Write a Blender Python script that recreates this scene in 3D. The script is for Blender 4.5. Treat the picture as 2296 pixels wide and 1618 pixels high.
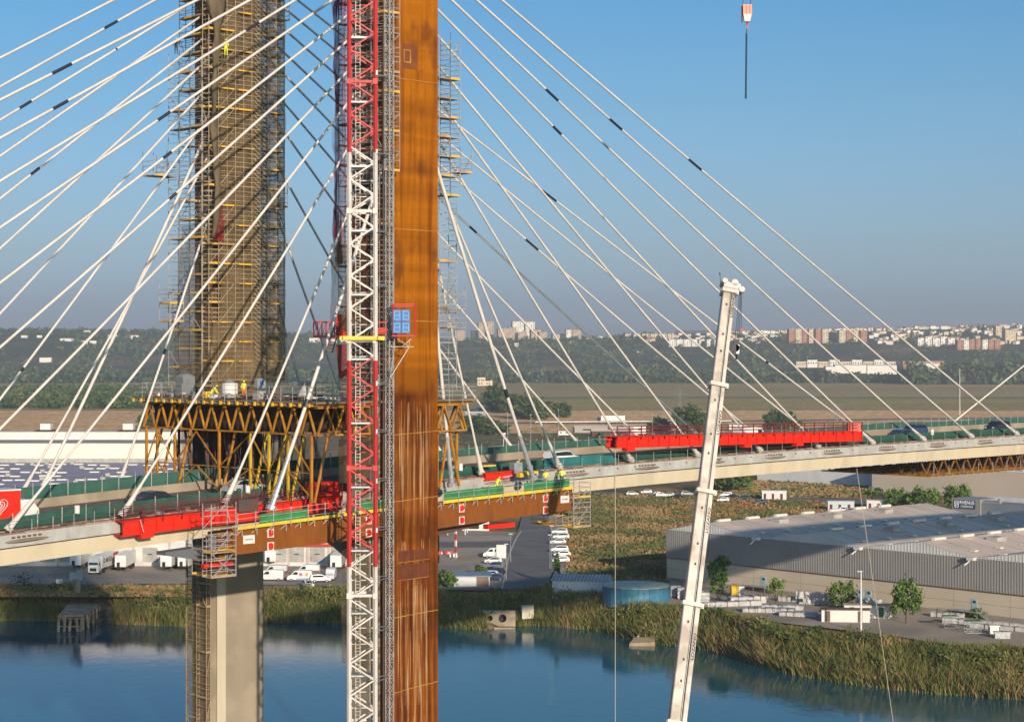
import bpy, math, random
import numpy as np
from mathutils import Vector, Matrix, noise
random.seed(7); RNG = np.random.default_rng(7)
for o in list(bpy.data.objects): bpy.data.objects.remove(o)
SC = bpy.context.scene
# ---------------------------------------------------------------- camera
F, HY, CX = 4284.0, 790.0, 1148.0          # focal length and horizon in photo units (2296 wide)
cam = bpy.data.cameras.new("camera"); camo = bpy.data.objects.new("camera", cam)
SC.collection.objects.link(camo); SC.camera = camo
camo.location = (0, 0, 0); camo.rotation_euler = (math.radians(90), 0, 0)
cam.sensor_width = 36; cam.lens = 36*F/2296; cam.shift_y = -(809-HY)/2296
cam.clip_start = 1; cam.clip_end = 60000
# ---------------------------------------------------------------- sky, sun, exposure
SUN_E = math.radians(14.7); SD = Vector((0.34, -0.94, 0)).normalized()   # towards the sun
W = bpy.data.worlds.new("World"); SC.world = W; W.use_nodes = True
nt = W.node_tree; nt.nodes.clear()
sky = nt.nodes.new('ShaderNodeTexSky'); sky.sky_type = 'NISHITA'; sky.sun_disc = False
sky.sun_elevation = SUN_E; sky.sun_rotation = math.atan2(SD.x, SD.y)
sky.air_density = 1.0; sky.dust_density = 2.2; sky.ozone_density = 2.5
tc = nt.nodes.new('ShaderNodeTexCoord'); sx = nt.nodes.new('ShaderNodeSeparateXYZ')
rp = nt.nodes.new('ShaderNodeValToRGB'); mx = nt.nodes.new('ShaderNodeMix'); mx.data_type = 'RGBA'; mx.blend_type = 'MULTIPLY'
e = rp.color_ramp.elements
SKYR = [(0.0,(1.22,1.55,2.55)),(.015,(1.12,1.44,2.42)),(.027,(.97,1.22,2.0)),(.053,(.84,1.03,1.48)),(.08,(.74,.94,1.28)),(.132,(.58,.86,1.10)),(.18,(.46,.81,1.06)),(.4,(.42,.72,.98))]
e[0].position = 0; e[0].color = (*[v/2.5 for v in SKYR[0][1]], 1); e[1].position = .4; e[1].color = (*[v/2.5 for v in SKYR[-1][1]], 1)
for p_, c_ in SKYR[1:-1]:
    q = rp.color_ramp.elements.new(p_); q.color = (*[v/2.5 for v in c_], 1)
vs_ = nt.nodes.new('ShaderNodeVectorMath'); vs_.operation = 'SCALE'; vs_.inputs['Scale'].default_value = 2.5
nt.links.new(rp.outputs[0], vs_.inputs[0])
bg = nt.nodes.new('ShaderNodeBackground'); ow = nt.nodes.new('ShaderNodeOutputWorld')
nt.links.new(tc.outputs['Generated'], sx.inputs[0]); nt.links.new(sx.outputs['Z'], rp.inputs[0])
mx.inputs[0].default_value = 1.0
nt.links.new(sky.outputs[0], mx.inputs[6]); nt.links.new(vs_.outputs[0], mx.inputs[7])
nt.links.new(mx.outputs[2], bg.inputs['Color']); nt.links.new(bg.outputs[0], ow.inputs['Surface'])
bg.inputs['Strength'].default_value = 0.107
sun = bpy.data.lights.new("sun", 'SUN'); suno = bpy.data.objects.new("sun", sun); SC.collection.objects.link(suno)
sun.energy = 4.9; sun.angle = math.radians(0.6); sun.color = (1.0, 0.83, 0.64)
sv = Vector((SD.x*math.cos(SUN_E), SD.y*math.cos(SUN_E), math.sin(SUN_E)))
suno.rotation_euler = sv.to_track_quat('Z', 'Y').to_euler()
SC.view_settings.view_transform = 'Standard'; SC.view_settings.look = 'None'
SC.view_settings.exposure = 0.3; SC.view_settings.gamma = 1.0
SC.cycles.max_bounces = 6; SC.cycles.transparent_max_bounces = 24; SC.cycles.volume_bounces = 0
SC.cycles.caustics_reflective = False; SC.cycles.caustics_refractive = False
# ---------------------------------------------------------------- coordinates
def P(x, y, Y): return Vector(((x-CX)/F*Y, Y, -(y-HY)/F*Y))
def G(x, y, z=-50.0):
    Y = F*(-z)/(y-HY); return Vector(((x-CX)/F*Y, Y, z))
BC = Vector((-14.9, 188.8, 0)); BU = Vector((0.723, 0.691, 0)).normalized(); BN = Vector((0.691, -0.723, 0)).normalized()
def B(m, t, z=0.0): return BC + BU*m + BN*t + Vector((0, 0, z))     # bridge axes: m along, t across (towards the camera)
def PX(p): return (CX+F*p.x/p.y, HY-F*p.z/p.y)
KT = [-16,-12,-8,-5,-4,-3,-2,-1,0,1,2,3,4,5,6,7,8,9,10,12,16,24]
KZ = [-21.6,-19.1,-16.85,-15.05,-14.45,-13.9,-13.4,-12.95,-12.6,-12.3,-12.05,-11.87,-11.72,-11.62,-11.55,-11.5,-11.45,-11.42,-11.42,-11.5,-12.1,-15]
def km(k): return (k+1.41)*11.52
MT = [km(k) for k in KT]
def DZ(m): return float(np.interp(m, MT, KZ))
# ---------------------------------------------------------------- object helpers
COL = SC.collection
def props(o, label=None, cat=None, group=None, kind=None):
    if label: o['label'] = label
    if cat: o['category'] = cat
    if group: o['group'] = group
    if kind: o['kind'] = kind
    return o
def thing(name, label, cat, loc=(0,0,0), group=None, rz=0.0):
    o = bpy.data.objects.new(name, None); COL.objects.link(o); o.empty_display_size = 0.5
    o.location = loc; o.rotation_euler = (0, 0, rz)
    return props(o, label, cat, group)
class MB:
    def __init__(s): s.v = []; s.f = []; s.mi = []
    def add(s, vs, fs, mi=0):
        n = len(s.v); s.v.extend([tuple(v) for v in vs]); s.f.extend([tuple(i+n for i in f) for f in fs]); s.mi.extend([mi]*len(fs)); return s
    def box(s, c, sz, ax=None, mi=0):
        c = Vector(c); X, Y, Z = ax if ax else (Vector((1,0,0)), Vector((0,1,0)), Vector((0,0,1)))
        a, b, d = X*sz[0]/2, Y*sz[1]/2, Z*sz[2]/2
        vs = [c+i*a+j*b+k*d for k in (-1,1) for j in (-1,1) for i in (-1,1)]
        return s.add(vs, [(0,2,3,1),(4,5,7,6),(0,1,5,4),(2,6,7,3),(0,4,6,2),(1,3,7,5)], mi)
    def bar(s, p, q, w, h=None, n=4, mi=0, w2=None, cap=True):
        p, q = Vector(p), Vector(q); d = q-p
        if d.length < 1e-6: return s
        d.normalize(); up = Vector((0,0,1)) if abs(d.z) < 0.98 else Vector((0.723,0.691,0))
        a = d.cross(up).normalized(); b = a.cross(d).normalized(); h = h or w; w2 = w2 or w; k = w2/w
        if n == 4: ring = [(-.5,-.5),(.5,-.5),(.5,.5),(-.5,.5)]
        else: ring = [(.5*math.cos(2*math.pi*i/n), .5*math.sin(2*math.pi*i/n)) for i in range(n)]
        vs = [p+a*(x*w)+b*(y*h) for x, y in ring]+[q+a*(x*w*k)+b*(y*h*k) for x, y in ring]
        fs = [(i, (i+1) % n, n+(i+1) % n, n+i) for i in range(n)]
        if cap: fs += [tuple(range(n-1,-1,-1)), tuple(range(n, 2*n))]
        return s.add(vs, fs, mi)
    def quad(s, a, b, c, d, mi=0): return s.add([a,b,c,d], [(0,1,2,3)], mi)
    def poly(s, pts, mi=0): return s.add(pts, [tuple(range(len(pts)))], mi)
    def prism(s, pts, ext, mi=0):
        n = len(pts); ext = Vector(ext); vs = [Vector(p) for p in pts]; vs += [v+ext for v in vs]
        return s.add(vs, [tuple(range(n-1,-1,-1)), tuple(range(n,2*n))]+[(i,(i+1)%n,n+(i+1)%n,n+i) for i in range(n)], mi)
    def loft(s, rings, mi=0, cap=True, closed=True):
        n = len(rings[0]); vs = [v for r in rings for v in r]; fs = []
        for j in range(len(rings)-1):
            for i in range(n if closed else n-1):
                fs.append((j*n+i, j*n+(i+1) % n, (j+1)*n+(i+1) % n, (j+1)*n+i))
        if cap and closed: fs += [tuple(range(n-1,-1,-1)), tuple(range(len(vs)-n, len(vs)))]
        return s.add(vs, fs, mi)
    def build(s, name, mats, parent=None, smooth=False, loc=None):
        me = bpy.data.meshes.new(name); me.from_pydata([tuple(v) for v in s.v], [], s.f); me.update()
        if not isinstance(mats, (list, tuple)): mats = [mats]
        for m in mats: me.materials.append(m)
        if len(mats) > 1: me.polygons.foreach_set('material_index', s.mi)
        if smooth: me.polygons.foreach_set('use_smooth', [True]*len(me.polygons))
        o = bpy.data.objects.new(name, me); COL.objects.link(o)
        if parent is not None:
            o.parent = parent
            if loc is None and s.world: o.matrix_parent_inverse = inv(parent)
        if loc is not None: o.location = loc
        return o
    world = True
def inv(p):
    M = Matrix.Translation(p.location) @ p.rotation_euler.to_matrix().to_4x4()
    if p.scale != Vector((1,1,1)): M = M @ Matrix.Diagonal((*p.scale, 1))
    if p.parent: M = inv(p.parent).inverted() @ M if False else M
    return M.inverted()
class LB(MB): world = False
def npmesh(name, V, Fq, mats, parent=None, mi=None):
    me = bpy.data.meshes.new(name); k = Fq.shape[1]
    me.vertices.add(len(V)); me.vertices.foreach_set('co', np.asarray(V, dtype=np.float32).ravel())
    me.loops.add(Fq.size); me.loops.foreach_set('vertex_index', Fq.astype(np.int32).ravel())
    me.polygons.add(len(Fq)); me.polygons.foreach_set('loop_start', np.arange(0, Fq.size, k, dtype=np.int32))
    me.polygons.foreach_set('loop_total', np.full(len(Fq), k, dtype=np.int32))
    for m in (mats if isinstance(mats, (list, tuple)) else [mats]): me.materials.append(m)
    if mi is not None: me.polygons.foreach_set('material_index', mi.astype(np.int32))
    me.update(calc_edges=True)
    o = bpy.data.objects.new(name, me); COL.objects.link(o)
    if parent is not None: o.parent = parent
    return o
def copy_tree(o, parent=None):
    c = o.copy(); COL.objects.link(c)
    if parent is not None: c.parent = parent
    for ch in o.children: copy_tree(ch, c)
    return c
# ---------------------------------------------------------------- materials
def mat(name, c1, c2=None, scale=1.0, stretch=(1,1,1), rough=0.7, metal=0.0, bump=0.0, lo=0.35, hi=0.65, detail=4, spec=0.4, coord='Object', c3=None, s3=0.2, bscale=None):
    m = bpy.data.materials.new(name); m.use_nodes = True; n = m.node_tree; bs = n.nodes['Principled BSDF']
    bs.inputs['Roughness'].default_value = rough; bs.inputs['Metallic'].default_value = metal
    bs.inputs['Specular IOR Level'].default_value = spec
    c1 = (*c1, 1)
    if c2 is None: bs.inputs['Base Color'].default_value = c1
    else:
        tc = n.nodes.new('ShaderNodeTexCoord'); mp = n.nodes.new('ShaderNodeMapping'); mp.inputs['Scale'].default_value = stretch
        n.links.new(tc.outputs[coord], mp.inputs[0])
        nz = n.nodes.new('ShaderNodeTexNoise'); nz.inputs['Scale'].default_value = scale; nz.inputs['Detail'].default_value = detail
        n.links.new(mp.outputs[0], nz.inputs['Vector'])
        r = n.nodes.new('ShaderNodeValToRGB'); r.color_ramp.elements[0].position = lo; r.color_ramp.elements[1].position = hi
        r.color_ramp.elements[0].color = c1; r.color_ramp.elements[1].color = (*c2, 1)
        n.links.new(nz.outputs['Fac'], r.inputs[0]); out = r.outputs[0]
        if c3:
            nz2 = n.nodes.new('ShaderNodeTexNoise'); nz2.inputs['Scale'].default_value = s3; nz2.inputs['Detail'].default_value = 3
            n.links.new(tc.outputs[coord], nz2.inputs['Vector'])
            r2 = n.nodes.new('ShaderNodeValToRGB'); r2.color_ramp.elements[0].position = .45; r2.color_ramp.elements[1].position = .62
            n.links.new(nz2.outputs['Fac'], r2.inputs[0])
            mm = n.nodes.new('ShaderNodeMix'); mm.data_type = 'RGBA'; mm.inputs[7].default_value = (*c3, 1)
            n.links.new(r2.outputs[0], mm.inputs[0]); n.links.new(out, mm.inputs[6]); out = mm.outputs[2]
        n.links.new(out, bs.inputs['Base Color'])
        if bump:
            bp = n.nodes.new('ShaderNodeBump'); bp.inputs['Strength'].default_value = bump; bp.inputs['Distance'].default_value = 0.1
            n.links.new(nz.outputs['Fac'], bp.inputs['Height']); n.links.new(bp.outputs[0], bs.inputs['Normal'])
    return m
def netmat(name, c1, c2, a, scale=60, patch=0.5):
    """woven net: part of it lets light straight through"""
    m = mat(name, c1, c2, scale=0.8, stretch=(1,1,.5), rough=0.9, spec=0.1); n = m.node_tree; bs = n.nodes['Principled BSDF']; out = n.nodes['Material Output']
    tr = n.nodes.new('ShaderNodeBsdfTransparent'); mix = n.nodes.new('ShaderNodeMixShader')
    tl = n.nodes.new('ShaderNodeBsdfTranslucent'); tl.inputs[0].default_value = (*c2, 1); m2 = n.nodes.new('ShaderNodeMixShader'); m2.inputs[0].default_value = 0.35
    n.links.new(bs.outputs[0], m2.inputs[1]); n.links.new(tl.outputs[0], m2.inputs[2])
    tc = n.nodes.new('ShaderNodeTexCoord'); nz = n.nodes.new('ShaderNodeTexNoise'); nz.inputs['Scale'].default_value = patch; nz.inputs['Detail'].default_value = 5
    n.links.new(tc.outputs['Object'], nz.inputs['Vector']); mr = n.nodes.new('ShaderNodeMapRange')
    mr.inputs['From Min'].default_value = .3; mr.inputs['From Max'].default_value = .7; mr.inputs['To Min'].default_value = a-0.22; mr.inputs['To Max'].default_value = a+0.18
    n.links.new(nz.outputs['Fac'], mr.inputs[0]); n.links.new(mr.outputs[0], mix.inputs[0])
    n.links.new(tr.outputs[0], mix.inputs[1]); n.links.new(m2.outputs[0], mix.inputs[2]); n.links.new(mix.outputs[0], out.inputs['Surface'])
    return m
M = {}
M['cable'] = mat('cable_white', (.56,.53,.49), (.48,.45,.41), scale=.5, rough=.45)
M['black'] = mat('black_sleeve', (.015,.018,.03), rough=.5)
M['galv'] = mat('galvanised', (.42,.44,.46), (.30,.32,.34), scale=2, rough=.45, metal=.5)
M['tube'] = mat('scaffold_tube', (.42,.42,.41), (.27,.26,.25), scale=1.2, rough=.5, metal=.2)
M['tubedark'] = mat('rusty_tube', (.10,.045,.03), (.06,.05,.05), scale=1.5, rough=.7)
M['plank'] = mat('plank_yellow', (.62,.36,.03), (.33,.20,.10), scale=.45, rough=.7, lo=.45, hi=.58)
M['wood'] = mat('weathered_wood', (.22,.15,.10), (.12,.09,.07), scale=1, rough=.8)
M['yellow'] = mat('yellow_steel', (.42,.19,.012), (.27,.105,.010), scale=.9, rough=.5)
M['yellow2'] = mat('bright_yellow_steel', (.50,.34,.015), (.34,.20,.015), scale=.5, rough=.5)
M['yellow3'] = mat('signal_yellow', (.75,.50,.02), (.55,.36,.03), scale=1, rough=.5)
M['red'] = mat('red_paint', (.66,.020,.006), (.50,.018,.008), scale=.9, stretch=(1,1,.4), rough=.6, spec=.2)
M['cranered'] = mat('crane_red', (.46,.030,.026), (.36,.026,.022), scale=.4, rough=.45)
M['cranewhite'] = mat('crane_white', (.58,.54,.50), (.46,.43,.39), scale=.5, rough=.45)
M['darkred'] = mat('dark_red_steel', (.16,.012,.015), (.09,.012,.014), scale=.8, rough=.6)
M['white'] = mat('white_paint', (.62,.60,.57), (.54,.53,.51), scale=.4, rough=.5)
M['dark'] = mat('dark_gap', (.02,.02,.022), rough=.8)
M['glass'] = mat('dark_glass', (.02,.028,.035), rough=.08, spec=.6)
M['conc'] = mat('concrete', (.30,.245,.18), (.23,.185,.135), scale=.35, stretch=(1,1,.25), rough=.85, bump=.15, c3=(.20,.165,.12), s3=.25)
M['conc2'] = mat('pale_concrete', (.50,.45,.35), (.40,.35,.26), scale=.5, stretch=(1,1,.12), rough=.85)
M['fascia'] = mat('grey_fascia', (.40,.40,.38), (.27,.27,.26), scale=.7, stretch=(1,1,.6), rough=.7, c3=(.33,.31,.28), s3=.9)
M['web'] = mat('cream_web', (.52,.45,.33), (.43,.365,.26), scale=.6, stretch=(1,1,.08), rough=.8, c3=(.50,.42,.29), s3=.35)
M['asphalt'] = mat('asphalt', (.10,.095,.09), (.065,.063,.062), scale=.25, rough=.9)
M['deckroad'] = mat('deck_road', (.16,.14,.12), (.11,.10,.09), scale=.4, rough=.9)
M['greennet'] = mat('green_net', (.014,.085,.060), (.007,.045,.034), scale=1.1, stretch=(1,1,.7), rough=.8, bump=.5, lo=.3, hi=.7)
M['greennet2'] = mat('pale_green_net', (.030,.105,.085), (.016,.065,.052), scale=.7, stretch=(1,1,.6), rough=.8, bump=.5, lo=.3, hi=.7)
M['greenpanel'] = mat('green_panel', (.025,.20,.06), (.018,.13,.04), scale=.9, rough=.6, bump=.2)
M['blue'] = mat('blue_panel', (.03,.12,.36), (.04,.18,.42), scale=.6, rough=.5)
M['rope'] = mat('rope', (.45,.40,.32), rough=.9)
M['skin'] = mat('skin', (.42,.24,.16), rough=.6)
M['hivis'] = mat('hivis', (.62,.70,.04), rough=.8)
M['trouser'] = mat('trouser', (.03,.03,.045), rough=.9)
M['orangecloth'] = mat('orange_cloth', (.75,.16,.02), rough=.8)
M['brownnet'] = netmat('brown_net', (.27,.195,.11), (.18,.13,.07), .56)
M['brownnet2'] = netmat('thin_brown_net', (.36,.27,.16), (.25,.185,.10), .40)
M['rednet'] = netmat('red_net', (.34,.016,.022), (.20,.010,.016), .55)
M['rednet2'] = netmat('thin_red_net', (.36,.03,.04), (.26,.012,.02), .45)

def corten(name, streaks=False):
    m = bpy.data.materials.new(name); m.use_nodes = True; n = m.node_tree; bs = n.nodes['Principled BSDF']; L = n.links.new
    bs.inputs['Roughness'].default_value = .85; bs.inputs['Specular IOR Level'].default_value = .08
    tc = n.nodes.new('ShaderNodeTexCoord')
    def nz(scale, st, det=5):
        mp = n.nodes.new('ShaderNodeMapping'); mp.inputs['Scale'].default_value = st; L(tc.outputs['Object'], mp.inputs[0])
        t = n.nodes.new('ShaderNodeTexNoise'); t.inputs['Scale'].default_value = scale; t.inputs['Detail'].default_value = det; L(mp.outputs[0], t.inputs['Vector']); return t
    def ramp(src, els):
        r = n.nodes.new('ShaderNodeValToRGB'); r.color_ramp.elements[0].position = els[0][0]; r.color_ramp.elements[0].color = (*els[0][1], 1)
        r.color_ramp.elements[1].position = els[-1][0]; r.color_ramp.elements[1].color = (*els[-1][1], 1)
        for p_, c_ in els[1:-1]:
            q = r.color_ramp.elements.new(p_); q.color = (*c_, 1)
        L(src, r.inputs[0]); return r
    def mix(f, a, b, mode='MIX'):
        x = n.nodes.new('ShaderNodeMix'); x.data_type = 'RGBA'; x.blend_type = mode
        L(f, x.inputs[0]) if not isinstance(f, float) else setattr(x.inputs[0], 'default_value', f)
        L(a, x.inputs[6]); L(b, x.inputs[7]) if not isinstance(b, tuple) else setattr(x.inputs[7], 'default_value', (*b, 1)); return x.outputs[2]
    if streaks:
        a = ramp(nz(1.5, (1,1,.03)).outputs[0], [(.3,(.17,.045,.002)),(.44,(.27,.082,.001)),(.56,(.33,.108,.002)),(.7,(.20,.055,.001))]).outputs[0]
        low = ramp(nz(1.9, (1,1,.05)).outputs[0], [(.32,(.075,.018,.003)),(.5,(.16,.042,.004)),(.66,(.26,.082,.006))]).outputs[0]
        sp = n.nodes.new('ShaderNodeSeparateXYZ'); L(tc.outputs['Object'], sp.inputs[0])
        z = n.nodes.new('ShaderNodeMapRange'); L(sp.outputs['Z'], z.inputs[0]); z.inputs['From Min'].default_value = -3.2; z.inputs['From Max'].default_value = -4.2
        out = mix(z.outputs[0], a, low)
        bl = ramp(nz(.35, (1,1,.7)).outputs[0], [(.55,(0,0,0)),(.68,(.6,.6,.6))]).outputs[0]
        out = mix(bl, out, (.075,.020,.008))
        bd = ramp(nz(.22, (.03,.03,1), 3).outputs[0], [(.40,(.62,.60,.60)),(.5,(1,1,1)),(.62,(.72,.70,.70))]).outputs[0]
        out = mix(1.0, out, bd, 'MULTIPLY')
        out = mix(ramp(nz(3.5, (1,1,1), 6).outputs[0], [(.56,(0,0,0)),(.72,(.35,.35,.35))]).outputs[0], out, (.10,.03,.01))
    else:
        a = ramp(nz(.8, (1,1,.35)).outputs[0], [(.3,(.15,.050,.012)),(.5,(.20,.068,.015)),(.7,(.165,.055,.011))]).outputs[0]
        bl = ramp(nz(.5, (1,1,.4)).outputs[0], [(.6,(0,0,0)),(.72,(.5,.5,.5))]).outputs[0]
        out = mix(bl, a, (.28,.095,.010))
        b2 = ramp(nz(.7, (1,1,.5), 3).outputs[0], [(.68,(0,0,0)),(.78,(.5,.5,.5))]).outputs[0]
        out = mix(b2, out, (.09,.05,.04))
    L(out, bs.inputs['Base Color']); return m
M['corten'] = corten('weathering_steel'); M['cortencol'] = corten('weathering_steel_column', True)
M['lime'] = mat('lime_streak', (.50,.36,.20), (.30,.13,.04), scale=1.2, stretch=(1,1,.2), rough=.9)
M['seam'] = mat('weld_seam', (.46,.24,.04), (.28,.12,.02), scale=1, rough=.8)
# ================================================================ setting: water, ground, hill
def interp(x, xs, ys): return np.interp(x, xs, ys)
WZ = -55.0
bankx = [-1500, -200, 0, 130, 260, 420, 600, 780, 985, 1090, 1150, 1230, 1330, 1450, 1560, 1640, 1700, 1780, 1850, 1950, 2100, 2296, 2600, 3800]
banky = [1385, 1392, 1390, 1392, 1398, 1404, 1395, 1396, 1405, 1412, 1402, 1402, 1412, 1440, 1452, 1470, 1492, 1512, 1524, 1538, 1555, 1568, 1592, 1700]
def bankY(x): return F*(-WZ)/(interp(x, bankx, banky)-HY)
mw = bpy.data.materials.new('river_water'); mw.use_nodes = True; n = mw.node_tree; bs = n.nodes['Principled BSDF']
bs.inputs['Base Color'].default_value = (.008, .080, .105, 1); bs.inputs['Roughness'].default_value = .07; bs.inputs['IOR'].default_value = 1.33
tcw = n.nodes.new('ShaderNodeTexCoord'); mpw = n.nodes.new('ShaderNodeMapping'); mpw.inputs['Scale'].default_value = (1, .55, 1)
n1 = n.nodes.new('ShaderNodeTexNoise'); n1.inputs['Scale'].default_value = .55; n1.inputs['Detail'].default_value = 6; n1.inputs['Roughness'].default_value = .6
bp = n.nodes.new('ShaderNodeBump'); bp.inputs['Strength'].default_value = .09; bp.inputs['Distance'].default_value = .25
n.links.new(tcw.outputs['Object'], mpw.inputs[0]); n.links.new(mpw.outputs[0], n1.inputs['Vector']); n.links.new(n1.outputs[0], bp.inputs['Height']); n.links.new(bp.outputs[0], bs.inputs['Normal'])
n2 = n.nodes.new('ShaderNodeTexNoise'); n2.inputs['Scale'].default_value = .018; n2.inputs['Detail'].default_value = 3; mr_ = n.nodes.new('ShaderNodeMapRange'); mr_.inputs['From Min'].default_value = .42; mr_.inputs['From Max'].default_value = .6; mr_.inputs['To Min'].default_value = .03; mr_.inputs['To Max'].default_value = .11
n.links.new(mpw.outputs[0], n2.inputs['Vector']); n.links.new(n2.outputs[0], mr_.inputs[0]); n.links.new(mr_.outputs[0], bs.inputs['Roughness'])
w = MB(); w.quad((-2500,-900,WZ),(2500,-900,WZ),(2500,520,WZ),(-2500,520,WZ)); props(w.build('water', mw), kind='structure')
# ground sheet: bank, plain, hill with a plateau on top
crx = [-1500,0,300,600,800,1000,1250,1500,1700,2000,2296,3800]
cry = [738,742,744,750,757,766,764,752,749,741,733,728]
def ground_z(x, Y):
    yb = bankY(x); d = Y-yb
    wob = noise.noise(Vector((x*.012, Y*.05, 3.1)))
    if d < 14: return float(np.interp(d, [-8,-.5,3.5,9,14], [WZ-3,WZ-.3,WZ+1.2,-51.4,-50.25])) + (.5*wob if -1 < d < 12 else 0)
    if Y < 3250: return -50.25+.25*wob
    crest = (HY-interp(x, crx, cry))/F*4500
    s = min(1, (Y-3250)/1250); s2 = s*s*(3-2*s)
    z = -50+(crest+50)*s2
    if Y < 4500: z += (math.sin(s*math.pi))*(14*noise.noise(Vector((x*.006, Y*.0018, 9)))+5*noise.noise(Vector((x*.02, Y*.006, 4))))
    else: z = crest+(Y-4500)*.012*(1 if x > 1500 else .3)
    return z
xs = np.linspace(-1500, 3800, 240)
off = [-8,-.5,1.5,3.5,6,9,11.5,14]
Ys2 = [470,500,540,580,640,700,780,880,1000,1150,1300,1500,1800,2200,2700,3050]+list(np.linspace(3250,4500,26))+[4600,4900,5400,6500,9000,14000,26000]
V = []; rows = len(off)+len(Ys2)
for j in range(rows):
    for x in xs:
        Y = bankY(x)+off[j] if j < len(off) else Ys2[j-len(off)]
        V.append(((x-CX)/F*Y, Y, ground_z(x, Y)))
nx = len(xs); Fq = np.array([(j*nx+i, j*nx+i+1, (j+1)*nx+i+1, (j+1)*nx+i) for j in range(rows-1) for i in range(nx-1)])
mg = bpy.data.materials.new('ground_fields'); mg.use_nodes = True; n = mg.node_tree; bs = n.nodes['Principled BSDF']; bs.inputs['Roughness'].default_value = .95; bs.inputs['Specular IOR Level'].default_value = .1
L = n.links.new; geo = n.nodes.new('ShaderNodeNewGeometry'); sp = n.nodes.new('ShaderNodeSeparateXYZ'); L(geo.outputs['Position'], sp.inputs[0])
def nz(sc, st=(1,1,1), det=5):
    mp = n.nodes.new('ShaderNodeMapping'); mp.inputs['Scale'].default_value = st; L(geo.outputs['Position'], mp.inputs[0])
    t = n.nodes.new('ShaderNodeTexNoise'); t.inputs['Scale'].default_value = sc; t.inputs['Detail'].default_value = det; L(mp.outputs[0], t.inputs['Vector']); return t.outputs[0]
def ramp(src, els):
    r = n.nodes.new('ShaderNodeValToRGB'); r.color_ramp.elements[0].position = els[0][0]; r.color_ramp.elements[0].color = (*els[0][1], 1)
    r.color_ramp.elements[1].position = els[-1][0]; r.color_ramp.elements[1].color = (*els[-1][1], 1)
    for p_, c_ in els[1:-1]:
        q = r.color_ramp.elements.new(p_); q.color = (*c_, 1)
    L(src, r.inputs[0]); return r.outputs[0]
def mixc(f, a, b, mode='MIX'):
    x = n.nodes.new('ShaderNodeMix'); x.data_type = 'RGBA'; x.blend_type = mode
    L(f, x.inputs[0]) if not isinstance(f, float) else setattr(x.inputs[0], 'default_value', f)
    for s_, v_ in ((6, a), (7, b)):
        L(v_, x.inputs[s_]) if not isinstance(v_, tuple) else setattr(x.inputs[s_], 'default_value', (*v_, 1))
    return x.outputs[2]
def mth(op, a, b):
    x = n.nodes.new('ShaderNodeMath'); x.operation = op
    for i_, v_ in ((0, a), (1, b)):
        L(v_, x.inputs[i_]) if not isinstance(v_, (int, float)) else setattr(x.inputs[i_], 'default_value', v_)
    return x.outputs[0]
def band(y0, y1, soft): # 1 between y0 and y1 along depth, edges bent by noise
    yy = mth('ADD', sp.outputs['Y'], mth('MULTIPLY', mth('SUBTRACT', nz(.004, (1,.2,1), 2), .5), soft*4))
    a = n.nodes.new('ShaderNodeMapRange'); L(yy, a.inputs[0]); a.inputs['From Min'].default_value = y0-soft; a.inputs['From Max'].default_value = y0+soft
    b = n.nodes.new('ShaderNodeMapRange'); L(yy, b.inputs[0]); b.inputs['From Min'].default_value = y1+soft; b.inputs['From Max'].default_value = y1-soft
    return mth('MULTIPLY', a.outputs[0], b.outputs[0])
scrub = ramp(nz(.035, (1,1,1), 8), [(.34,(.075,.09,.033)),(.46,(.14,.125,.05)),(.54,(.27,.15,.065)),(.66,(.40,.24,.11))])
mid = ramp(nz(.012, (1,.35,1), 7), [(.35,(.10,.11,.045)),(.5,(.22,.15,.08)),(.62,(.30,.20,.11))])
tan = ramp(nz(.03, (.3,1,1), 6), [(.35,(.70,.40,.17)),(.55,(.80,.49,.22)),(.7,(.60,.35,.15))])
mead = ramp(nz(.005, (.35,.8,1), 9), [(.38,(.25,.24,.06)),(.5,(.40,.28,.11)),(.6,(.31,.27,.075)),(.7,(.46,.27,.12))])
fine = ramp(nz(.25, (1,.35,1), 4), [(.35,(.72,.72,.72)),(.65,(1.15,1.15,1.15))])
hillc = ramp(nz(.006, (1,1,1), 6), [(.40,(.030,.048,.026)),(.55,(.050,.066,.034)),(.66,(.17,.105,.065))])
c = mixc(band(760, 1190, 20), scrub, mid); c = mixc(band(1190, 1660, 8), c, tan); c = mixc(band(1660, 3400, 25), c, mead)
c = mixc(mth('MULTIPLY', band(2080, 2170, 14), .65), c, (.10,.13,.045)); c = mixc(mth('MULTIPLY', band(2230, 2250, 3), .6), c, (.50,.42,.32)); c = mixc(mth('MULTIPLY', band(2500, 2760, 40), .7), c, (.34,.20,.10)); c = mixc(band(3300, 60000, 30), c, hillc)
c = mixc(1.0, c, fine, 'MULTIPLY')
bk = n.nodes.new('ShaderNodeMapRange'); L(sp.outputs['Z'], bk.inputs[0]); bk.inputs['From Min'].default_value = -50.9; bk.inputs['From Max'].default_value = -52.5
c = mixc(bk.outputs[0], c, ramp(nz(.6), [(.4,(.06,.05,.03)),(.6,(.22,.16,.10))]))
L(c, bs.inputs['Base Color'])
props(npmesh('ground', V, Fq, mg), kind='structure')
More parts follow.
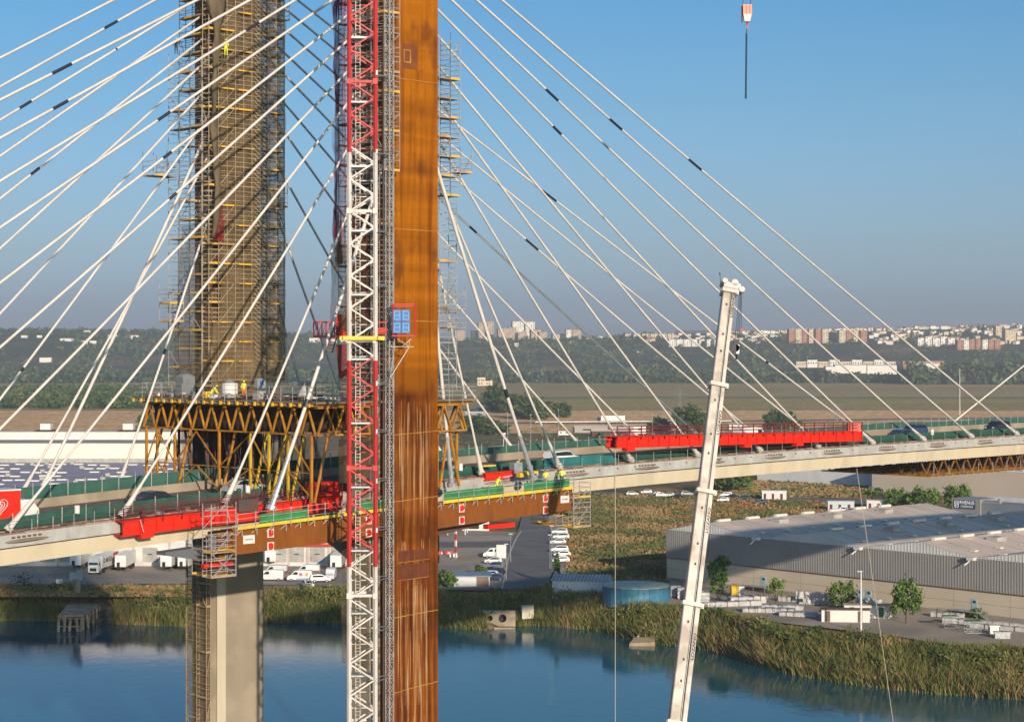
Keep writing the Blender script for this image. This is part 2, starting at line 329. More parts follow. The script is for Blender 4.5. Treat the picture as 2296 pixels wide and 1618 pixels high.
# ================================================================ bridge deck
T0, T1 = 1.5, -20.1
M['rail'] = mat('rusty_rail', (.16,.085,.055), (.30,.22,.17), scale=.9, stretch=(1,1,1), rough=.9, lo=.42, hi=.6)
stations = sorted(set(list(np.arange(-190, 300, 5.76))+MT[1:-1])); stations = [s for s in stations if -190 <= s <= 300]
def sweep(prof, m0=-190, m1=300, step=None):
    """profile [(t, dz)] swept along the deck"""
    st = [s for s in stations if m0 < s < m1]; st = [m0]+st+[m1]
    if step: st = list(np.arange(m0, m1+.01, (m1-m0)/max(1, round((m1-m0)/step))))
    return [[B(m, t, DZ(m)+dz) for t, dz in prof] for m in st]
br = thing('road_bridge', 'long concrete cable stayed road bridge deck crossing the whole picture above the river', 'bridge', B(0, 0, DZ(0)))
b = MB(); b.loft(sweep([(T0-.03,-.62),(T0-.03,-.95),(-19.9,-.95),(-19.9,-.62),(-16.8,-.62),(-16.8,-.5),(-2.0,-.5),(-2.0,-.62)])); b.build('deck_slab', M['deckroad'], br)
b = MB(); b.loft(sweep([(T0-.25,-.38),(T0,-.38),(T0,-1.45),(T0-.25,-1.45)])); b.build('edge_fascia', M['fascia'], br)
b = MB(); b.loft(sweep([(T1-.0,-.35),(T1+.25,-.35),(T1+.25,-1.45),(T1,-1.45)])); b.build('edge_fascia', M['fascia'], br)
b = MB(); b.loft(sweep([(T0-.22,-1.58),(T0-.42,-2.95),(T1+1.3,-2.95),(T1+.9,-1.58)])); b.build('box_girder', M['web'], br)
b = MB(); b.loft(sweep([(T0-.35,-1.45),(T0-.35,-1.58),(T1+.5,-1.58),(T1+.5,-1.45)])); b.build('shadow_joint', M['dark'], br)
b = MB(); b.loft(sweep([(T0-.55,-.42),(T0-.55,-.26),(T0-.30,-.26),(T0-.30,-.42)])); b.build('rusty_edge_rail', M['rail'], br)
b = MB(); b.loft(sweep([(-.9,-.5),(-.9,-.30),(-.65,-.30),(-.65,-.5)])); b.build('rusty_edge_rail', M['rail'], br)
# concrete barriers along the carriageway
b = MB(); b.loft(sweep([(-2.1,-.5),(-2.35,.25),(-2.55,.25),(-2.7,-.5)])); b.build('concrete_barrier', M['conc'], br)
b = MB(); b.loft(sweep([(-15.9,-.5),(-16.05,.35),(-16.25,.35),(-16.5,-.5)])); b.build('concrete_barrier', M['conc'], br)
# lens shaped fairings and recesses on the fascia by each stay
for k in list(range(0, 11))+[-3.79, -4.76, -5.73]:
    m = km(k)+1.0; b = MB(); r = []
    for i in range(15):
        a = -1+2*i/14; wd = max(.02, math.sqrt(max(0, 1-a*a)))
        cz = DZ(m+a*2.1)-.98
        r.append([B(m+a*2.1, T0+.01, cz+.16*wd), B(m+a*2.1, T0+.30*wd+.02, cz+.05*wd), B(m+a*2.1, T0+.30*wd+.02, cz-.03), B(m+a*2.1, T0+.01, cz-.2*wd)])
    b.loft(r); b.build('anchor_fairing', M['conc'], br)
    b = MB(); 
    for i in range(6): b.box(B(m-1.3+i*.5, T0+.01, DZ(m-1.3+i*.5)-.66), (.33,.06,.16), (BU,BN,Vector((0,0,1))))
    b.build('recess', M['tubedark'], br)
b = MB()
for m in np.arange(18, 125, 2.9): b.box(B(m, T0+.005, DZ(m)-.72), (.2,.03,.16), (BU,BN,Vector((0,0,1))))
b.build('drain_holes', M['tubedark'], br)['kind'] = 'stuff'
# service strips: cables, timber and rubble along the near edge
b = MB()
for ln in range(5):
    prev = None
    for m in np.arange(-140, 150, 1.6):
        p = B(m, -1.2+ln*.45+.12*math.sin(m*.7+ln*2), DZ(m)-.52+.10*abs(math.sin(m*.45+ln)))
        if prev and not -3.6 < m < 3.6: b.bar(prev, p, .09, n=4, cap=False)
        prev = p
props(b.build('service_hose', M['black']), 'bundle of black service hoses lying along the near edge of the bridge deck', 'hose')
b = MB()
for i in range(520):
    m = random.uniform(-120, 150); t = random.uniform(-1.6, 1.1)
    if abs(m) < 5: continue
    L_ = random.uniform(.3, 2.6)
    b.box(B(m, t, DZ(m)-.5+random.uniform(0,.12)), (L_, random.uniform(.08,.35), random.uniform(.05,.18)), (BU,BN,Vector((0,0,1))), mi=random.choice([0,0,1,2]))
props(b.build('building_debris', [M['wood'], M['conc2'], M['tubedark']]), 'loose timber and rubble scattered along the near deck edge', 'debris', kind='stuff')
# railings
def railing(name, label, m0, m1, t, dz, h, sp_, mt, rails=3, w=.05, group=None, post_mat=None):
    o = thing(name, label, 'railing', B((m0+m1)/2, t, DZ((m0+m1)/2)+dz), group)
    nseg = max(1, round((m1-m0)/sp_)); pb = MB(); rb = MB()
    for i in range(nseg+1):
        m = m0+(m1-m0)*i/nseg; pb.bar(B(m,t,DZ(m)+dz), B(m,t,DZ(m)+dz+h), w, cap=False)
        if i < nseg:
            m2 = m0+(m1-m0)*(i+1)/nseg
            for r_ in range(1, rails+1): rb.bar(B(m,t,DZ(m)+dz+h*r_/rails*.97), B(m2,t,DZ(m2)+dz+h*r_/rails*.97), w*.8, cap=False)
    pb.build('posts', post_mat or mt, o)['kind'] = 'stuff'; rb.build('rails', mt, o); return o
railing('service_railing', 'thin tube railing on the near deck edge right of the orange beam', 24, 190, T0-.1, -.38, 1.15, 2.9, M['tubedark'], rails=2, w=.045, post_mat=M['tube'])
railing('service_railing', 'thin tube railing on the near deck edge left of the orange beam', -110, -29, T0-.1, -.38, 1.1, 2.0, M['tubedark'], rails=2, post_mat=M['tube'])
railing('service_railing', 'dark red railing along the far deck edge left of the netted tower', -150, -9, T1+.3, -.35, 1.5, 2.5, M['tubedark'])
railing('service_railing', 'thin railing along the far deck edge right of the towers', 12, 250, T1+.3, -.35, 1.3, 3.0, M['tube'])
# green debris nets on fences
def net_fence(name, label, m0, m1, t, z0, z1, mt, post=True, sp_=2.9, ph=.5):
    o = thing(name, label, 'netting fence', B((m0+m1)/2, t, DZ((m0+m1)/2)+z0)); b = MB(); rr = []
    for m in np.arange(m0, m1+.01, .72):
        s = .5*noise.noise(Vector((m*.25, t, 1.)))*.25; s2 = noise.noise(Vector((m*.11, t, 7.)))*.22
        rr.append([B(m, t+s, DZ(m)+z0), B(m, t+s+.06, DZ(m)+(z0+z1)/2), B(m, t+s*.6, DZ(m)+z1+s2), B(m, t+s*.6-.03, DZ(m)+z1+s2), B(m,t+s-.03,DZ(m)+z0)])
    b.loft(rr, closed=False); b.build('net', mt, o)
    if post:
        b = MB()
        for m in np.arange(m0, m1+.01, sp_): b.bar(B(m,t+.12,DZ(m)+z0-.1), B(m,t+.12,DZ(m)+z1+ph), .075, cap=False)
        b.build('posts', M['tube'], o)['kind'] = 'stuff'
    return o
net_fence('net_fence', 'low dark green net along the near side of the carriageway right of the orange tower', 6, 240, -1.8, -.40, .62, M['greennet'], False)
net_fence('net_fence', 'low dark green net along the near side of the carriageway left of the orange tower', -150, -3, -1.8, -.40, .68, M['greennet'], True, 2.4, .35)
net_fence('net_fence', 'tall green net fence along the far side of the carriageway right of the towers', 14, 245, -17.2, -.2, 1.10, M['greennet2'], True, 2.0, .45)
net_fence('net_fence', 'tall green net fence along the far side of the carriageway left of the towers', -150, 14, -17.2, -.15, 1.45, M['greennet2'], True, 1.9, .4)
# ================================================================ stay cables
def ordn(i): return ['first','second','third','fourth','fifth','sixth','seventh','eighth','ninth','tenth','eleventh','twelfth'][i]
def project_z(xy, pa, pb):
    """height on the vertical line xy whose image lies on the image line pa-pb"""
    x = CX+F*xy.x/xy.y; y = pa[1]+(pb[1]-pa[1])*(x-pa[0])/(pb[0]-pa[0]); return -(y-HY)/F*xy.y
def cable(label, group, bot, pa, pb, top_xy, marks=(), dia=.26, sock=True, fixbot=False, silver=False, mt=None):
    z = project_z(top_xy, pa, pb); top = Vector((top_xy.x, top_xy.y, z))
    if fixbot: bot = Vector((bot.x, bot.y, project_z(bot, pa, pb)))
    d = (top-bot); Ln = d.length; d.normalize()
    o = thing('stay_cable', label, 'stay cable', bot, group)
    def sag(s): return bot+d*s-Vector((0,0,1))*(.35*4*(s/Ln)*(1-s/Ln))
    N = 14; rings = []; up = Vector((0,0,1)); a = d.cross(up).normalized(); c = a.cross(d)
    for i in range(N+1):
        p = sag(Ln*i/N); rings.append([p+a*(dia/2*math.cos(q))+c*(dia/2*math.sin(q)) for q in [2*math.pi*j/8 for j in range(8)]])
    b = MB(); b.loft(rings); b.build('sheath', mt or M['cable'], o, smooth=True)
    for x1, x2 in marks:      # black sleeves, given where they show along the cable
        s = []
        for x in (x1, x2):
            r = (x-CX)/F; s.append((r*bot.y-bot.x)/(d.x-r*d.y))
        s.sort(); b = MB(); b.bar(sag(s[0]), sag(s[1]), dia*1.1, n=8); b.build('black_sleeve', M['black'], o)
    if sock:
        L2 = 3.4 if not silver else 5.0
        b = MB(); b.bar(sag(-.1), sag(L2), dia*(2.3 if not silver else 1.55), n=10, w2=dia*1.15)
        b.bar(sag(-.1), sag(.35), dia*2.9, n=10)
        if silver:
            b.bar(sag(1.2), sag(1.5), dia*1.9, n=10); b.bar(sag(L2-.1), sag(L2+.15), dia*1.5, n=10)
        b.build('anchor_tube', M['galv'] if silver else M['cable'], o, smooth=False)
    return o
NT = B(0, 3.0); NTL = B(-1.5, 3.0); FT = B(1.0, -21.6); FTL = B(-2.5, -21.6)
def nb(k, t=0): m = km(k); return B(m, t, DZ(m)-.15)
def fb(k): m = km(k); return B(m, -18.7, DZ(m)-.15)
R = [(9,(1130,0),(2280,968),[(1543,1572)]),(8,(1072,0),(2178,977),[(1366,1394)]),(7,(1015,0),(2070,983),[(1223,1251)]),(6,(980,18),(1955,990),[(1239,1258)]),
     (5,(1015,114),(1835,998),[]),(4,(998,161.6),(1705,1006),[]),(3,(1007.6,251),(1562,1018),[]),(2,(1029,388),(1412,1030),[]),(1,(1001,441),(1255,1045),[]),(0,(996,655),(1080,1060),[])]
gn = 'stay cables from the orange tower to the right deck'
for i, (k, pa, pb, mk) in enumerate(R):
    cable(f'white stay cable, {ordn(i)} from the outside of the fan running right from the orange tower', gn, nb(k), pa, (pb[0], pb[1]), NT, mk)
gf = 'stay cables from the netted tower to the right deck'
FR = [(8,(981,209),(2030,941),[(1215,1247),(1716,1722)]),(7,(981,260),(1921,947),[]),(6,(1027,351),(1818,953),[(1178,1206)]),(5,(989,388),(1700,960),[(1052,1068)]),(4,(980,448),(1576,967),[]),
      (3,(979,531),(1447,974),[]),(2,(982,634),(1309,987),[]),(1,(981,771),(1162,997),[]),(0,(623,393),(723,560),[]),(-.55,(624,546),(753,837),[])]
for i, (k, pa, pb, mk) in enumerate(FR):
    cable(f'thin stay cable, {ordn(i)} from the outside of the fan running right from the netted tower', gf, fb(k), pa, pb, FT, mk)
gl = 'stay cables from the orange tower to the left deck'
NL = [(9,(433,0),(0,216),[(116,160)]),(8,(554,0),(0,301),[(118,152)]),(7,(658,0),(0,397),[(550,580)]),(6,(744,0),(0,501),[(353,381)]),(5,(777,35),(0,625),[(365,384)]),(4,(777,92),(0,770),[(379,395)]),
      (3,(779,159),(0,955),[]),(2,(780,228.5),(15,1185),[]),(1,(780,329),(271,1150),[]),(0,(779,474),(505,1123),[])]
for i, (j, pa, pb, mk) in enumerate(NL):
    k = -2.82-.97*j
    cable(f'white stay cable, {ordn(i)} from the outside of the fan running left from the orange tower', gl, nb(k), pa, pb, NTL, mk, fixbot=j > 2)
gfl = 'stay cables from the netted tower to the left deck'
FL = [(9,(249,0),(0,124.6),[]),(8,(344.5,0),(0,188.7),[(233,263)]),(7,(405,21),(0,263),[(43,70),(259,262)]),(6,(445,40),(0,343),[]),(5,(448,92),(0,438),[(68,88)]),(4,(450,147),(0,549),[]),
      (3,(462,199),(0,695),[]),(2,(462,266.6),(0,888),[(46,53)]),(1,(467,350),(62,1101),[]),(0,(471,479.5),(283,1077),[(367,371)])]
for i, (j, pa, pb, mk) in enumerate(FL):
    k = -2.82-.97*j
    cable(f'stay cable, {ordn(i)} from the outside of the fan running left from the netted tower', gfl, fb(k), pa, pb, FTL, mk, fixbot=j > 1)
# the four new, thicker stays with galvanised tubes and the two by the netted tower
cable('thick new stay cable with black ring landing beside workers right of the orange tower', 'new thick stays', B(18.4, 5.5, -13.0), (1001,441.5), (1195,1072), B(2.0, 6.6), [(1132,1138)], .36, silver=True)
cable('thick new stay cable dropping steeply just right of the orange column', 'new thick stays', B(7.1, 5.5, -13.2), (988,820), (1013,1088), B(2.6, 6.6), [], .36, silver=True)
cable('thick new stay cable with galvanised tube landing behind the green panels left', 'new thick stays', B(-15.1, 5.5, -14.3), (779,617), (608,1142), B(-2.0, 6.6), [(684,690)], .36, silver=True)
cable('thick new stay cable dropping steeply behind the red and white crane mast', 'new thick stays', B(-3.3, 5.5, -13.1), (859,762), (845,882), B(-3.2, 6.6), [], .36, silver=True)
cable('white new stay cable ending at a ring anchor on the far deck edge', 'new thick stays', fb(-3.6), (419,426), (191,1073), B(-3, -22), [], .34)
# opposing stays from the pylon beyond the right edge
for (x1,y1,x2,y2,m) in ((2249,930,2296,884,km(9.9)),):
    p = B(m, -18.7, DZ(m)-.15); q = P(2640, 545, p.y+95)
    o = thing('stay_cable', 'lone stay cable slanting up to the right edge of the photo', 'stay cable', p)
    b = MB(); b.bar(p, q, .26, n=8); b.build('sheath', M['cable'], o, smooth=True)
# ================================================================ pylon legs, orange steel column and beams
AX = (BU, BN, Vector((0,0,1)))
Z = Vector((0,0,1))
def bbox(mb, m0, m1, t0, t1, z0, z1, mi=0): mb.box(B((m0+m1)/2, (t0+t1)/2, (z0+z1)/2), (abs(m1-m0), abs(t1-t0), abs(z1-z0)), AX, mi)
TOP = 62.0
def leg(mb, tc, z0, z1, hm, ht, cf, hm2=None, ht2=None):
    """chamfered shaft"""
    r = []
    for z, a, b_ in ((z0, hm, ht), (z1, hm2 or hm, ht2 or ht)):
        pts = [(-a+cf,-b_),(a-cf,-b_),(a,-b_+cf),(a,b_-cf),(a-cf,b_),(-a+cf,b_),(-a,b_-cf),(-a,-b_+cf)]
        r.append([B(x, tc+y, z) for x, y in pts])
    mb.loft(r)
M['core'] = mat('tower_core', (.19,.115,.06), (.12,.07,.04), scale=.8, stretch=(1,1,.3), rough=.85)
py = thing('bridge_pylon', 'concrete bridge pylon with two tall legs standing in the river, joined by an arched crossbeam', 'pylon', B(0,-9.3,-60))
for tc in (-22.6, 4.05):
    b = MB(); leg(b, tc, -75, -4.6, 3.6, 2.3, .75, 3.5, 2.25); b.build('pylon_leg', M['conc'], py)
    b = MB(); leg(b, tc, -4.6, TOP, 3.2, 2.0, .5); b.build('upper_leg', M['core'], py)
# arched crossbeam below the deck
b = MB(); r = []
for i in range(17):
    t = -20.4+i*(22.2/16); s = (i/16*2-1); zb = -20.6+3.2*(1-s*s)
    r.append([B(-2.6,t,-17.0), B(2.6,t,-17.0), B(2.6,t,zb), B(-2.6,t,zb)])
b.loft(r); b.build('crossbeam', M['conc'], py)
# orange weathering steel column
cl = thing('steel_column', 'tall orange weathering steel column with pale run-off streaks on its lower half', 'column', B(0,7.2,-60))
b = MB(); bbox(b, -2.85, 2.85, 6.35, 8.2, -70, TOP); b.build('box_shaft', M['cortencol'], cl)
rng = random.Random(3)
for z, off in ((26.0,0),(11.7,0),(3.0,0),(-7.7,1),(-14.0,1),(-25.0,1),(-32.0,2)):
    b = MB()
    prev = None
    for i in range(9):
        m = -2.85+5.7*i/8; p = B(m, 8.215, z+rng.uniform(-.03,.03)+off*.06*(i-4)/2); 
        if prev: b.bar(prev, p, .08, .06, cap=False)
        prev = p
    b.build('weld_seam', M['seam'], cl)
b = MB(); bbox(b, -1.45,-.65,8.2,8.235,27.6,27.7); bbox(b,-1.45,-.65,8.2,8.235,28.75,28.85); bbox(b,-1.5,-1.4,8.2,8.235,27.6,28.85); bbox(b,-.7,-.6,8.2,8.235,27.6,28.85); b.build('lifting_plate', M['seam'], cl)
# stiffening ribs on the lower half and lime streaks running down them
for m in (-1.72,-.92,-.15,.62,1.35):
    b = MB(); z = -4.2
    b.bar(B(m,8.2,z), B(m,8.205,-62), .06, .05); b.build('stiffening_rib', M['cortencol'], cl)
for y0_, y1_ in ((1236,1262),(1268,1302)):
    za, zb = -(y0_-HY)/F*181, -(y1_-HY)/F*181; b = MB(); bbox(b, -2.15, 1.7, 8.205, 8.222, zb, za); b.build('inset_panel', mat('dark_patch', (.13,.032,.006), (.075,.018,.005), scale=1.1, stretch=(1,1,.5), rough=.8), cl)
    b = MB(); b.bar(B(-2.15,8.226,zb), B(1.7,8.226,zb+.08), .07, .04); b.build('weld_seam', M['seam'], cl)
b = MB(); bbox(b,-1.7,.2,8.203,8.212,27.0,29.4); b.build('stained_panel', mat('stain_patch', (.17,.05,.006), (.12,.032,.006), scale=1, rough=.7), cl)
def streaks(z0, z1, n, mw, seed):
    rg = random.Random(seed); b = MB()
    for i in range(n):
        base = rg.choice((-1.72,-.92,-.15,.62,1.35))
        m = base+rg.gauss(0, mw); m = max(-2.3, min(2.3, m)); top = z0-abs(rg.gauss(0, (z0-z1)*.22)); ln = rg.uniform(.25,.95)*(z0-z1); bot = max(z1+rg.uniform(0,.5), top-ln)
        w = rg.uniform(.010,.036); k = 7; pts = []
        for j in range(k+1):
            f = j/k; ww = w*math.sin(math.pi*min(.97, f+.08))+.006; pts.append((m+rg.uniform(-.02,.02), top+(bot-top)*f, ww))
        for j in range(k):
            (ma,za,wa),(mb_,zb,wb) = pts[j], pts[j+1]
            b.quad(B(ma-wa,8.212+.0004*i,za),B(mb_-wb,8.212+.0004*i,zb),B(mb_+wb,8.212+.0004*i,zb),B(ma+wa,8.212+.0004*i,za))
    o = b.build('lime_streaks', M['lime'], cl); o['kind'] = 'stuff'
streaks(-4.4, -17.0, 40, .035, 1); streaks(-4.6,-16.8,14,.3,11); streaks(-17.6, -20.9, 10, .35, 2); streaks(-21.2, -30.5, 34, .04, 5); streaks(-21.0,-34,16,.4,15); streaks(-27, -40, 34, .04, 8)
# orange side beams with end frames
def side_beam(name, label, m0, m1, seed):
    o = thing(name, label, 'steel beam', B((m0+m1)/2, 7, DZ((m0+m1)/2)-3)); b = MB()
    r = []
    for i in range(9):
        m = m0+(m1-m0)*i/8; zt = DZ(m)-1.75; zb = zt-(2.15+.25*max(0,1-abs(m)/22))
        r.append([B(m,5.9,zt), B(m,7.5,zt), B(m,7.5,zb), B(m,5.9,zb)])
    b.loft(r); b.build('box_beam', M['corten'], o)
    for m in ((-16.6, -5.2) if m0 < 0 else (6.6, 18.2)):
        for dz in (-2.15, -3.35):
            b = MB(); b.box(B(m, 7.51, DZ(m)+dz-.25), (.72,.02,.78), AX); b.build('patch_backing', M['white'], o)
            b = MB(); b.poly([B(m+x*1.35, 7.535, DZ(m)+dz-.25+z*1.05) for x, z in ((-.18,-.3),(.12,-.3),(.24,-.12),(.22,.2),(.08,.32),(-.18,.3))]); b.build('red_patch', M['red'], o)
    m = -19.0 if m0 < 0 else 21.0
    b = MB(); b.box(B(m, 7.52, DZ(m)-2.7), (1.25,.03,.75), AX); s = b.build('sign_board', M['white'], o)
    b = MB()
    for i in range(9):
        if i in (4,): continue
        b.box(B(m-.48+i*.12, 7.545, DZ(m-.48+i*.12)-2.68), (.075,.01,.10+.05*(i%3 == 0)), AX, 0 if i % 2 else 1)
    b.build('sign_lettering', [mat('sign_blue', (.05,.06,.25)), mat('sign_red', (.5,.04,.05))], s)
    for i in range(12):
        m = m0+(m1-m0)*(i+.5)/12
        if abs(m) < 3.2: continue
        b = MB(); b.bar(B(m,7.7,DZ(m)-1.65), B(m,7.7,DZ(m)-2.35), .07); b.bar(B(m,7.7,DZ(m)-1.75), B(m-.5,7.55,DZ(m)-2.2), .05); b.build('walkway_bracket', M['tube'], o)
    return o
sbl = side_beam('side_beam', 'orange weathering steel side beam left of the tall orange column', -22.3, -2.9, 1)
sbr = side_beam('side_beam', 'orange weathering steel side beam right of the tall orange column', 2.9, 22.1, 2)
# open left end of the left beam: frame and bulkhead
b = MB(); m = -22.33; zt = DZ(m)-1.75; zb = zt-2.15
b.box(B(m-.05,6.7,(zt+zb)/2),(.06,1.2,1.7),AX); b.build('end_bulkhead', M['galv'], sbl)
for i in range(4):
    b = MB(); b.bar(B(m-.1,6.15,zb+.4+i*.45),B(m-.3,6.15,zb+.4+i*.45),.22,n=8); b.build('anchor_head', M['corten'], sbl)
# dark haunch of the crossbeam seen under the right beam and the second beam on the far side
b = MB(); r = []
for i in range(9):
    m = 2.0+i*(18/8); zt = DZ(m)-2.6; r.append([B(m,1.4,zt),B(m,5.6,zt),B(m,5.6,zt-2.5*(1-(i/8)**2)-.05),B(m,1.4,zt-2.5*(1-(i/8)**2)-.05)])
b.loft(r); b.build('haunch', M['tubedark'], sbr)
b = MB(); bbox(b, 11.6, 15.4, 5.2, 5.9, DZ(13)-5.1, DZ(13)-4.65); props(b.build('lifting_beam', M['red']), 'short red beam hanging under the orange beam on the right', 'steel beam')
b = MB(); r = []
for i in range(5):
    m = -26.5+i*1.1; r.append([B(m,4.2,DZ(m)-3.1),B(m,5.6,DZ(m)-3.1),B(m,5.6,DZ(m)-3.4-.25*i),B(m,4.2,DZ(m)-3.4-.25*i)])
b.loft(r); b.build('bracket_box', mat('dull_grey_box', (.10,.105,.12), rough=.7), sbl)
# green panelled walkways on top of the side beams
def walkway(label, m0, m1, panels):
    o = thing('beam_walkway', label, 'walkway', B((m0+m1)/2, 7.9, DZ((m0+m1)/2)-1.7)); b = MB()
    b.loft([[B(m,7.05,DZ(m)-1.70),B(m,7.95,DZ(m)-1.70),B(m,7.95,DZ(m)-1.62),B(m,7.05,DZ(m)-1.62)] for m in np.linspace(m0,m1,8)]); b.build('deck_boards', M['plank'], o)
    b = MB(); b.loft([[B(m,7.97,DZ(m)-1.68),B(m,8.0,DZ(m)-1.68),B(m,8.0,DZ(m)-1.40),B(m,7.97,DZ(m)-1.40)] for m in np.linspace(m0,m1,8)]); b.build('toe_board', M['yellow3'], o)
    n_ = round((m1-m0)/2.0)
    for i in range(n_+1):
        m = m0+(m1-m0)*i/n_; b = MB(); b.bar(B(m,8.04,DZ(m)-1.9), B(m,8.04,DZ(m)-.15), .06); b.build('post', M['tube'], o)
    b = MB()
    for i in range(n_):
        a, c = m0+(m1-m0)*i/n_, m0+(m1-m0)*(i+1)/n_
        for h in (-1.2,-.72,-.28): b.bar(B(a,8.05,DZ(a)+h), B(c,8.05,DZ(c)+h), .045)
    b.build('guard_rails', M['tube'], o)
    for a, c in panels:
        b = MB(); b.loft([[B(m,7.93,DZ(m)-1.42),B(m,7.97,DZ(m)-1.42),B(m,7.97+.03*math.sin(m*3),DZ(m)-.55+.03*math.sin(m*2.1)),B(m,7.93,DZ(m)-.55)] for m in np.arange(a,c+.01,.5)]); b.build('green_panel', M['greenpanel'], o)
walkway('walkway with green panels on top of the right orange beam', 3.7, 21.8, [(3.9,12.1),(14.7,21.6)])
walkway('walkway with green panels on top of the left orange beam', -20.6, -3.0, [(-18.2,-12.4),(-6.5,-3.1)])
# ================================================================ scaffolding
def tubes(mb, p, q, w=.055): mb.bar(p, q, w, cap=False)
def scaffold(name, label, cells, z0, z1, lift=2.0, mt='tube', deck='plank', w=.055, brace=True, group=None, rng_=random.Random(5), tower_top=None, loc=None, skip_deck=.12, jag=1.0):
    """cells: list of (corner a, corner b, corner c, corner d) in (m,t) given as quads; every lift is a frame with its own deck"""
    o = thing(name, label, 'scaffolding', loc or B(cells[0][0][0], cells[0][0][1], z0), group)
    nl = round((z1-z0)/lift)
    for L_ in range(nl):
        za, zb = z0+L_*lift, z0+(L_+1)*lift; f = MB(); d = MB()
        for ci, c in enumerate(cells):
            for i in range(4):
                (ma,ta),(mb_,tb) = c[i], c[(i+1) % 4]
                ov = rng_.uniform(0,jag) if L_ == nl-1 else 0
                tubes(f, B(ma,ta,za), B(ma,ta,zb+ov), w)
                for h in (0, .5, 1.0, 1.5):
                    if rng_.random() < .80 and h < lift: tubes(f, B(ma,ta,za+h+.05), B(mb_,tb,za+h+.05), w*.85)
            if brace and rng_.random() < .8:
                i = rng_.randrange(4); (ma,ta),(mb_,tb) = c[i], c[(i+1) % 4]
                tubes(f, B(ma,ta,za if L_ % 2 else zb), B(mb_,tb,zb if L_ % 2 else za), w*.85)
            if rng_.random() > skip_deck:
                pts = [B(m,t,za) for m, t in c]; d.prism(pts, Z*.07)
                # toe board
                for i in range(4):
                    (ma,ta),(mb_,tb) = c[i], c[(i+1) % 4]
                    if rng_.random() < .55: d.bar(B(ma,ta,za+.13), B(mb_,tb,za+.13), .04, .2)
        f.build('scaffold_lift', M[mt], o)
        if d.v: d.build('platform', M[deck], o)
    return o
def ring_cells(m0, m1, t0, t1, wd, side, bay=2.1):
    """cells along one side of a rectangle; side in 'u-','u+','n+','n-'"""
    out = []
    if side in ('u-','u+'):
        a = m0 if side == 'u-' else m1; sgn = -1 if side == 'u-' else 1; n_ = max(1, round((t1-t0)/bay))
        for i in range(n_):
            x, y = t0+(t1-t0)*i/n_, t0+(t1-t0)*(i+1)/n_; out.append([(a,x),(a,y),(a+sgn*wd,y),(a+sgn*wd,x)])
    else:
        a = t1 if side == 'n+' else t0; sgn = 1 if side == 'n+' else -1; n_ = max(1, round((m1-m0)/bay))
        for i in range(n_):
            x, y = m0+(m1-m0)*i/n_, m0+(m1-m0)*(i+1)/n_; out.append([(x,a),(y,a),(y,a+sgn*wd),(x,a+sgn*wd)])
    return out
M['tantube'] = mat('tan_scaffold_tube', (.42,.35,.24), (.28,.22,.14), scale=1, rough=.6)
# around the netted leg (far): left, front and right side
c_front = ring_cells(-4.9, 4.9, -24.9, -20.2, 1.15, 'n+'); c_left = ring_cells(-3.75, 3.75, -26.4, -20.2, 1.25, 'u-'); c_right = ring_cells(-3.6, 3.6, -26.0, -20.2, 1.2, 'u+')
scaffold('tower_scaffold', 'scaffolding with yellow boards on the open left side of the netted tower', c_left, -3.6, 31.5, 1.95, skip_deck=.25)
scaffold('tower_scaffold', 'scaffolding behind the brown net on the front of the netted tower', c_front, -3.0, 48, 2.04, deck='plank', mt='tantube', w=.06)
scaffold('tower_scaffold', 'scaffolding with yellow boards on the right side of the netted tower', c_right, -2.4, 48, 1.95)
scaffold('tower_scaffold', 'scaffolding at the top left of the netted tower', ring_cells(-3.75,3.75,-25,-20.2,.8,'u-'), 31.5, 48, 1.95, mt='tubedark')
# projecting outriggers
def perch(label, cells, z, n_=1, group='small outrigger platforms on the towers'):
    return scaffold('outrigger_platform', label, cells, z, z+1.9*n_, 1.9, skip_deck=0, group=group)
perch('outrigger platform halfway up on the left of the netted tower', [[(-6.5,-26.4),(-6.5,-24.4),(-5.1,-24.4),(-5.1,-26.4)],[(-8.2,-26.4),(-8.2,-24.4),(-6.5,-24.4),(-6.5,-26.4)]], 18.6)
perch('low outrigger platform on the left of the netted tower', [[(-6.8,-25.4),(-6.8,-23.4),(-5.1,-23.4),(-5.1,-25.4)]], 3.2, 2)
perch('outrigger platform high on the right of the netted tower', [[(4.8,-22),(4.8,-20),(6.3,-20),(6.3,-22)]], 36.0)
perch('outrigger platform on the right of the netted tower, mid height', [[(4.8,-22),(4.8,-20),(6.0,-20),(6.0,-22)]], 15.7)
# nets: wavy sheets with their own folds
def sheet(pts0, pts1, z0, z1, nz_, nu, amp, seed, out):
    """vertical sheet from bottom polyline to top polyline; out = direction of the folds"""
    V_ = []; 
    for j in range(nz_+1):
        f = j/nz_; z = z0+(z1-z0)*f
        for i in range(nu+1):
            g = i/nu; a = np.interp(g, np.linspace(0,1,len(pts0)), [p[0] for p in pts0]); c = np.interp(g, np.linspace(0,1,len(pts0)), [p[1] for p in pts0])
            a2 = np.interp(g, np.linspace(0,1,len(pts1)), [p[0] for p in pts1]); c2 = np.interp(g, np.linspace(0,1,len(pts1)), [p[1] for p in pts1])
            m, t = a+(a2-a)*f, c+(c2-c)*f
            lift = abs(math.sin(math.pi*(z/1.95)))*.12
            w_ = noise.noise(Vector((g*9+seed, z*.22, seed)))*amp+noise.noise(Vector((g*25, z*.5, seed+3)))*amp*.35-lift*amp
            V_.append(B(m+out[0]*w_, t+out[1]*w_, z))
    Fq_ = np.array([(j*(nu+1)+i, j*(nu+1)+i+1, (j+1)*(nu+1)+i+1, (j+1)*(nu+1)+i) for j in range(nz_) for i in range(nu)])
    return np.array([tuple(v) for v in V_]), Fq_
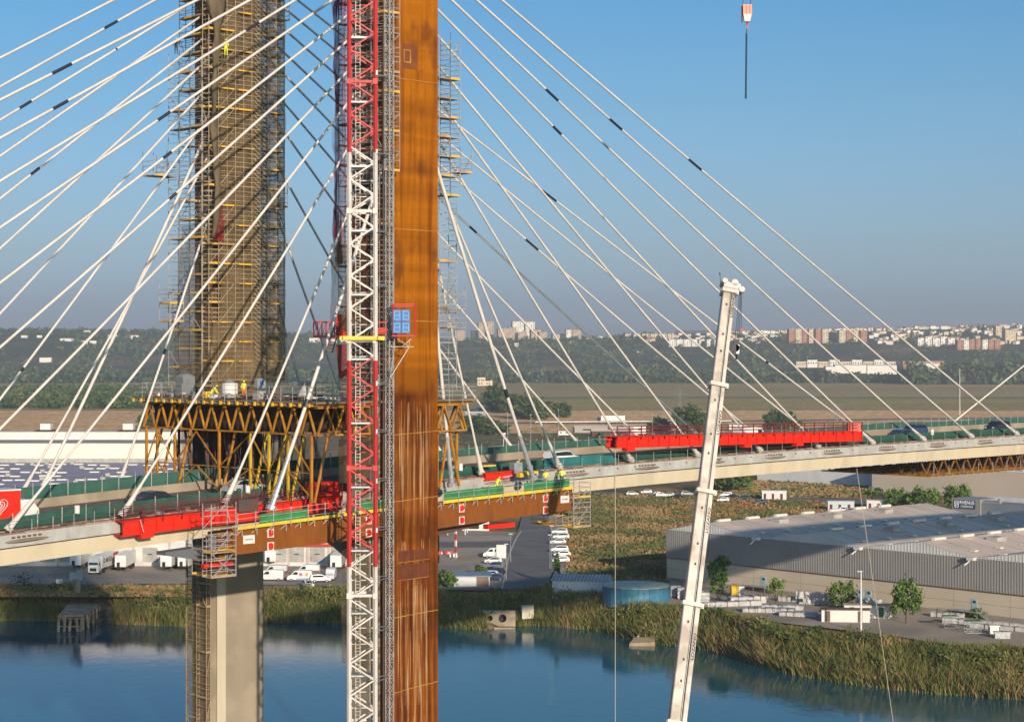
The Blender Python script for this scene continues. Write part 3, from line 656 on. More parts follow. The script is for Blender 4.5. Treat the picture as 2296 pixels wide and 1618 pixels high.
def net(name, label, p0, p1, z0, z1, amp, seed, out, mt, nz_=60, nu=26, cut=None):
    V_, F_ = sheet(p0, p1, z0, z1, nz_, nu, amp, seed, out)
    if cut: F_ = np.array([f for f in F_ if not cut(V_[f].mean(0))])
    o = npmesh(name, V_, F_, mt); props(o, label, 'debris net'); return o
net('debris_net', 'brown debris net hanging over the front of the netted tower', [(-3.6,-18.9),(4.9,-18.9)], [(-3.5,-18.95),(4.7,-18.95)], -2.6, 49, .22, 1, (0,1), M['brownnet'], 130, 34)
net('debris_net', 'thin torn net along the right flank of the netted tower', [(4.95,-18.9),(5.0,-25)], [(4.9,-18.95),(4.9,-25)], -2.4, 38, .40, 4, (1,0), M['brownnet2'], 110, 16)
net('debris_net', 'brown net skirt at the foot of the netted tower', [(-5.2,-18.3),(5.0,-18.3)], [(-4.5,-18.85),(4.9,-18.85)], -3.6, 3.2, .55, 9, (0,1), M['brownnet2'], 24, 30)
net('debris_net', 'brown net on the left foot of the netted tower', [(-5.1,-25.6),(-5.1,-18.6)], [(-4.3,-25),(-4.2,-19)], -3.5, 13.5, .25, 12, (-1,0), M['brownnet'], 44, 18)
# hanging bundle of rolled net and the red net below it, on the left face
b = MB(); rg = random.Random(4); rings = []
for i in range(30):
    z = 37-i*.86; w_ = .26+.12*math.sin(i*1.3)+.22*rg.random()+(.9*(1-i/5) if i < 5 else 0)
    c = B(-4.3+.25*math.sin(i*.35), -18.7+.15*math.cos(i*.5), z); rings.append([c+BU*(w_*math.cos(a))+BN*(.25*math.sin(a)) for a in [2*math.pi*k/8+i*.1 for k in range(8)]])
b.loft(rings); props(b.build('rolled_net', mat('bundled_net', (.13,.10,.06), (.075,.058,.035), scale=1.5, stretch=(1,1,.3), rough=.95, bump=.5), smooth=True), 'brown net bunched into a long hanging roll on the netted tower', 'debris net')
og = thing('outer_scaffold', 'tan tube grid with stair flights standing outside the net of the netted tower', 'scaffolding', B(0,-18.7,-3))
for L_ in range(25):
    z = -3+L_*2.04; b = MB(); d_ = MB()
    for i in range(9): m = -3.9+i*1.06; tubes(b, B(m,-18.72,z), B(m,-18.72,z+2.04), .05)
    for h in (.1,.6,1.1,1.6): tubes(b, B(-3.9 if rg.random()<.7 else -1.8,-18.72,z+h), B(4.6 if rg.random()<.8 else 2.4,-18.72,z+h), .04)
    for k in range(4): tubes(b, B(.7,-18.66,z+k*.5+.5), B(2.3,-18.66,z+k*.5-.6), .06)
    tubes(b, B(-3.9,-18.7,z), B(-2.0,-18.7,z+2.0), .05); tubes(b, B(2.6,-18.7,z+2), B(4.4,-18.7,z), .05)
    b.build('scaffold_lift', M['tantube'], og)
    for a_ in (-3.6,-1.4,2.7):
        if rg.random() < .75: d_.box(B(a_+.8,-18.70,z+.06),(1.6,.22,.16),AX)
    if d_.v: d_.build('platform', M['plank'], og)
net('debris_net', 'small red net hanging at mid height on the netted tower', [(-4.6,-18.5),(-3.3,-18.5)], [(-4.4,-18.5),(-3.5,-18.5)], 11.6, 15.3, .3, 22, (0,1), M['rednet'], 10, 8)
# near leg: scaffold left and front, red and brown nets
c_nl = ring_cells(-3.3, 3.3, 1.6, 6.5, .8, 'u-', 1.6)
scaffold('tower_scaffold', 'scaffolding in front of the dark core behind the crane mast', c_nl, -3.5, 48, 1.95, mt='tube', skip_deck=.1, deck='wood')
scaffold('tower_scaffold', 'scaffolding with yellow boards between crane mast and hoist mast', ring_cells(-4.9,-3.0,6.5,7.9,1.5,'n+',1.9), 17.0, 34.4, 1.85, mt='tube')
scaffold('tower_scaffold', 'plain scaffolding strip between crane mast and hoist mast, lower down', ring_cells(-4.7,-3.1,6.3,7.6,.9,'n+',1.6), -3.6, 17.0, 1.95, mt='tube', skip_deck=.6)
net('debris_net', 'red debris net wrapping the orange tower left of the crane mast, upper part', [(-4.35,1.3),(-4.3,2.9)], [(-4.45,1.5),(-4.3,2.7)], 8.5, 49, .25, 31, (-1,-.6), M['rednet'], 90, 10)
net('debris_net', 'dark red net behind the white part of the crane mast', [(-4.2,2.7),(-4.2,6.2)], [(-4.2,3.4),(-4.2,6.2)], 3.0, 13.5, .2, 33, (-1,0), netmat('dark_red_net', (.20,.014,.016), (.12,.01,.012), .6), 24, 10)
net('debris_net', 'red debris net bulging out left of the crane mast', [(-4.2,1.35),(-4.3,1.6)], [(-4.2,.9),(-4.3,1.6)], 8.2, 34, .7, 35, (-.3,-1), M['rednet2'], 70, 6)
net('debris_net', 'brown debris net left of the crane mast above the red platform', [(-4.6,.9),(-4.3,5.9)], [(-4.6,1.0),(-4.3,5.9)], 2.2, 10.5, .22, 41, (-1,0), M['brownnet'], 24, 14)
net('debris_net', 'dull brown net around the leg between work platform and deck', [(-3.95,1.35),(-3.95,6.6)], [(-3.95,1.4),(-3.95,6.6)], -12.6, -1.6, .18, 47, (-1,0), M['brownnet'], 26, 14)
net('debris_net', 'brown net over the pylon leg face below the deck at left', [(-3.85,-24.9),(-3.85,-20.6)], [(-3.85,-24.9),(-3.85,-20.6)], -58, -18.4, .10, 51, (-1,0), M['brownnet2'], 50, 8)
net('debris_net', 'folded net on the leg behind the crane mast below the deck', [(-3.8,1.7),(-3.8,5.9)], [(-3.8,1.7),(-3.8,5.9)], -30, -17.4, .15, 55, (-1,0), M['brownnet2'], 20, 8)
M['rusttube'] = mat('tan_tube', (.36,.27,.16), (.26,.17,.10), scale=1, rough=.7)
scaffold('leg_scaffold', 'tan scaffold stair on the pylon leg below the deck at left', [[(-3.7,-22.3),(-3.7,-20.5),(-4.2,-20.5),(-4.2,-22.3)],[(-3.7,-24.7),(-3.7,-22.3),(-3.9,-22.3),(-3.9,-24.7)]], -58, -19.5, 2.4, mt='rusttube', deck='rusttube', skip_deck=.65, w=.06)
b = MB(); bbox(b, -3.0, -1.9, -20.34, -20.28, -60, -17.2); b.build('pale_strip', M['conc2'], py)
b = MB(); bbox(b, -1.9, 3.0, -20.32, -20.29, -60, -17.2); b.build('leg_panel', mat('dull_concrete', (.27,.225,.17), (.235,.195,.15), scale=.5, stretch=(1,1,.2), rough=.9, c3=(.30,.25,.19), s3=.3), py)
# right side of the orange column
c_r = [[(5.6,3.9),(5.6,5.3),(7.9,5.3),(7.9,3.9)]]
scaffold('tower_scaffold', 'tall scaffold with yellow boards right of the orange column, upper part', [[(5.4,4.0),(5.4,5.5),(6.9,5.5),(6.9,4.0)],[(6.9,4.0),(6.9,5.5),(8.2,5.5),(8.2,4.0)]], 15.5, 30.9, 1.93, skip_deck=.1)
scaffold('tower_scaffold', 'slender bare scaffold right of the orange column, lower part', [[(5.7,4.0),(5.7,5.2),(8.0,5.2),(8.0,4.0)]], -3.8, 15.5, 1.6, skip_deck=.9)
perch('outrigger platform right of the orange column, upper', [[(8.2,4.0),(8.2,5.5),(9.8,5.5),(9.8,4.0)]], 17.9)
perch('outrigger platform right of the orange column, near the city skyline', [[(6.6,4.0),(6.6,5.4),(9.0,5.4),(9.0,4.0)]], 2.4, 2)
# ================================================================ yellow work platform between the towers
ZP = -4.6
wp = thing('work_platform', 'large work platform on yellow trusses and props around both towers', 'work platform', B(-1,-9,ZP))
b = MB(); bbox(b, -11, 9, -24, 7, ZP-.18, ZP+.02); 
b.build('platform_deck', M['wood'], wp)
for i in range(22):
    t = -24+31*(i+.5)/22; b = MB(); b.bar(B(-11.35,t,ZP-.32), B(9.1,t,ZP-.32), .16, .2); b.build('floor_joist', M['yellow'] if i % 2 else M['wood'], wp)
b = MB()
for i in range(22):
    t = -24+31*(i+.5)/22; b.box(B(-11.36,t,ZP-.3),(.12,.28,.34),AX)
b.build('joist_ends', M['yellow3'], wp)['kind'] = 'stuff'
def truss(m0, t0, m1, t1, z0, z1, n_, mt='yellow', w=.16):
    o = MB(); a = lambda f, z: B(m0+(m1-m0)*f, t0+(t1-t0)*f, z)
    o.bar(a(0,z1), a(1,z1), w); o.bar(a(0,z0), a(1,z0), w)
    for i in range(n_):
        o.bar(a(i/n_,z1), a((i+.5)/n_,z0), w*1.25, w*.8); o.bar(a((i+.5)/n_,z0), a((i+1)/n_,z1), w*1.25, w*.8)
    o.build('truss', M[mt], wp)
for m in (-10.2,-5.2): truss(m, -23.2, m, 5.8, ZP-.55, ZP-3.1, 13)
truss(5.2,-23.2,5.2,6.2,ZP-.55,ZP-3.1,13); truss(8.0,-22,8.0,6.2,ZP-.55,ZP-3.1,12)
truss(-10.2,6.1,-3.9,6.1,ZP-.55,ZP-3.1,3); truss(4.4,6.2,8.4,6.2,ZP-.55,ZP-3.1,2); truss(-10.2,-23.2,8,-23.2,ZP-.55,ZP-3.1,8)
truss(-10.2,-18,-3,-18,ZP-.55,ZP-3.1,3)
pt = [-22.6,-20.6,-17.4,-13.6,-9.6,-4.4,-1.4,1.6,5.2]
for i, t in enumerate(pt):
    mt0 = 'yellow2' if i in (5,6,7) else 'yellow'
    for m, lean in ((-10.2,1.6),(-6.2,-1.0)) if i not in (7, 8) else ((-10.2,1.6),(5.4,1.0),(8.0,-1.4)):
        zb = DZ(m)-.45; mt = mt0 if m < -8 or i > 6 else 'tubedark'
        if m < -8 and i in (3,): continue
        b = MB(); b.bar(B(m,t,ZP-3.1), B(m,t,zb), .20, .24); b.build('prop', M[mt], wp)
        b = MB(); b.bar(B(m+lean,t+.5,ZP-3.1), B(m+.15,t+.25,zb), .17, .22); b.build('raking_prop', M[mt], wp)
for m in (-10.2,):
    for i in range(len(pt)-1):
        b = MB(); za, zb = (ZP-3.3, DZ(m)+2.3) if i % 2 else (DZ(m)+2.3, ZP-3.3)
        b.bar(B(m,pt[i],za), B(m,pt[i+1],zb), .11); b.bar(B(m,pt[i],DZ(m)+2.3 if i%2 else DZ(m)), B(m,pt[i+1],DZ(m) if i%2 else DZ(m)+2.3), .11); b.bar(B(m,pt[i],DZ(m)+2.3), B(m,pt[i+1],DZ(m)+2.3), .09); b.build('bracing', M['yellow'], wp)
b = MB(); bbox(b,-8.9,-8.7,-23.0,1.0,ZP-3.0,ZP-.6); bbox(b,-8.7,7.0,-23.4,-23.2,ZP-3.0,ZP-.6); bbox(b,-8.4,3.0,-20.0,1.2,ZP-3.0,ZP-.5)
b.build('shade_backing', mat('painted_shade_brown', (.035,.022,.015), (.02,.014,.01), scale=1), wp)  # dark brown panels added to stand in for deep shade behind the trusses
def rail_line(parent, pts, z, h=1.25, sp_=1.8, mt='tube', w=.05, nr=3):
    for (ma,ta),(mb_,tb) in zip(pts, pts[1:]):
        a, c = Vector((ma,ta)), Vector((mb_,tb)); n_ = max(1, round((c-a).length/sp_))
        b = MB()
        for k in range(nr): b.bar(B(ma,ta,z+h*(k+1)/nr), B(mb_,tb,z+h*(k+1)/nr), w*.9)
        b.build('guard_rail', M[mt], parent)
        for i in range(n_+1):
            p = a+(c-a)*i/n_; b = MB(); b.bar(B(p.x,p.y,z-.45), B(p.x,p.y,z+h), w); b.build('rail_post', M[mt], parent)
rail_line(wp, [(9,-23),(9,7),(3.6,7)], ZP); rail_line(wp, [(-3.4,7),(-11,7),(-11,-24),(8,-24)], ZP, 1.45)
b = MB(); bbox(b,-3.2,0,-2.6,-.6,0,0.01)
# clutter of the platform
def tag(o, label, cat, group=None, kind=None): return props(o, label, cat, group, kind)
def cyl(mb, c, r, h, n_=16, mi=0, r2=None): mb.bar(Vector(c), Vector(c)+Z*h, 2*r, n=n_, mi=mi, w2=2*(r2 if r2 is not None else r))
b = MB(); bbox(b,-8.9,-7.4,-19.3,-17.9,ZP+.02,ZP+2.1); o_ = b.build('steel_tank', mat('tank_grey', (.17,.19,.20), (.13,.145,.15), scale=1, rough=.5)); tag(o_, 'tall grey steel box on the platform left of the netted tower', 'tank')
b = MB(); b.loft([[B(-8.9,-19.3,ZP+2.1),B(-7.4,-19.3,ZP+2.1),B(-7.4,-17.9,ZP+2.1),B(-8.9,-17.9,ZP+2.1)],[B(-8.5,-18.9,ZP+2.4),B(-7.8,-18.9,ZP+2.4),B(-7.8,-18.3,ZP+2.4),B(-8.5,-18.3,ZP+2.4)]]); b.build('sloped_lid', M['galv'], o_)
o_ = thing('water_drum', 'fat white drum with a grey cap on the platform under the netted tower', 'drum', B(-7.6,-11.5,ZP)); b = MB(); cyl(b,B(-7.6,-11.5,ZP+.02),.82,1.5,20); b.build('drum_body', M['white'], o_); b = MB(); cyl(b,B(-7.6,-11.5,ZP+1.52),.6,.35,16,r2=.25); b.build('cap', M['galv'], o_)
b = MB(); b.box(B(-9.6,-12.6,ZP+.4),(.7,.7,.65),AX); tag(b.build('yellow_crate', M['yellow3']), 'yellow crate on the platform beside the white drum', 'crate')
o_ = thing('site_cabinet', 'blue and grey cabinet on a post on the platform', 'cabinet', B(-4,-12.6,ZP)); b = MB(); b.bar(B(-4.9,-10.1,ZP),B(-4.9,-10.1,ZP+1.0),.1); b.build('post', M['tube'], o_); b = MB(); b.box(B(-4.9,-10.1,ZP+1.5),(1.0,.5,.95),AX); b.build('cabinet_box', M['galv'], o_); b = MB(); b.box(B(-4.9,-9.83,ZP+1.55),(.4,.04,.5),AX); b.build('door_panel', M['blue'], o_)
o_ = thing('generator', 'white and grey generator unit on the platform between the towers', 'generator', B(-6,-5,ZP)); b = MB(); b.box(B(-6.5,-.6,ZP+.95),(1.1,1.0,1.1),AX); b.build('housing', M['white'], o_); b = MB(); b.box(B(-6.5,-.6,ZP+1.65),(1.7,1.5,.28),AX); b.build('roof', M['galv'], o_); b = MB(); b.box(B(-6.5,-.6,ZP+.2),(1.3,1.2,.3),AX); b.build('skid', M['tubedark'], o_)
b = MB(); b.box(B(-9.3,-4.0,ZP+.45),(1.2,1.0,.8),AX); tag(b.build('steel_box', M['fascia']), 'grey box on the platform right of the cabinet', 'box')
b = MB()
for i in range(6): b.bar(B(-10.4+i*.25,-.4,ZP+.1), B(-10.0+i*.25,-1.8,ZP+1.2), .1)
tag(b.build('timber_rack', M['wood']), 'slanting rack of brown timber boards at the platform edge', 'boards')
b = MB(); b.bar(B(-3,-3.5,ZP),B(-3,-3.5,ZP+2.7),.08); b.box(B(-3,-3.5,ZP+2.7),(.7,.2,.12),AX); tag(b.build('flood_lamp', M['dark']), 'small dark flood lamp on a pole on the platform', 'lamp')
rg = random.Random(11); b = MB()
for i in range(90):
    m, t = rg.uniform(-10.6,-5.4), rg.uniform(-23,5); b.box(B(m,t,ZP+.15+rg.random()*.25),(rg.uniform(.2,1.2),rg.uniform(.2,.7),rg.uniform(.1,.45)),AX,mi=rg.choice([0,0,1,2,3,3,4]))
tag(b.build('site_clutter', [M['wood'],M['galv'],M['white'],M['tubedark'],M['fascia']]), 'loose building material spread over the work platform', 'building material', kind='stuff')
# dark rods and hoses hanging between platform and deck by the netted tower
b = MB(); rg = random.Random(12)
for i in range(46):
    m, t = rg.uniform(-6.5,4), rg.uniform(-18.5,-11); b.bar(B(m,t,ZP-.4), B(m+rg.uniform(-1.2,1.2),t+rg.uniform(-1,1),DZ(m)-.3), .06, cap=False)
tag(b.build('hanging_rods', M['tubedark']), 'tangle of dark rods and hoses under the work platform', 'rods', kind='stuff')
net('debris_net', 'shade darkened net wrapping the netted tower under the work platform', [(-4.4,-24.9),(-4.4,-19.3),(4.6,-19.3)], [(-4.4,-24.9),(-4.4,-19.3),(4.6,-19.3)], -13.2, ZP-.3, .15, 61, (0,1), netmat('shade_darkened_net', (.05,.04,.03), (.035,.03,.022), .72), 16, 30)  # shade under the platform is put into this net's near black colour
# ================================================================ lettering helper
def text(name, s, h, loc, right, up, mt, parent, extr=.01, align='CENTER', bold=0.0, sx=1.0):
    cu = bpy.data.curves.new(name, 'FONT'); cu.body = s; cu.size = h*1.38; cu.align_x = align; cu.align_y = 'CENTER'; cu.extrude = extr; cu.offset = bold*h
    to = bpy.data.objects.new('tmp', cu); COL.objects.link(to); dg = bpy.context.evaluated_depsgraph_get()
    me = bpy.data.meshes.new_from_object(to.evaluated_get(dg)); bpy.data.objects.remove(to); me.materials.clear(); me.materials.append(mt)
    o = bpy.data.objects.new(name, me); COL.objects.link(o)
    r = Vector(right).normalized(); u = Vector(up).normalized(); nn = r.cross(u)
    mtx = Matrix(((r.x*sx,u.x,nn.x,loc[0]),(r.y*sx,u.y,nn.y,loc[1]),(r.z*sx,u.z,nn.z,loc[2]),(0,0,0,1)))
    if parent is not None: o.parent = parent; o.matrix_parent_inverse = full_inv(parent)
    o.matrix_basis = mtx; return o
def full_inv(p):
    Mx = Matrix.Identity(4); q = p; chain = []
    while q is not None: chain.append(q); q = q.parent
    for q in reversed(chain): Mx = Mx @ q.matrix_parent_inverse @ q.matrix_basis
    return Mx.inverted()
M['letter'] = mat('lettering_black', (.02,.02,.025), rough=.6); M['letterw'] = mat('lettering_white', (.8,.8,.8), rough=.6)
M['cortendark'] = mat('dull_rust', (.10,.04,.02), (.05,.03,.025), scale=2, rough=.8)
for o_ in list(bpy.data.objects):
    if o_.name.startswith('sign_lettering'): bpy.data.objects.remove(o_)
for o_, m_ in ((sbl, -19.0), (sbr, 21.0)):
    s_ = [c for c in o_.children if c.name.startswith('sign_board')][0]
    text('lettering', 'acciona', .2, B(m_, 7.55, DZ(m_)-2.68), BU, Z, mat('sign_ink', (.10,.02,.09)), s_)
# ================================================================ red and white tower crane mast
YC = 171.0; XC = (812.5-CX)/F*YC; zc = lambda y: -(y-HY)/F*YC
cr = thing('tower_crane', 'red and white lattice mast of a tower crane standing left of the orange column', 'tower crane', (XC, YC, -60))
ca, cb_ = Vector((math.cos(.06), math.sin(.06), 0)), Vector((-math.sin(.06), math.cos(.06), 0))
def C4(i, z, hw=1.16): return Vector((XC, YC, z))+ca*(hw*(1 if i in (1,2) else -1))+cb_*(hw*(1 if i in (2,3) else -1))
bands = [(-60, zc(1267), 'cranewhite'), (zc(1267), zc(808), 'cranered'), (zc(808), zc(345), 'cranewhite'), (zc(345), 62, 'cranered')]
def cmat(z):
    for a, c, m in bands:
        if a <= z < c: return m
    return 'cranered'
step = 36*YC/F; zn = [zc(187)+i*step for i in range(-50, 40)]; zn = [z for z in zn if -58 < z < 60]
for a, c, m in bands:
    b = MB()
    for i in range(4): b.bar(C4(i,a), C4(i,c), .27)
    b.build('mast_chords', M[m], cr); b = MB()
    for j, z in enumerate(zn):
        if not a <= z < c: continue
        for f in range(4):
            i0, i1 = f, (f+1) % 4
            if (j+(f//2)) % 2: i0, i1 = i1, i0
            b.bar(C4(i0,z,1.1), C4(i1,z+step,1.1), .13, cap=False)
            if f == 2: b.bar(C4(i0,z,1.1), C4(i1,z,1.1), .08, cap=False)
    b.build('mast_lacing', M[m], cr)
for y in (-101, 187, 475, 763, 1047, 1331, 1618):
    b = MB(); z = zc(y)
    for i in range(4): b.bar(C4(i,z,1.12), C4((i+1)%4,z,1.12), .24)
    b.build('section_frame', M[cmat(z)], cr)
    for i in range(2):
        b = MB(); b.box(C4(i,z,1.16)-cb_*.16,(.42,.16,.5),(ca,cb_,Z)); b.build('joint_plate', M[cmat(z)], cr)
for y in (86,230,374,518,661,805,948,1091,1233,1373,1513):
    b = MB(); b.box(Vector((XC,YC+.3,zc(y))),(2.0,1.5,.14),(ca,cb_,Z)); b.build('landing', M['galv'], cr)
b = MB()
for s in (-1,1): b.bar(Vector((XC-.45+s*.2,YC+.5,-58)), Vector((XC-.45+s*.2,YC+.5,60)), .06)
for i in range(390): b.bar(Vector((XC-.65,YC+.5,-58+i*.3)), Vector((XC-.25,YC+.5,-58+i*.3)), .035, cap=False)
b.build('ladder', M['cranewhite'], cr)
b = MB(); z = zc(758)
for i in range(4):
    p, q = C4(i,z,1.55), C4((i+1)%4,z,1.55); b.bar(p+(p-q)*.14, q+(q-p)*.14, .28, .34)
b.build('guide_collar', M['yellow3'], cr)
# ================================================================ hoist mast, ties and lift cage
hm = thing('hoist_mast', 'slender grey lattice mast of a passenger hoist beside the orange column', 'hoist mast', B(-4.25,9.4,-60))
H4 = lambda i, z, hw=.27: B(-4.25,9.4,z)+BU*(hw*(1 if i in (1,2) else -1))+BN*(hw*(1 if i in (2,3) else -1))
b = MB()
for i in range(4): b.bar(H4(i,-60), H4(i,62), .07)
b.build('mast_tubes', M['tube'], hm); b = MB(); st = .75
for j in range(int(120/st)):
    z = -59+j*st
    for f in range(4):
        b.bar(H4(f,z), H4((f+1)%4,z), .045, cap=False)
        b.bar(H4(f if j%2 else (f+1)%4,z), H4((f+1)%4 if j%2 else f,z+st), .045, cap=False)
b.build('mast_lacing', M['tube'], hm)
for y in (170,345,520,640,860,967,1076.6,1186,1297.6,1411,1522,1632):
    z = -(y-HY)/F*178; b = MB()
    zk = z*.962; b.bar(B(-4.4,9.4,z), C4(1,zk,1.2), .08); b.bar(B(-4.4,9.2,z+.12), C4(2,zk+.12,1.2), .08); b.box(C4(1,z*.962+.05,1.3),(.14,.12,.4),(ca,cb_,Z)); b.build('tie_bracket', M['galv'], hm)
b = MB(); b.bar(B(-5.0,9.4,-60), B(-5.0,9.4,30), .12); b.build('power_rail', M['tubedark'], hm)
# scaffolding-like dark cage next to it left out below the deck; the lift cage
cg = thing('hoist_cage', 'blue and red hoist cage hanging on the face of the orange column', 'hoist cage', P(906,748,178)); c0 = P(906,717,178.2)
b = MB()
for sx_ in (-1,1):
    for sy_ in (-1,1): b.bar(c0+Vector((sx_*1.0,sy_*.7,-1.45)), c0+Vector((sx_*1.0,sy_*.7,1.45)), .08)
for z_ in (-1.45,1.25,1.45):
    for a in ((-1,-1,1,-1),(1,-1,1,1),(1,1,-1,1),(-1,1,-1,-1)): b.bar(c0+Vector((a[0]*1.0,a[1]*.7,z_)), c0+Vector((a[2]*1.0,a[3]*.7,z_)), .09)
b.build('cage_frame', M['cranered'], cg)
for i in range(2):
    for j in range(2):
        c1 = c0+Vector((-.62+i*.82,-.72,-.72+j*1.12)); b = MB(); b.box(c1,(.78,.05,1.06)); p_ = b.build('mesh_panel', M['blue'], cg)
        b = MB()
        for k in (-.25,.25): b.bar(c1+Vector((k,-.04,-.38)), c1+Vector((k,-.04,.38)), .05)
        for k in (-.38,0,.38): b.bar(c1+Vector((-.25,-.04,k)), c1+Vector((.25,-.04,k)), .05)
        b.build('panel_frame', mat('pale_blue', (.25,.42,.62)), p_)
b = MB(); b.box(c0+Vector((0,0,-1.5)),(2.2,1.6,.12)); b.build('cage_floor', M['cranered'], cg)
b = MB(); b.box(c0+Vector((-1.1,.3,-.2)),(.3,.5,1.6)); b.build('drive_unit', M['galv'], cg)
b = MB()
for s in (-.9,.5): 
    b.bar(c0+Vector((s,0,-1.6)), c0+Vector((s,0,-2.5)), .06); b.bar(c0+Vector((s,0,-2.5)), c0+Vector((-1.3,0,-5.4)), .07)
b.bar(c0+Vector((-1.3,0,-2.5)), c0+Vector((.9,0,-2.5)), .07); b.bar(c0+Vector((-.9,0,-1.6)), c0+Vector((.5,0,-2.5)), .05); b.bar(c0+Vector((.9,0,-1.6)), c0+Vector((-.2,0,-2.5)), .05)
b.build('support_brackets', M['tube'], cg)
# red platform with stair hung left of the mast
rp_ = thing('red_gantry', 'red railed platform with a steep stair hung beside the crane mast', 'platform', P(745,790,184)); Yr = 184.0
def R_(x, y, dy=0): return P(x, y, Yr+dy)
b = MB()
for x0,x1,y0,y1 in ((703,778,722,754),):
    for d in (0,2.2):
        b.bar(R_(x0,y0,d),R_(x1,y0,d),.14); b.bar(R_(x0,y1,d),R_(x1,y1,d),.18)
        for i in range(9): b.bar(R_(x0+(x1-x0)*i/8,y0,d),R_(x0+(x1-x0)*i/8,y1,d),.08)
        for i in range(8): b.bar(R_(x0+(x1-x0)*i/8,y1,d),R_(x0+(x1-x0)*(i+1)/8,y0,d),.06)
    for x in (x0,x1): b.bar(R_(x,y0,0),R_(x,y0,2.2),.1); b.bar(R_(x,y1,0),R_(x,y1,2.2),.1)
b.build('railing_frame', M['cranered'], rp_)
b = MB(); b.prism([R_(703,754,0),R_(778,754,0),R_(778,754,2.2),R_(703,754,2.2)], Z*-.12); b.build('platform_floor', M['red'], rp_)
b = MB()
for d in (0,.9):
    b.bar(R_(752,728,d),R_(730,787,d),.12); b.bar(R_(763,728,d),R_(745,790,d),.12)
for i in range(9): f = i/8; b.bar(R_(752-22*f,730+57*f,0),R_(752-22*f,730+57*f,.9),.2,.06); b.bar(R_(752-22*f,730+57*f,0),R_(763-18*f,730+59*f,0),.1,.06)
b.build('stair', M['darkred'], rp_)
b = MB(); b.box(R_(771,730,1),(1.4,1.6,2.2)); b.build('winch_housing', M['red'], rp_)
b = MB(); b.box(R_(853,740,-7),(1.2,.5,.5)); b.bar(R_(845,722,-7),R_(868,722,-7),.12); b.bar(R_(845,748,-7),R_(868,748,-7),.12); b.build('counter_frame', M['cranered'], rp_)
b = MB(); b.loft([[R_(753,772,0),R_(780,772,0),R_(780,772,2),R_(753,772,2)],[R_(760,848,.3),R_(778,848,.3),R_(778,848,1.8),R_(760,848,1.8)]]); b.build('red_chute', M['darkred'], rp_)
# ================================================================ mobile crane boom
M['boomcream'] = mat('boom_cream', (.60,.53,.46), (.50,.44,.38), scale=.6, stretch=(1,1,.15), rough=.45, c3=(.33,.28,.23), s3=.5)
bm = thing('crane_boom', 'cream telescopic crane boom rising in front of the bridge on the right', 'mobile crane', P(1519,1618,150))
pt_, pb_ = P(1634.5,650,166), P(1519,1615,151); ax_ = (pt_-pb_).normalized(); LT = (pt_-pb_).length
rt = Vector((1,.15,0)); rt = (rt-ax_*rt.dot(ax_)).normalized(); fr = ax_.cross(rt).normalized()
if fr.y > 0: fr = -fr
def bp_(s, x, y): return pb_+ax_*s+rt*x+fr*y
joints = [-30, 0, LT*(1-.743), LT*(1-.487), LT*(1-.233), LT]
wd = [1.50, 1.36, 1.26, 1.17, 1.08]
for i in range(5):
    s0, s1, w_ = joints[i], joints[i+1], wd[i]; h = w_/2
    b = MB(); prof = [(-h,-.5),(-h,.34),(-h+.06,.40),(h*.15,.40),(h*.18,.10),(h*.42,.10),(h*.46,.36),(h*.55,.38),(h,.34),(h,-.5)]
    b.loft([[bp_(s0,x,y) for x, y in prof],[bp_(s1,x,y) for x, y in prof]]); st_ = b.build('boom_stage', M['boomcream'], bm)
    b = MB(); b.box(bp_((s0+s1)/2,h*.30,.14),(w_*.17,.10,s1-s0-.02),(rt,fr,ax_)); b.build('groove', M['black'], st_)
    b = MB(); b.bar(bp_(s0,h*.30,.24), bp_(s1,h*.30,.24), .08, n=8); b.build('guide_pipe', M['galv'], st_)
    b = MB(); s = s1-.3; b.box(bp_(s,0,.05),(w_+.30,1.25,.34),(rt,fr,ax_)); b.box(bp_(s,h+.12,.35),(.3,.3,.42),(rt,fr,ax_)); b.box(bp_(s,-h-.1,.35),(.22,.3,.3),(rt,fr,ax_)); b.build('collar', M['cranewhite'], st_)
    for f in (.32,.5,.82):
        if s0 < 0: continue
        b = MB(); b.box(bp_(s0+(s1-s0)*f,-h*.25,.405),(.14,.03,.2),(rt,fr,ax_)); b.build('peep_hole', M['dark'], st_)
    if i in (1,3,4,2):
        f = {1:.62,2:.72,3:.62,4:.82}[i]
        text('lettering', 'LOZANO', .22, bp_(s0+(s1-s0)*f,h*.775,.372), ax_, -rt, M['letter'], st_, bold=.03, sx=1.75)
hd = MB(); hd.box(bp_(LT+.2,0,.1),(1.2,1.0,.5),(rt,fr,ax_)); hd.bar(bp_(LT+.5,-.55,-.5),bp_(LT+.5,-.55,.7),.5,n=12); hd.bar(bp_(LT+.55,.35,-.5),bp_(LT+.55,.35,.6),.62,n=12); hd.bar(bp_(LT+.15,1.05,-.3),bp_(LT+.15,1.05,.4),.55,n=12)
hd.box(bp_(LT+.45,.2,.1),(1.5,.2,.5),(rt,fr,ax_)); hd.box(bp_(LT+.25,.75,.1),(.9,.3,.35),(rt,fr,ax_)); hdo = hd.build('boom_head', M['cranewhite'], bm)
hd = MB(); hd.bar(bp_(LT+.5,-.8,0),bp_(LT+1.3,-.95,0),.04); hd.bar(bp_(LT+1.3,-.95,0),bp_(LT+1.45,-1.0,0),.08); hd.build('aerial', M['black'], hdo)
b = MB(); hb = P(1651,785,166)
for dx in (-.12,.05,.2): b.bar(bp_(LT+.1,1.0+dx*.5,.05), hb+Vector((dx,0,.9)), .03, cap=False)
b.build('hoist_rope', M['black'], bm)
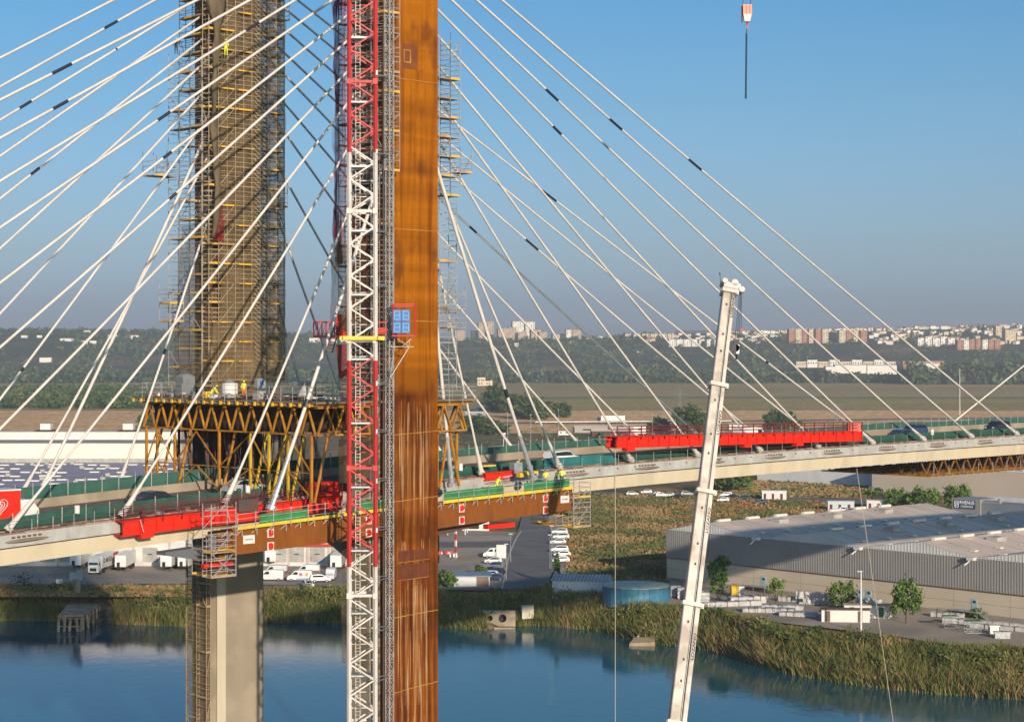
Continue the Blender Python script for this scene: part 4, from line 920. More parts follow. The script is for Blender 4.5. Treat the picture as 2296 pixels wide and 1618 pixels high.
b = MB(); b.box(hb+Vector((0,0,.3)),(.5,.35,1.3)); b.bar(hb+Vector((-.1,-.2,.2)),hb+Vector((-.1,.2,.2)),.7,n=14); b.bar(hb+Vector((0,0,-.3)),hb+Vector((0,0,-.8)),.12); hk = b.build('hook_block', M['black'], bm)
b = MB(); b.box(hb+Vector((.1,-.18,.1)),(.28,.04,.8)); b.build('block_plate', M['galv'], hk)
b = MB(); q = bp_(LT+.1,1.05,.2); b.bar(q, q-Z*3.3, .025); b.build('limit_rope', M['black'], bm); b = MB(); b.box(q-Z*3.4+Vector((.05,0,0)),(.3,.1,.16)); b.build('limit_weight', M['cranered'], bm)
# hanging hook block with dark sling at the top
hk = thing('crane_hook', 'red and white crane hook block hanging in the sky at the top right', 'crane hook', P(1675,45,178)); c0 = P(1675,30,178)
b = MB(); b.loft([[c0+Vector((x*1.0,y*.35,z)) for x, y in ((-.42,-1),(.40,-1),(.40,1),(-.42,1))] for z in (.75,.72)]+[[c0+Vector((x,y*.35,-.12)) for x, y in ((-.40,-1),(.42,-1),(.42,1),(-.40,1))]]); b.build('block_upper', mat('coral_paint', (.78,.22,.14), rough=.5), hk)
b = MB(); b.loft([[c0+Vector((x,y*.34,-.12)) for x, y in ((-.38,-1),(.40,-1),(.40,1),(-.38,1))],[c0+Vector((x,y*.25,-.8)) for x, y in ((-.26,-1),(.26,-1),(.26,1),(-.26,1))]]); b.build('block_lower', M['cranewhite'], hk)
b = MB(); b.box(c0+Vector((-.45,.1,-.05)),(.06,.5,1.5)); b.box(c0+Vector((-.1,-.37,.3)),(.03,.02,.7)); b.box(c0+Vector((.2,-.37,.3)),(.03,.02,.7)); b.build('side_plate', M['darkred'], hk)
b = MB(); b.bar(c0+Vector((0,0,-.8)),c0+Vector((0,0,-1.1)),.1); b.bar(c0+Vector((.02,0,-1.1)),c0+Vector((.1,0,-1.3)),.11); b.bar(c0+Vector((.1,0,-1.3)),c0+Vector((-.04,0,-1.42)),.11); b.build('hook', M['cranered'], hk)
b = MB()
for s in (-.38,.34): b.bar(c0+Vector((s,0,.7)), c0+Vector((s,0,4.5)), .035, cap=False)
b.build('hoist_rope', M['black'], hk)
b = MB(); b.bar(c0+Vector((-.03,0,-1.45)), c0+Vector((-.05,0,-1.95)), .05)
b.bar(c0+Vector((-.05,0,-1.9)), c0+Vector((-.11,0,-7.6)), .12); b.bar(c0+Vector((-.11,0,-7.55)), c0+Vector((-.12,0,-7.95)), .2, n=8)
props(b.build('lifting_sling', mat('dark_blue_sling', (.02,.05,.09), rough=.7)), 'long dark blue lifting sling hanging from the crane hook', 'sling')
# ropes to the water
b = MB(); p = B(46, 2.6, -9.6); x_ = PX(p); p = P(1379.5, 985, 212); b.bar(p, Vector((p.x,p.y,-55.2)), .05, cap=False); props(b.build('hanging_rope', M['rope']), 'thin rope hanging straight down from the left end of the right red girder', 'rope')
b = MB(); b.bar(P(1921,1050,238), P(2006,1640,238), .05, cap=False); props(b.build('hanging_rope', M['rope']), 'faint rope hanging slanted from the bridge deck in front of the warehouse', 'rope')
# ================================================================ red girders on the deck
def girder(name, label, pa, pb, h, wdt, lab=None, rail=True, blk=()):
    """pa, pb: top of the outer web; I section girder with stiffeners"""
    pa, pb = Vector(pa), Vector(pb); d = (pb-pa).normalized(); s = Vector((-d.y, d.x, 0)).normalized(); 
    if s.y < 0: s = -s
    o = thing(name, label, 'steel girder', pa-Z*h); ln = (pb-pa).length
    b = MB(); ax = (d, s, d.cross(s).normalized()); c = (pa+pb)/2
    b.box(c-Z*(h/2), (ln,.06,h-.1), ax); b.build('web_plate', M['red'], o)
    for z_, nm in ((0,'top_flange'),(-h,'bottom_flange')):
        b = MB(); b.box(c+Z*z_+s*(wdt/2-.22), (ln+.3,wdt,.09), ax); b.build(nm, M['red'], o)
    b = MB(); b.box(c-Z*(h/2)+s*(wdt-.3), (ln,.06,h-.1), ax); b.build('web_plate', M['red'], o)
    n_ = round(ln/1.75)
    for i in range(n_+1):
        p = pa+d*(ln*i/n_); b = MB(); b.box(p-s*.11-Z*(h/2),(.07,.2,h-.1),ax); b.build('stiffener', M['red'], o)
    if rail:
        n_ = round(ln/2.0)
        for i in range(n_+1):
            p = pa+d*(ln*i/n_)-s*.2; b = MB(); b.bar(p-Z*.35, p+Z*1.15, .09); b.build('rail_post', M['darkred'], o)
        b = MB()
        for hh in (.45,.8,1.12): b.bar(pa-s*.2+Z*hh, pb-s*.2+Z*hh, .06); b.bar(pa+s*(wdt-.4)+Z*hh, pb+s*(wdt-.4)+Z*hh, .06)
        b.build('guard_rails', M['darkred'], o)
    for f in blk:
        b = MB(); b.box(pa+(pb-pa)*f-Z*(h+.22)+s*.2,(1.3,.8,.4),ax); b.build('roller_block', M['red'], o)
    return o
g2 = girder('red_girder', 'long bright red girder with railing on the deck right of the towers', P(1381,979,211.8), P(1930,966,243.5), 1.22, 1.7, blk=(.05,.5,.72))
b = MB(); q = P(1915,958,243); b.box(q+Vector((0,.3,0)),(1.6,1.2,1.1)); b.build('motor_box', mat('faded_red', (.55,.10,.07)), g2)
b = MB(); q = P(1372,985,212); b.bar(q, q+Vector((-.9,0,0)), .3, n=10, w2=.1); b.build('nose_pin', M['red'], g2)
m0 = -41.5
g1 = girder('red_girder', 'long red girder with railing on the near deck edge left of the towers', B(-28.9,2.5,DZ(-28.9)-.38), B(-4.4,2.3,DZ(-4.4)-.5), 1.25, 1.9, blk=(.1,))
b = MB(); bbox(b,-7.3,-4.4,.6,2.2,DZ(-7)-.3,DZ(-7)+1.0); mh = b.build('machine_house', M['red'], g1)
b = MB(); bbox(b,-6.9,-5.9,2.2,2.24,DZ(-7)+.1,DZ(-7)+.8); b.build('vent_panel', M['darkred'], mh)
for i in range(14):
    m = -26+i*1.55; b = MB(); b.box(B(m,1.2+.3*math.sin(i*2.1),DZ(m)-.15),(.5+.3*math.sin(i),.5,.35+.2*math.cos(i*1.7)),AX); b.build('equipment_box', M[('tubedark','galv','darkred','wood')[i%4]], g1)
for i in range(2):
    m = -27.4+i*9.2; b = MB(); b.bar(B(m,3.0,DZ(m)-.35), B(m+.35,3.02,DZ(m)-1.45), .04); b.build('hose', M['cranewhite'], g1)
b = MB(); bbox(b,-16.8,-14.6,2.6,2.9,DZ(-15)-.9,DZ(-15)+.25); b.build('grille', M['tubedark'], g1)
rg = random.Random(8)
o_ = girder('red_girder', 'dark red launching girder on the far deck edge at the left', B(-75,-20.6,DZ(-75)+.25), B(-30,-20.6,DZ(-30)+.15), .8, .9, rail=False)
o_ = girder('red_girder', 'short red girder lying on the deck behind the workers', B(15.2,1.6,DZ(15)+.1), B(19.3,1.4,DZ(19)+.1), .7, .6, rail=False)
b = MB(); b.loft([[B(m,3.4,DZ(m)-.4),B(m,4.0,DZ(m)-.4),B(m,4.0,DZ(m)+.1),B(m,3.4,DZ(m)+.1)] for m in (18.0,18.3,20.4,20.6)]); props(b.build('yellow_jack', M['yellow3']), 'yellow hydraulic jack frame lying on the deck left of the new stay', 'jack')
b = MB(); b.box(B(17.3,-.2,DZ(17)+.7),(1.8,.6,.14),AX); props(b.build('yellow_bar', M['yellow3']), 'small yellow beam behind the red girder near the workers', 'beam')
b = MB(); b.box(B(20.6,.6,DZ(20)+.3),(1.2,.8,1.1),AX); props(b.build('gas_bottle_rack', M['galv']), 'grey gas bottle rack on the deck beside the yellow jack', 'rack')
for i,(m,l) in enumerate(((14.6,'right of the orange column'),(-31,'near the left red girder'),(-12.6,'below the yellow props'),(101,'far out on the right deck'))):
    b = MB(); cyl(b,B(m,-1.5,DZ(m)+.3),.24,.75,12); props(b.build('white_canister', M['white']), f'white canister on the barrier {l}', 'canister')
b = MB(); b.box(B(14.6,-2.3,DZ(15)+.4),(1.2,.5,.8),AX); props(b.build('pump_box', M['galv']), 'grey pump box on the deck between the first two right stays', 'box')
b = MB(); b.box(B(29.7,-1.5,DZ(29)+.1),(5.6,.15,1.25),AX); b.box(B(35.6,-1.55,DZ(35)+.1),(5.8,.15,1.15),AX); props(b.build('blue_tarpaulin', mat('turquoise_tarp', (.012,.17,.17), (.015,.12,.13), scale=.8, rough=.6, bump=.4)), 'turquoise tarpaulin hung on the barrier below the white car', 'tarpaulin')
# small scaffolds at the beam ends
def end_scaffold(label, m0, m1, t0, t1, zt, zb):
    o = scaffold('end_scaffold', label, [[(m0,t0),(m0,t1),(m1,t1),(m1,t0)]], zb, zt, (zt-zb)/3, skip_deck=0, w=.06, jag=.1)
    b = MB()
    for i in range(2): b.bar(B(m0+.3,t1-.3,zb+i*1.9),B(m1-.2,t1-.3,zb+1.9+i*1.9),.22,.05)
    b.build('ladder', M['tube'], o); return o
end_scaffold('scaffold tower at the free end of the left orange beam', -24.0, -21.4, 7.6, 8.9, -13.2, -19.6)
end_scaffold('scaffold tower at the free end of the right orange beam', 21.8, 24.3, 6.4, 8.0, -13.6, -18.2)
scaffold('end_scaffold', 'hanging scaffold with yellow floor below the left orange beam end', [[(-23.6,5.4),(-23.6,7.6),(-21.6,7.6),(-21.6,5.4)]], -19.6, -17.0, 1.3, skip_deck=0)
scaffold('end_scaffold', 'hanging scaffold with yellow floor below the right orange beam end', [[(20.8,2.8),(20.8,6.4),(22.6,6.4),(22.6,2.8)]], -18.0, -16.0, 1.0, skip_deck=0)
b = MB(); b.box(B(-22.6,7.9,-18.6),(3.2,.5,.35),AX); props(b.build('red_beam', M['red']), 'short red beam across the scaffold below the left orange beam end', 'steel beam')
b = MB(); b.box(B(-32,6.5,DZ(-30)-3.0),(1,1,1),AX)
# ================================================================ people
def person(name, label, loc, rz, pose='stand', top='hivis', legs='trouser', helmet='white', scale=1.0, extra_m=None):
    o = thing(name, label, 'person', loc, None, rz)
    J = {'pel':(0,0,.95,.155),'bel':(0,0,1.1,.14),'che':(0,.01,1.32,.165),'nek':(0,.0,1.5,.062),'hed':(0,-.015,1.62,.088),'top':(0,-.01,1.72,.078),
         'hl':(-.1,0,.88,.10),'kl':(-.12,-.03,.48,.068),'al':(-.12,.02,.09,.045),'fl':(-.12,-.16,.04,.04),
         'hr':(.1,0,.88,.10),'kr':(.13,.03,.48,.068),'ar':(.14,.06,.09,.045),'fr':(.14,-.12,.04,.04),
         'sl':(-.19,0,1.40,.065),'el':(-.27,.04,1.13,.048),'wl':(-.25,-.12,.93,.032),'pl':(-.245,-.18,.86,.034),
         'sr':(.19,0,1.40,.065),'er':(.28,.02,1.14,.048),'wr':(.24,-.17,.98,.032),'pr':(.235,-.24,.93,.034)}
    if pose == 'bend':
        for k_, v in list(J.items()):
            if v[2] > 1.0 and k_ not in ('pel',):
                dz_ = v[2]-.95; a = .75; J[k_] = (v[0], v[1]-dz_*math.sin(a), .95+dz_*math.cos(a), v[3])
        for s_, x in (('l',-.2),('r',.22)):
            J['e'+s_] = (x, -.52, .92, .048); J['w'+s_] = (x*.8, -.66, .74, .032); J['p'+s_] = (x*.75, -.70, .67, .034)
    if pose == 'ride':
        for s_, x in (('l',-.1),('r',.1)):
            J['h'+s_] = (x,.0,.9,.10); J['k'+s_] = (x*1.4,-.38,.62 if s_ == 'l' else .78,.068); J['a'+s_] = (x*1.2,-.18,.26 if s_ == 'l' else .5,.045); J['f'+s_] = (x*1.2,-.30,.22 if s_ == 'l' else .47,.04)
        for k_, v in list(J.items()):
            if v[2] > 1.0: dz_ = v[2]-.95; a = .6; J[k_] = (v[0], v[1]-dz_*math.sin(a), .95+dz_*math.cos(a), v[3])
        for s_, x in (('l',-.2),('r',.2)):
            J['e'+s_] = (x*1.1,-.42,1.08,.048); J['w'+s_] = (x,-.60,.98,.032); J['p'+s_] = (x,-.66,.96,.034)
    E = [('pel','bel'),('bel','che'),('che','nek'),('nek','hed'),('hed','top')]
    for s_ in 'lr': E += [('pel','h'+s_),('h'+s_,'k'+s_),('k'+s_,'a'+s_),('a'+s_,'f'+s_),('che','s'+s_),('s'+s_,'e'+s_),('e'+s_,'w'+s_),('w'+s_,'p'+s_)]
    keys = list(J); idx = {k_: i for i, k_ in enumerate(keys)}
    me = bpy.data.meshes.new('tmp'); me.from_pydata([J[k_][:3] for k_ in keys], [(idx[a], idx[c]) for a, c in E], []); to = bpy.data.objects.new('tmp', me); COL.objects.link(to)
    md = to.modifiers.new('s', 'SKIN'); ss = to.modifiers.new('ss', 'SUBSURF'); ss.levels = 1; ss.render_levels = 1
    for i, k_ in enumerate(keys):
        r = J[k_][3]; me.skin_vertices[0].data[i].radius = (r*(1.12 if k_ in ('che','pel') else 1), r)
    me.skin_vertices[0].data[idx['pel']].use_root = True
    dg = bpy.context.evaluated_depsgraph_get(); ev = to.evaluated_get(dg); m2 = bpy.data.meshes.new_from_object(ev); bpy.data.objects.remove(to)
    vs_ = [v.co.copy() for v in m2.vertices]; fs = [tuple(p.vertices) for p in m2.polygons]
    b = LB(); bones = [(Vector(J[a][:3]), Vector(J[c][:3]), a+c) for a, c in E]
    def cls(c):
        best, bn = 9, ''
        for p, q, nm in bones:
            t_ = max(0, min(1, (c-p).dot(q-p)/(q-p).length_squared)); dd = (c-(p+(q-p)*t_)).length
            if dd < best: best, bn = dd, nm
        if bn in ('nekhed','hedtop') : return 2
        if bn[0] == 'w': return 2
        if bn[0] in 'ka' and bn[0:1] in 'ka' or bn.startswith('pelh') or bn[0] == 'h': return 1
        return 0
    b.v = [tuple(v) for v in vs_]; b.f = fs; b.mi = [cls(sum((vs_[i] for i in f), Vector())/len(f)) for f in fs]
    # fingers
    for s_ in 'lr':
        w_, p_ = Vector(J['w'+s_][:3]), Vector(J['p'+s_][:3]); d_ = (p_-w_).normalized(); sd = d_.cross(Vector((1,0,0))).normalized()
        for q, ln in ((-.026,.055),(-.009,.068),(.009,.064),(.026,.05)):
            a_ = p_+d_*.02+sd*q; m_ = a_+d_*ln*.6; b.bar(a_, m_, .017, mi=2, w2=.015); b.bar(m_, m_+(d_+Vector((0,-.7,-.1))).normalized()*ln*.55, .015, mi=2, w2=.011)
        b.bar(p_-d_*.02+sd*-.03, p_+d_*.03+sd*-.07, .019, mi=2, w2=.013)
    h_, t_ = Vector(J['hed'][:3]), Vector(J['top'][:3]); b.bar(h_+Vector((0,-.07,-.01)), h_+Vector((0,-.115,-.02)), .03, mi=2, w2=.016)
    for x in (-.032,.032): b.box(h_+Vector((x,-.083,.018)),(.018,.012,.01),mi=3)
    b.box(h_+Vector((0,-.08,-.055)),(.04,.012,.009),mi=3)
    for x in (-.085,.085): b.box(h_+Vector((x,.0,-.005)),(.02,.03,.05),mi=2)
    body = b.build('body', [M[top], M[legs], M['skin'], M['dark']], o, smooth=True)
    hb_ = LB(); u = (t_-h_).normalized(); r = []
    for i in range(6):
        a = i/5*math.pi/2; r.append([h_+u*(.03+.135*math.sin(a))+Vector((.122*math.cos(a)*math.cos(q), .135*math.cos(a)*math.sin(q)-.0, 0)) for q in [2*math.pi*k/10 for k in range(10)]])
    hb_.loft(r); hb_.box(h_+u*.04+Vector((0,-.15,0)),(.16,.09,.015)); hb_.build('helmet', M[helmet] if helmet in M else M['white'], o, smooth=True)
    o.scale = (scale,)*3; return o
zd = lambda m: DZ(m)-.5
person('person', 'worker in white helmet and yellow overalls behind the green panels by the short red girder', B(12.3,6.4,DZ(12.3)-1.35), 2.4, 'bend', 'hivis', 'hivis')
person('person', 'worker in yellow vest bending far back by the green net', B(22,-.9,zd(22)), 1.0, 'bend', 'hivis', 'trouser', 'yellow3')
person('person', 'worker in brown hood and yellow vest right of the galvanised stay tube', B(19.2,6.5,DZ(19.2)-1.35), 3.0, 'stand', 'hivis', 'wood', 'wood')
person('person', 'worker in red helmet leaning at the end of the right green panels', B(21.0,6.2,DZ(21)-1.35), 2.6, 'bend', 'hivis', 'trouser', 'red')
person('person', 'worker in white helmet standing last on the right beam walkway', B(21.9,6.2,DZ(22)-1.35), 3.4, 'stand', 'hivis', 'trouser', 'white')
person('person', 'worker in yellow helmet and orange trousers on the platform by the white drum', B(-6.3,-10.9,ZP+.02), .3, 'stand', 'hivis', 'orangecloth', 'hivis')
person('person', 'worker in yellow vest crouching left of the white drum on the platform', B(-8.6,-13.2,ZP-.25), 1.4, 'bend', 'hivis', 'hivis', 'hivis')
person('person', 'worker in yellow vest high on the scaffold of the netted tower', B(-3.2,-18.4,31.0), .4, 'stand', 'hivis', 'hivis', 'hivis')
person('person', 'worker in dark clothes and green vest on the outer scaffold left of the netted tower', B(-5.3,-24.5,31.6), .4, 'stand', 'trouser', 'trouser', 'hivis')
# ================================================================ foliage
def leafmat(name, c1, c2, sc=.6): return mat(name, c1, c2, scale=sc, rough=.85, spec=.15, detail=2)
M['lf1'] = leafmat('leaf_mid', (.065,.13,.022), (.10,.17,.032)); M['lf2'] = leafmat('leaf_dark', (.028,.06,.016), (.05,.088,.024)); M['lf3'] = leafmat('leaf_light', (.11,.18,.04), (.15,.21,.06))
M['fw1'] = leafmat('far_leaf', (.034,.066,.026), (.055,.092,.036), .05); M['fw2'] = leafmat('far_leaf_dark', (.018,.040,.016), (.030,.058,.024), .05); M['fw3'] = leafmat('far_leaf_olive', (.075,.10,.036), (.10,.125,.05), .05)
M['bark'] = mat('bark', (.10,.07,.045), (.06,.045,.03), scale=3, rough=.9)
LV = RNG
def leaf_quads(C, S, flat=.5, jitter=1.0):
    """one bent quad per centre, random orientation; C (n,3), S (n,) sizes"""
    n_ = len(C); a = LV.normal(size=(n_,3)); a /= np.linalg.norm(a, axis=1)[:,None]; b_ = np.cross(a, LV.normal(size=(n_,3))); b_ /= np.linalg.norm(b_, axis=1)[:,None]
    S = S[:,None]; V_ = np.stack([C-a*S*.5-b_*S*.32, C+a*S*.5-b_*S*.25, C+a*S*.42+b_*S*.34, C-a*S*.46+b_*S*.28], 1).reshape(-1,3)
    return V_, np.arange(n_*4).reshape(-1,4)
def crown_pts(rx, ry, rz, n_clump, per, cs, rough=.28):
    """clump centres through an uneven crown; returns points and clump ids"""
    th = LV.uniform(0, 2*np.pi, n_clump); u = LV.uniform(-.85, 1, n_clump); r = LV.uniform(.35, 1.0, n_clump)**.5*(1+LV.normal(0, rough*.5, n_clump))
    s = np.sqrt(1-u*u); c = np.stack([rx*r*s*np.cos(th), ry*r*s*np.sin(th), rz*r*u], 1)
    ids = np.repeat(np.arange(n_clump), per); sz = cs*LV.uniform(.6,1.3,n_clump); p = c[ids]+LV.normal(size=(n_clump*per,3))*sz[ids][:,None]*np.array([.5,.5,.38]); return p, ids
TREES = {}
def tree_proto(key, rx, rz, trunk, n_clump, per, leaf, mats, cs=None, seed=1, columns=None):
    if key in TREES: return TREES[key]
    if columns:
        P_, I_ = [], []
        for (cx,cy,cz,a,c_) in columns:
            p, ids = crown_pts(a, a, c_, n_clump//len(columns), per, cs or a*.45); P_.append(p+np.array([cx,cy,cz])); I_.append(ids+len(I_)*1000)
        p, ids = np.concatenate(P_), np.concatenate(I_)
    else:
        p, ids = crown_pts(rx, rx, rz, n_clump, per, cs or rx*.32); p[:,2] += trunk+rz*.75
    V_, F_ = leaf_quads(p, leaf*LV.uniform(.6,1.3,len(p))); mi = np.where(LV.random(len(p)) < .75, (ids*7)%3, LV.integers(0,3,len(p)))
    me_o = npmesh('crown', V_, F_, [M[m] for m in mats], None, mi); crown = me_o.data; bpy.data.objects.remove(me_o)
    b = LB(); top = trunk+rz*.9; b.bar((0,0,-.3),(0.05,0,trunk+.2),rx*.10+.08,n=7,w2=rx*.07+.05)
    for i in range(6):
        a = i*1.05+seed; b.bar((.02,0,trunk*(.6+.08*i)), (math.cos(a)*rx*.6, math.sin(a)*rx*.6, trunk+rz*(.35+.12*i)), rx*.05+.04, n=5, w2=.03)
    b.bar((.05,0,trunk),(0,0,top),rx*.07+.04,n=6,w2=.04)
    t_ = b.build('trunk', M['bark']); tm = t_.data; bpy.data.objects.remove(t_)
    TREES[key] = (crown, tm); return TREES[key]
def plant(key, name, label, loc, s=1.0, rz=0, group=None, sz=None, cat='tree'):
    cm, tm = TREES[key]; o = thing(name, label, cat, loc, group, rz); o.scale = (s, s, sz or s)
    for nm, me in (('crown', cm), ('trunk', tm)):
        c = bpy.data.objects.new(nm, me); COL.objects.link(c); c.parent = o
    return o
tree_proto('round', 2.6, 2.3, 1.6, 60, 26, .42, ['lf1','lf2','lf3'])
tree_proto('round2', 2.6, 2.0, 1.4, 55, 26, .42, ['lf1','lf1','lf3'], seed=3)
tree_proto('forked', 1, 1, 1.2, 84, 30, .38, ['lf1','lf2','lf1'], cs=.62, columns=[(-.2,0,2.6,1.15,2.2),(-1.2,0,5.6,.9,1.5),(.9,0,6.2,1.15,2.0),(1.8,.2,6.9,.7,.9),(.2,0,4.5,1.1,1.8)])
tree_proto('thin', 1.1, 1.6, 1.2, 26, 16, .34, ['lf1','lf3','lf3'], cs=.45)
tree_proto('cypress', 1.2, 4.2, .3, 60, 26, .4, ['lf2','lf2','lf1'], cs=.4)
tree_proto('palm', 2.3, 1.0, 4.2, 30, 16, .5, ['lf1','lf2','lf3'], cs=.5)
tree_proto('bush', 1.5, 1.1, .2, 34, 20, .36, ['lf1','lf2','lf3'])
tree_proto('wood1', 6.0, 5.5, 2.5, 80, 24, 1.3, ['fw3','fw1','fw2'], cs=1.7)
tree_proto('wood2', 5.0, 6.5, 3.5, 80, 24, 1.3, ['fw1','fw2','fw3'], cs=1.5, seed=4)
# ---------------------------------------------------------------- reed bank
def gz_at(X, Y): return ground_z(CX+F*X/Y, Y)
def blades(N, xr, dr, hr, wr, name, mats, label, cat, tone, keep=None, lean=.34):
    x = LV.uniform(*xr, N); d = LV.uniform(*dr, N); yb = np.interp(x, bankx, banky); Yb = F*(-WZ)/(yb-HY); Y = Yb+d; X = (x-CX)/F*Y
    if keep is not None: k = keep(x, d, X, Y); x, d, X, Y = x[k], d[k], X[k], Y[k]
    z = np.array([gz_at(a, b_) for a, b_ in zip(X, Y)]); n_ = len(X)
    cl = np.array([noise.noise(Vector((a*.35, b_*.35, 2.))) for a, b_ in zip(X, Y)]); cl2 = np.array([noise.noise(Vector((a*.05, b_*.09, 5.))) for a, b_ in zip(X, Y)])
    h = LV.uniform(*hr, n_)*(1+.45*cl+.35*cl2)*(1-np.where(x < 1180, .70, .42)*np.clip(d/15,0,1)**1.3); w = LV.uniform(*wr, n_); an = LV.uniform(0, np.pi, n_); lx = LV.normal(0, lean, n_)*h; ly = LV.normal(0, lean, n_)*h
    dx, dy = np.cos(an)*w/2, np.sin(an)*w/2; V_ = np.empty((n_,6,3))
    V_[:,0] = np.stack([X-dx,Y-dy,z-.2],1); V_[:,1] = np.stack([X+dx,Y+dy,z-.2],1); V_[:,2] = np.stack([X+dx*.9+lx*.35,Y+dy*.9+ly*.35,z+h*.55],1)
    V_[:,3] = np.stack([X-dx*.9+lx*.35,Y-dy*.9+ly*.35,z+h*.55],1); V_[:,4] = np.stack([X+dx*.2+lx,Y+dy*.2+ly,z+h],1); V_[:,5] = np.stack([X-dx*.2+lx,Y-dy*.2+ly,z+h],1)
    b0 = np.arange(n_)*6; F_ = np.concatenate([np.stack([b0,b0+1,b0+2,b0+3],1), np.stack([b0+3,b0+2,b0+4,b0+5],1)])
    mi = tone(x, d, cl, cl2, LV.random(n_)); o = npmesh(name, V_.reshape(-1,3), F_, [M[m] for m in mats], None, np.concatenate([mi, mi])); props(o, label, cat, kind='stuff'); return o
M['rd1'] = leafmat('reed_green', (.095,.115,.027), (.135,.145,.04), .4); M['rd2'] = leafmat('reed_dark', (.050,.070,.020), (.075,.095,.028), .4); M['rd3'] = leafmat('reed_olive', (.14,.15,.048), (.19,.18,.065), .4); M['rd4'] = leafmat('reed_dry', (.22,.145,.065), (.29,.195,.095), .4)
def tone(x, d, cl, cl2, r):
    dry = (cl2 > .12)*.55+(x < 330)*.25*(d > 4)+(cl > .25)*.25+.06+((x > 1500)&(d < 2.5))*.3
    mi = np.where(cl < -.18, 1, 0); mi = np.where(r > .72, 2, mi); return np.where(LV.random(len(x)) < dry*.6, 3, mi)
def nopipe(x, d, X, Y): return ~((x > 1092) & (x < 1148) & (d < 4.5)) & ~((x > 128) & (x < 252) & (d < 9.5)) & ~((x > 210) & (x < 262) & (d > 8))
blades(84000, (-500, 2900), (-.4, 15.5), (1.3, 3.3), (.09, .22), 'reeds', ['rd1','rd2','rd3','rd4'], 'dense green and straw coloured reeds covering the far river bank', 'reeds', tone, nopipe)
blades(9000, (-300, 2700), (-.6, 1.2), (1.0, 2.4), (.12, .26), 'reed_fringe', ['rd1','rd2','rd3','rd4'], 'low fringe of reeds hanging over the waterline of the far bank', 'reeds', tone, nopipe, .4)
# leafy bushes within the reeds break the texture
C_, S_, I_ = [], [], []
for i in range(190):
    x = LV.uniform(-200, 2500); d = LV.uniform(.5, 13)
    if not nopipe(np.array([x]), np.array([d]), None, None)[0]: continue
    Y = bankY(x)+d; X = (x-CX)/F*Y; r_ = LV.uniform(.7, 1.9); n_ = 150; p = LV.normal(size=(n_,3))*np.array([r_*.55,r_*.55,r_*.42])+np.array([X,Y,gz_at(X,Y)+r_*.9+.6]); C_.append(p); S_.append(LV.uniform(.2,.5,n_)); I_.append(np.full(n_, i % 3))
V_, F_ = leaf_quads(np.concatenate(C_), np.concatenate(S_)); props(npmesh('bank_bushes', V_, F_, [M['lf2'],M['rd1'],M['rd3']], None, np.concatenate(I_)), 'low bushes mixed into the reeds on the far bank', 'bushes', kind='stuff')
# field tufts: grass and dry weeds between the roads
def field(name, label, N, poly, hr, wr, mats, p, seed=0, zo=0.0):
    poly = [G(*q) for q in poly]; xs_ = [q.x for q in poly]; ys_ = [q.y for q in poly]
    X = LV.uniform(min(xs_), max(xs_), N); Y = LV.uniform(min(ys_), max(ys_), N); ins = np.zeros(N, bool); j = len(poly)-1
    for i in range(len(poly)):
        a, c = poly[i], poly[j]; cond = ((a.y > Y) != (c.y > Y)) & (X < (c.x-a.x)*(Y-a.y)/(c.y-a.y+1e-9)+a.x); ins ^= cond; j = i
    X, Y = X[ins], Y[ins]; n_ = len(X); cl = np.array([noise.noise(Vector((a*.06, b_*.05, 2.+seed))) for a, b_ in zip(X, Y)]); cl3 = np.array([noise.noise(Vector((a*.4, b_*.4, 8.))) for a, b_ in zip(X, Y)])
    h = LV.uniform(*hr, n_)*(1+.8*cl3); w = LV.uniform(*wr, n_); an = LV.uniform(0, np.pi, n_); z = np.full(n_, -50.25)
    dx, dy = np.cos(an)*w/2, np.sin(an)*w/2; lx, ly = LV.normal(0,.3,n_)*h, LV.normal(0,.3,n_)*h
    V_ = np.stack([np.stack([X-dx,Y-dy,z],1), np.stack([X+dx,Y+dy,z],1), np.stack([X+dx*.7+lx,Y+dy*.7+ly,z+h],1), np.stack([X-dx*.7+lx,Y-dy*.7+ly,z+h*.9],1)],1).reshape(-1,3)
    k = cl+LV.normal(0,.16,n_); mi = np.clip(np.digitize(k, p), 0, len(mats)-1); o = npmesh(name, V_, np.arange(n_*4).reshape(-1,4), [M[m] for m in mats], None, mi); props(o, label, 'grass', kind='stuff')
M['gd1'] = leafmat('grass_green', (.085,.10,.035), (.12,.125,.048), .3); M['gd2'] = leafmat('grass_tan', (.22,.16,.075), (.27,.195,.09), .3); M['gd3'] = leafmat('weed_rust', (.20,.10,.04), (.26,.135,.055), .3)
field('field_grass', 'mixed green and rusty weeds filling the field left of the big warehouse', 70000, [(1272,1325),(1500,1325),(1500,1195),(1660,1135),(1640,1108),(1300,1108),(1262,1175)], (.3,.85), (.35,.9), ['gd1','gd1','gd2','gd3','gd2'], [-.2,.0,.12,.26])
field('field_grass', 'strip of dry weeds behind the warehouse roofs under the bridge deck', 30000, [(1600,1118),(1955,1112),(1960,1060),(1590,1080)], (.4,1.1), (.8,1.8), ['gd1','gd1','gd2','gd3','gd2'], [-.22,-.1,.2,.35], 3)
field('field_grass', 'weeds between the road and the warehouse roof at the right', 22000, [(1560,1175),(1800,1152),(1965,1142),(1830,1123),(1600,1119),(1500,1150)], (.3,.85), (.4,1.0), ['gd1','gd1','gd3','gd2','gd3'], [-.22,-.06,.12,.3], 6)
field('field_grass', 'dry weeds on the strip between yard road and reeds at the left', 9000, [(-60,1335),(430,1335),(430,1313),(-60,1313)], (.3,.8), (.4,1.0), ['gd2','rd1','gd2','gd3','gd2'], [-.22,-.1,.2,.35], 5)
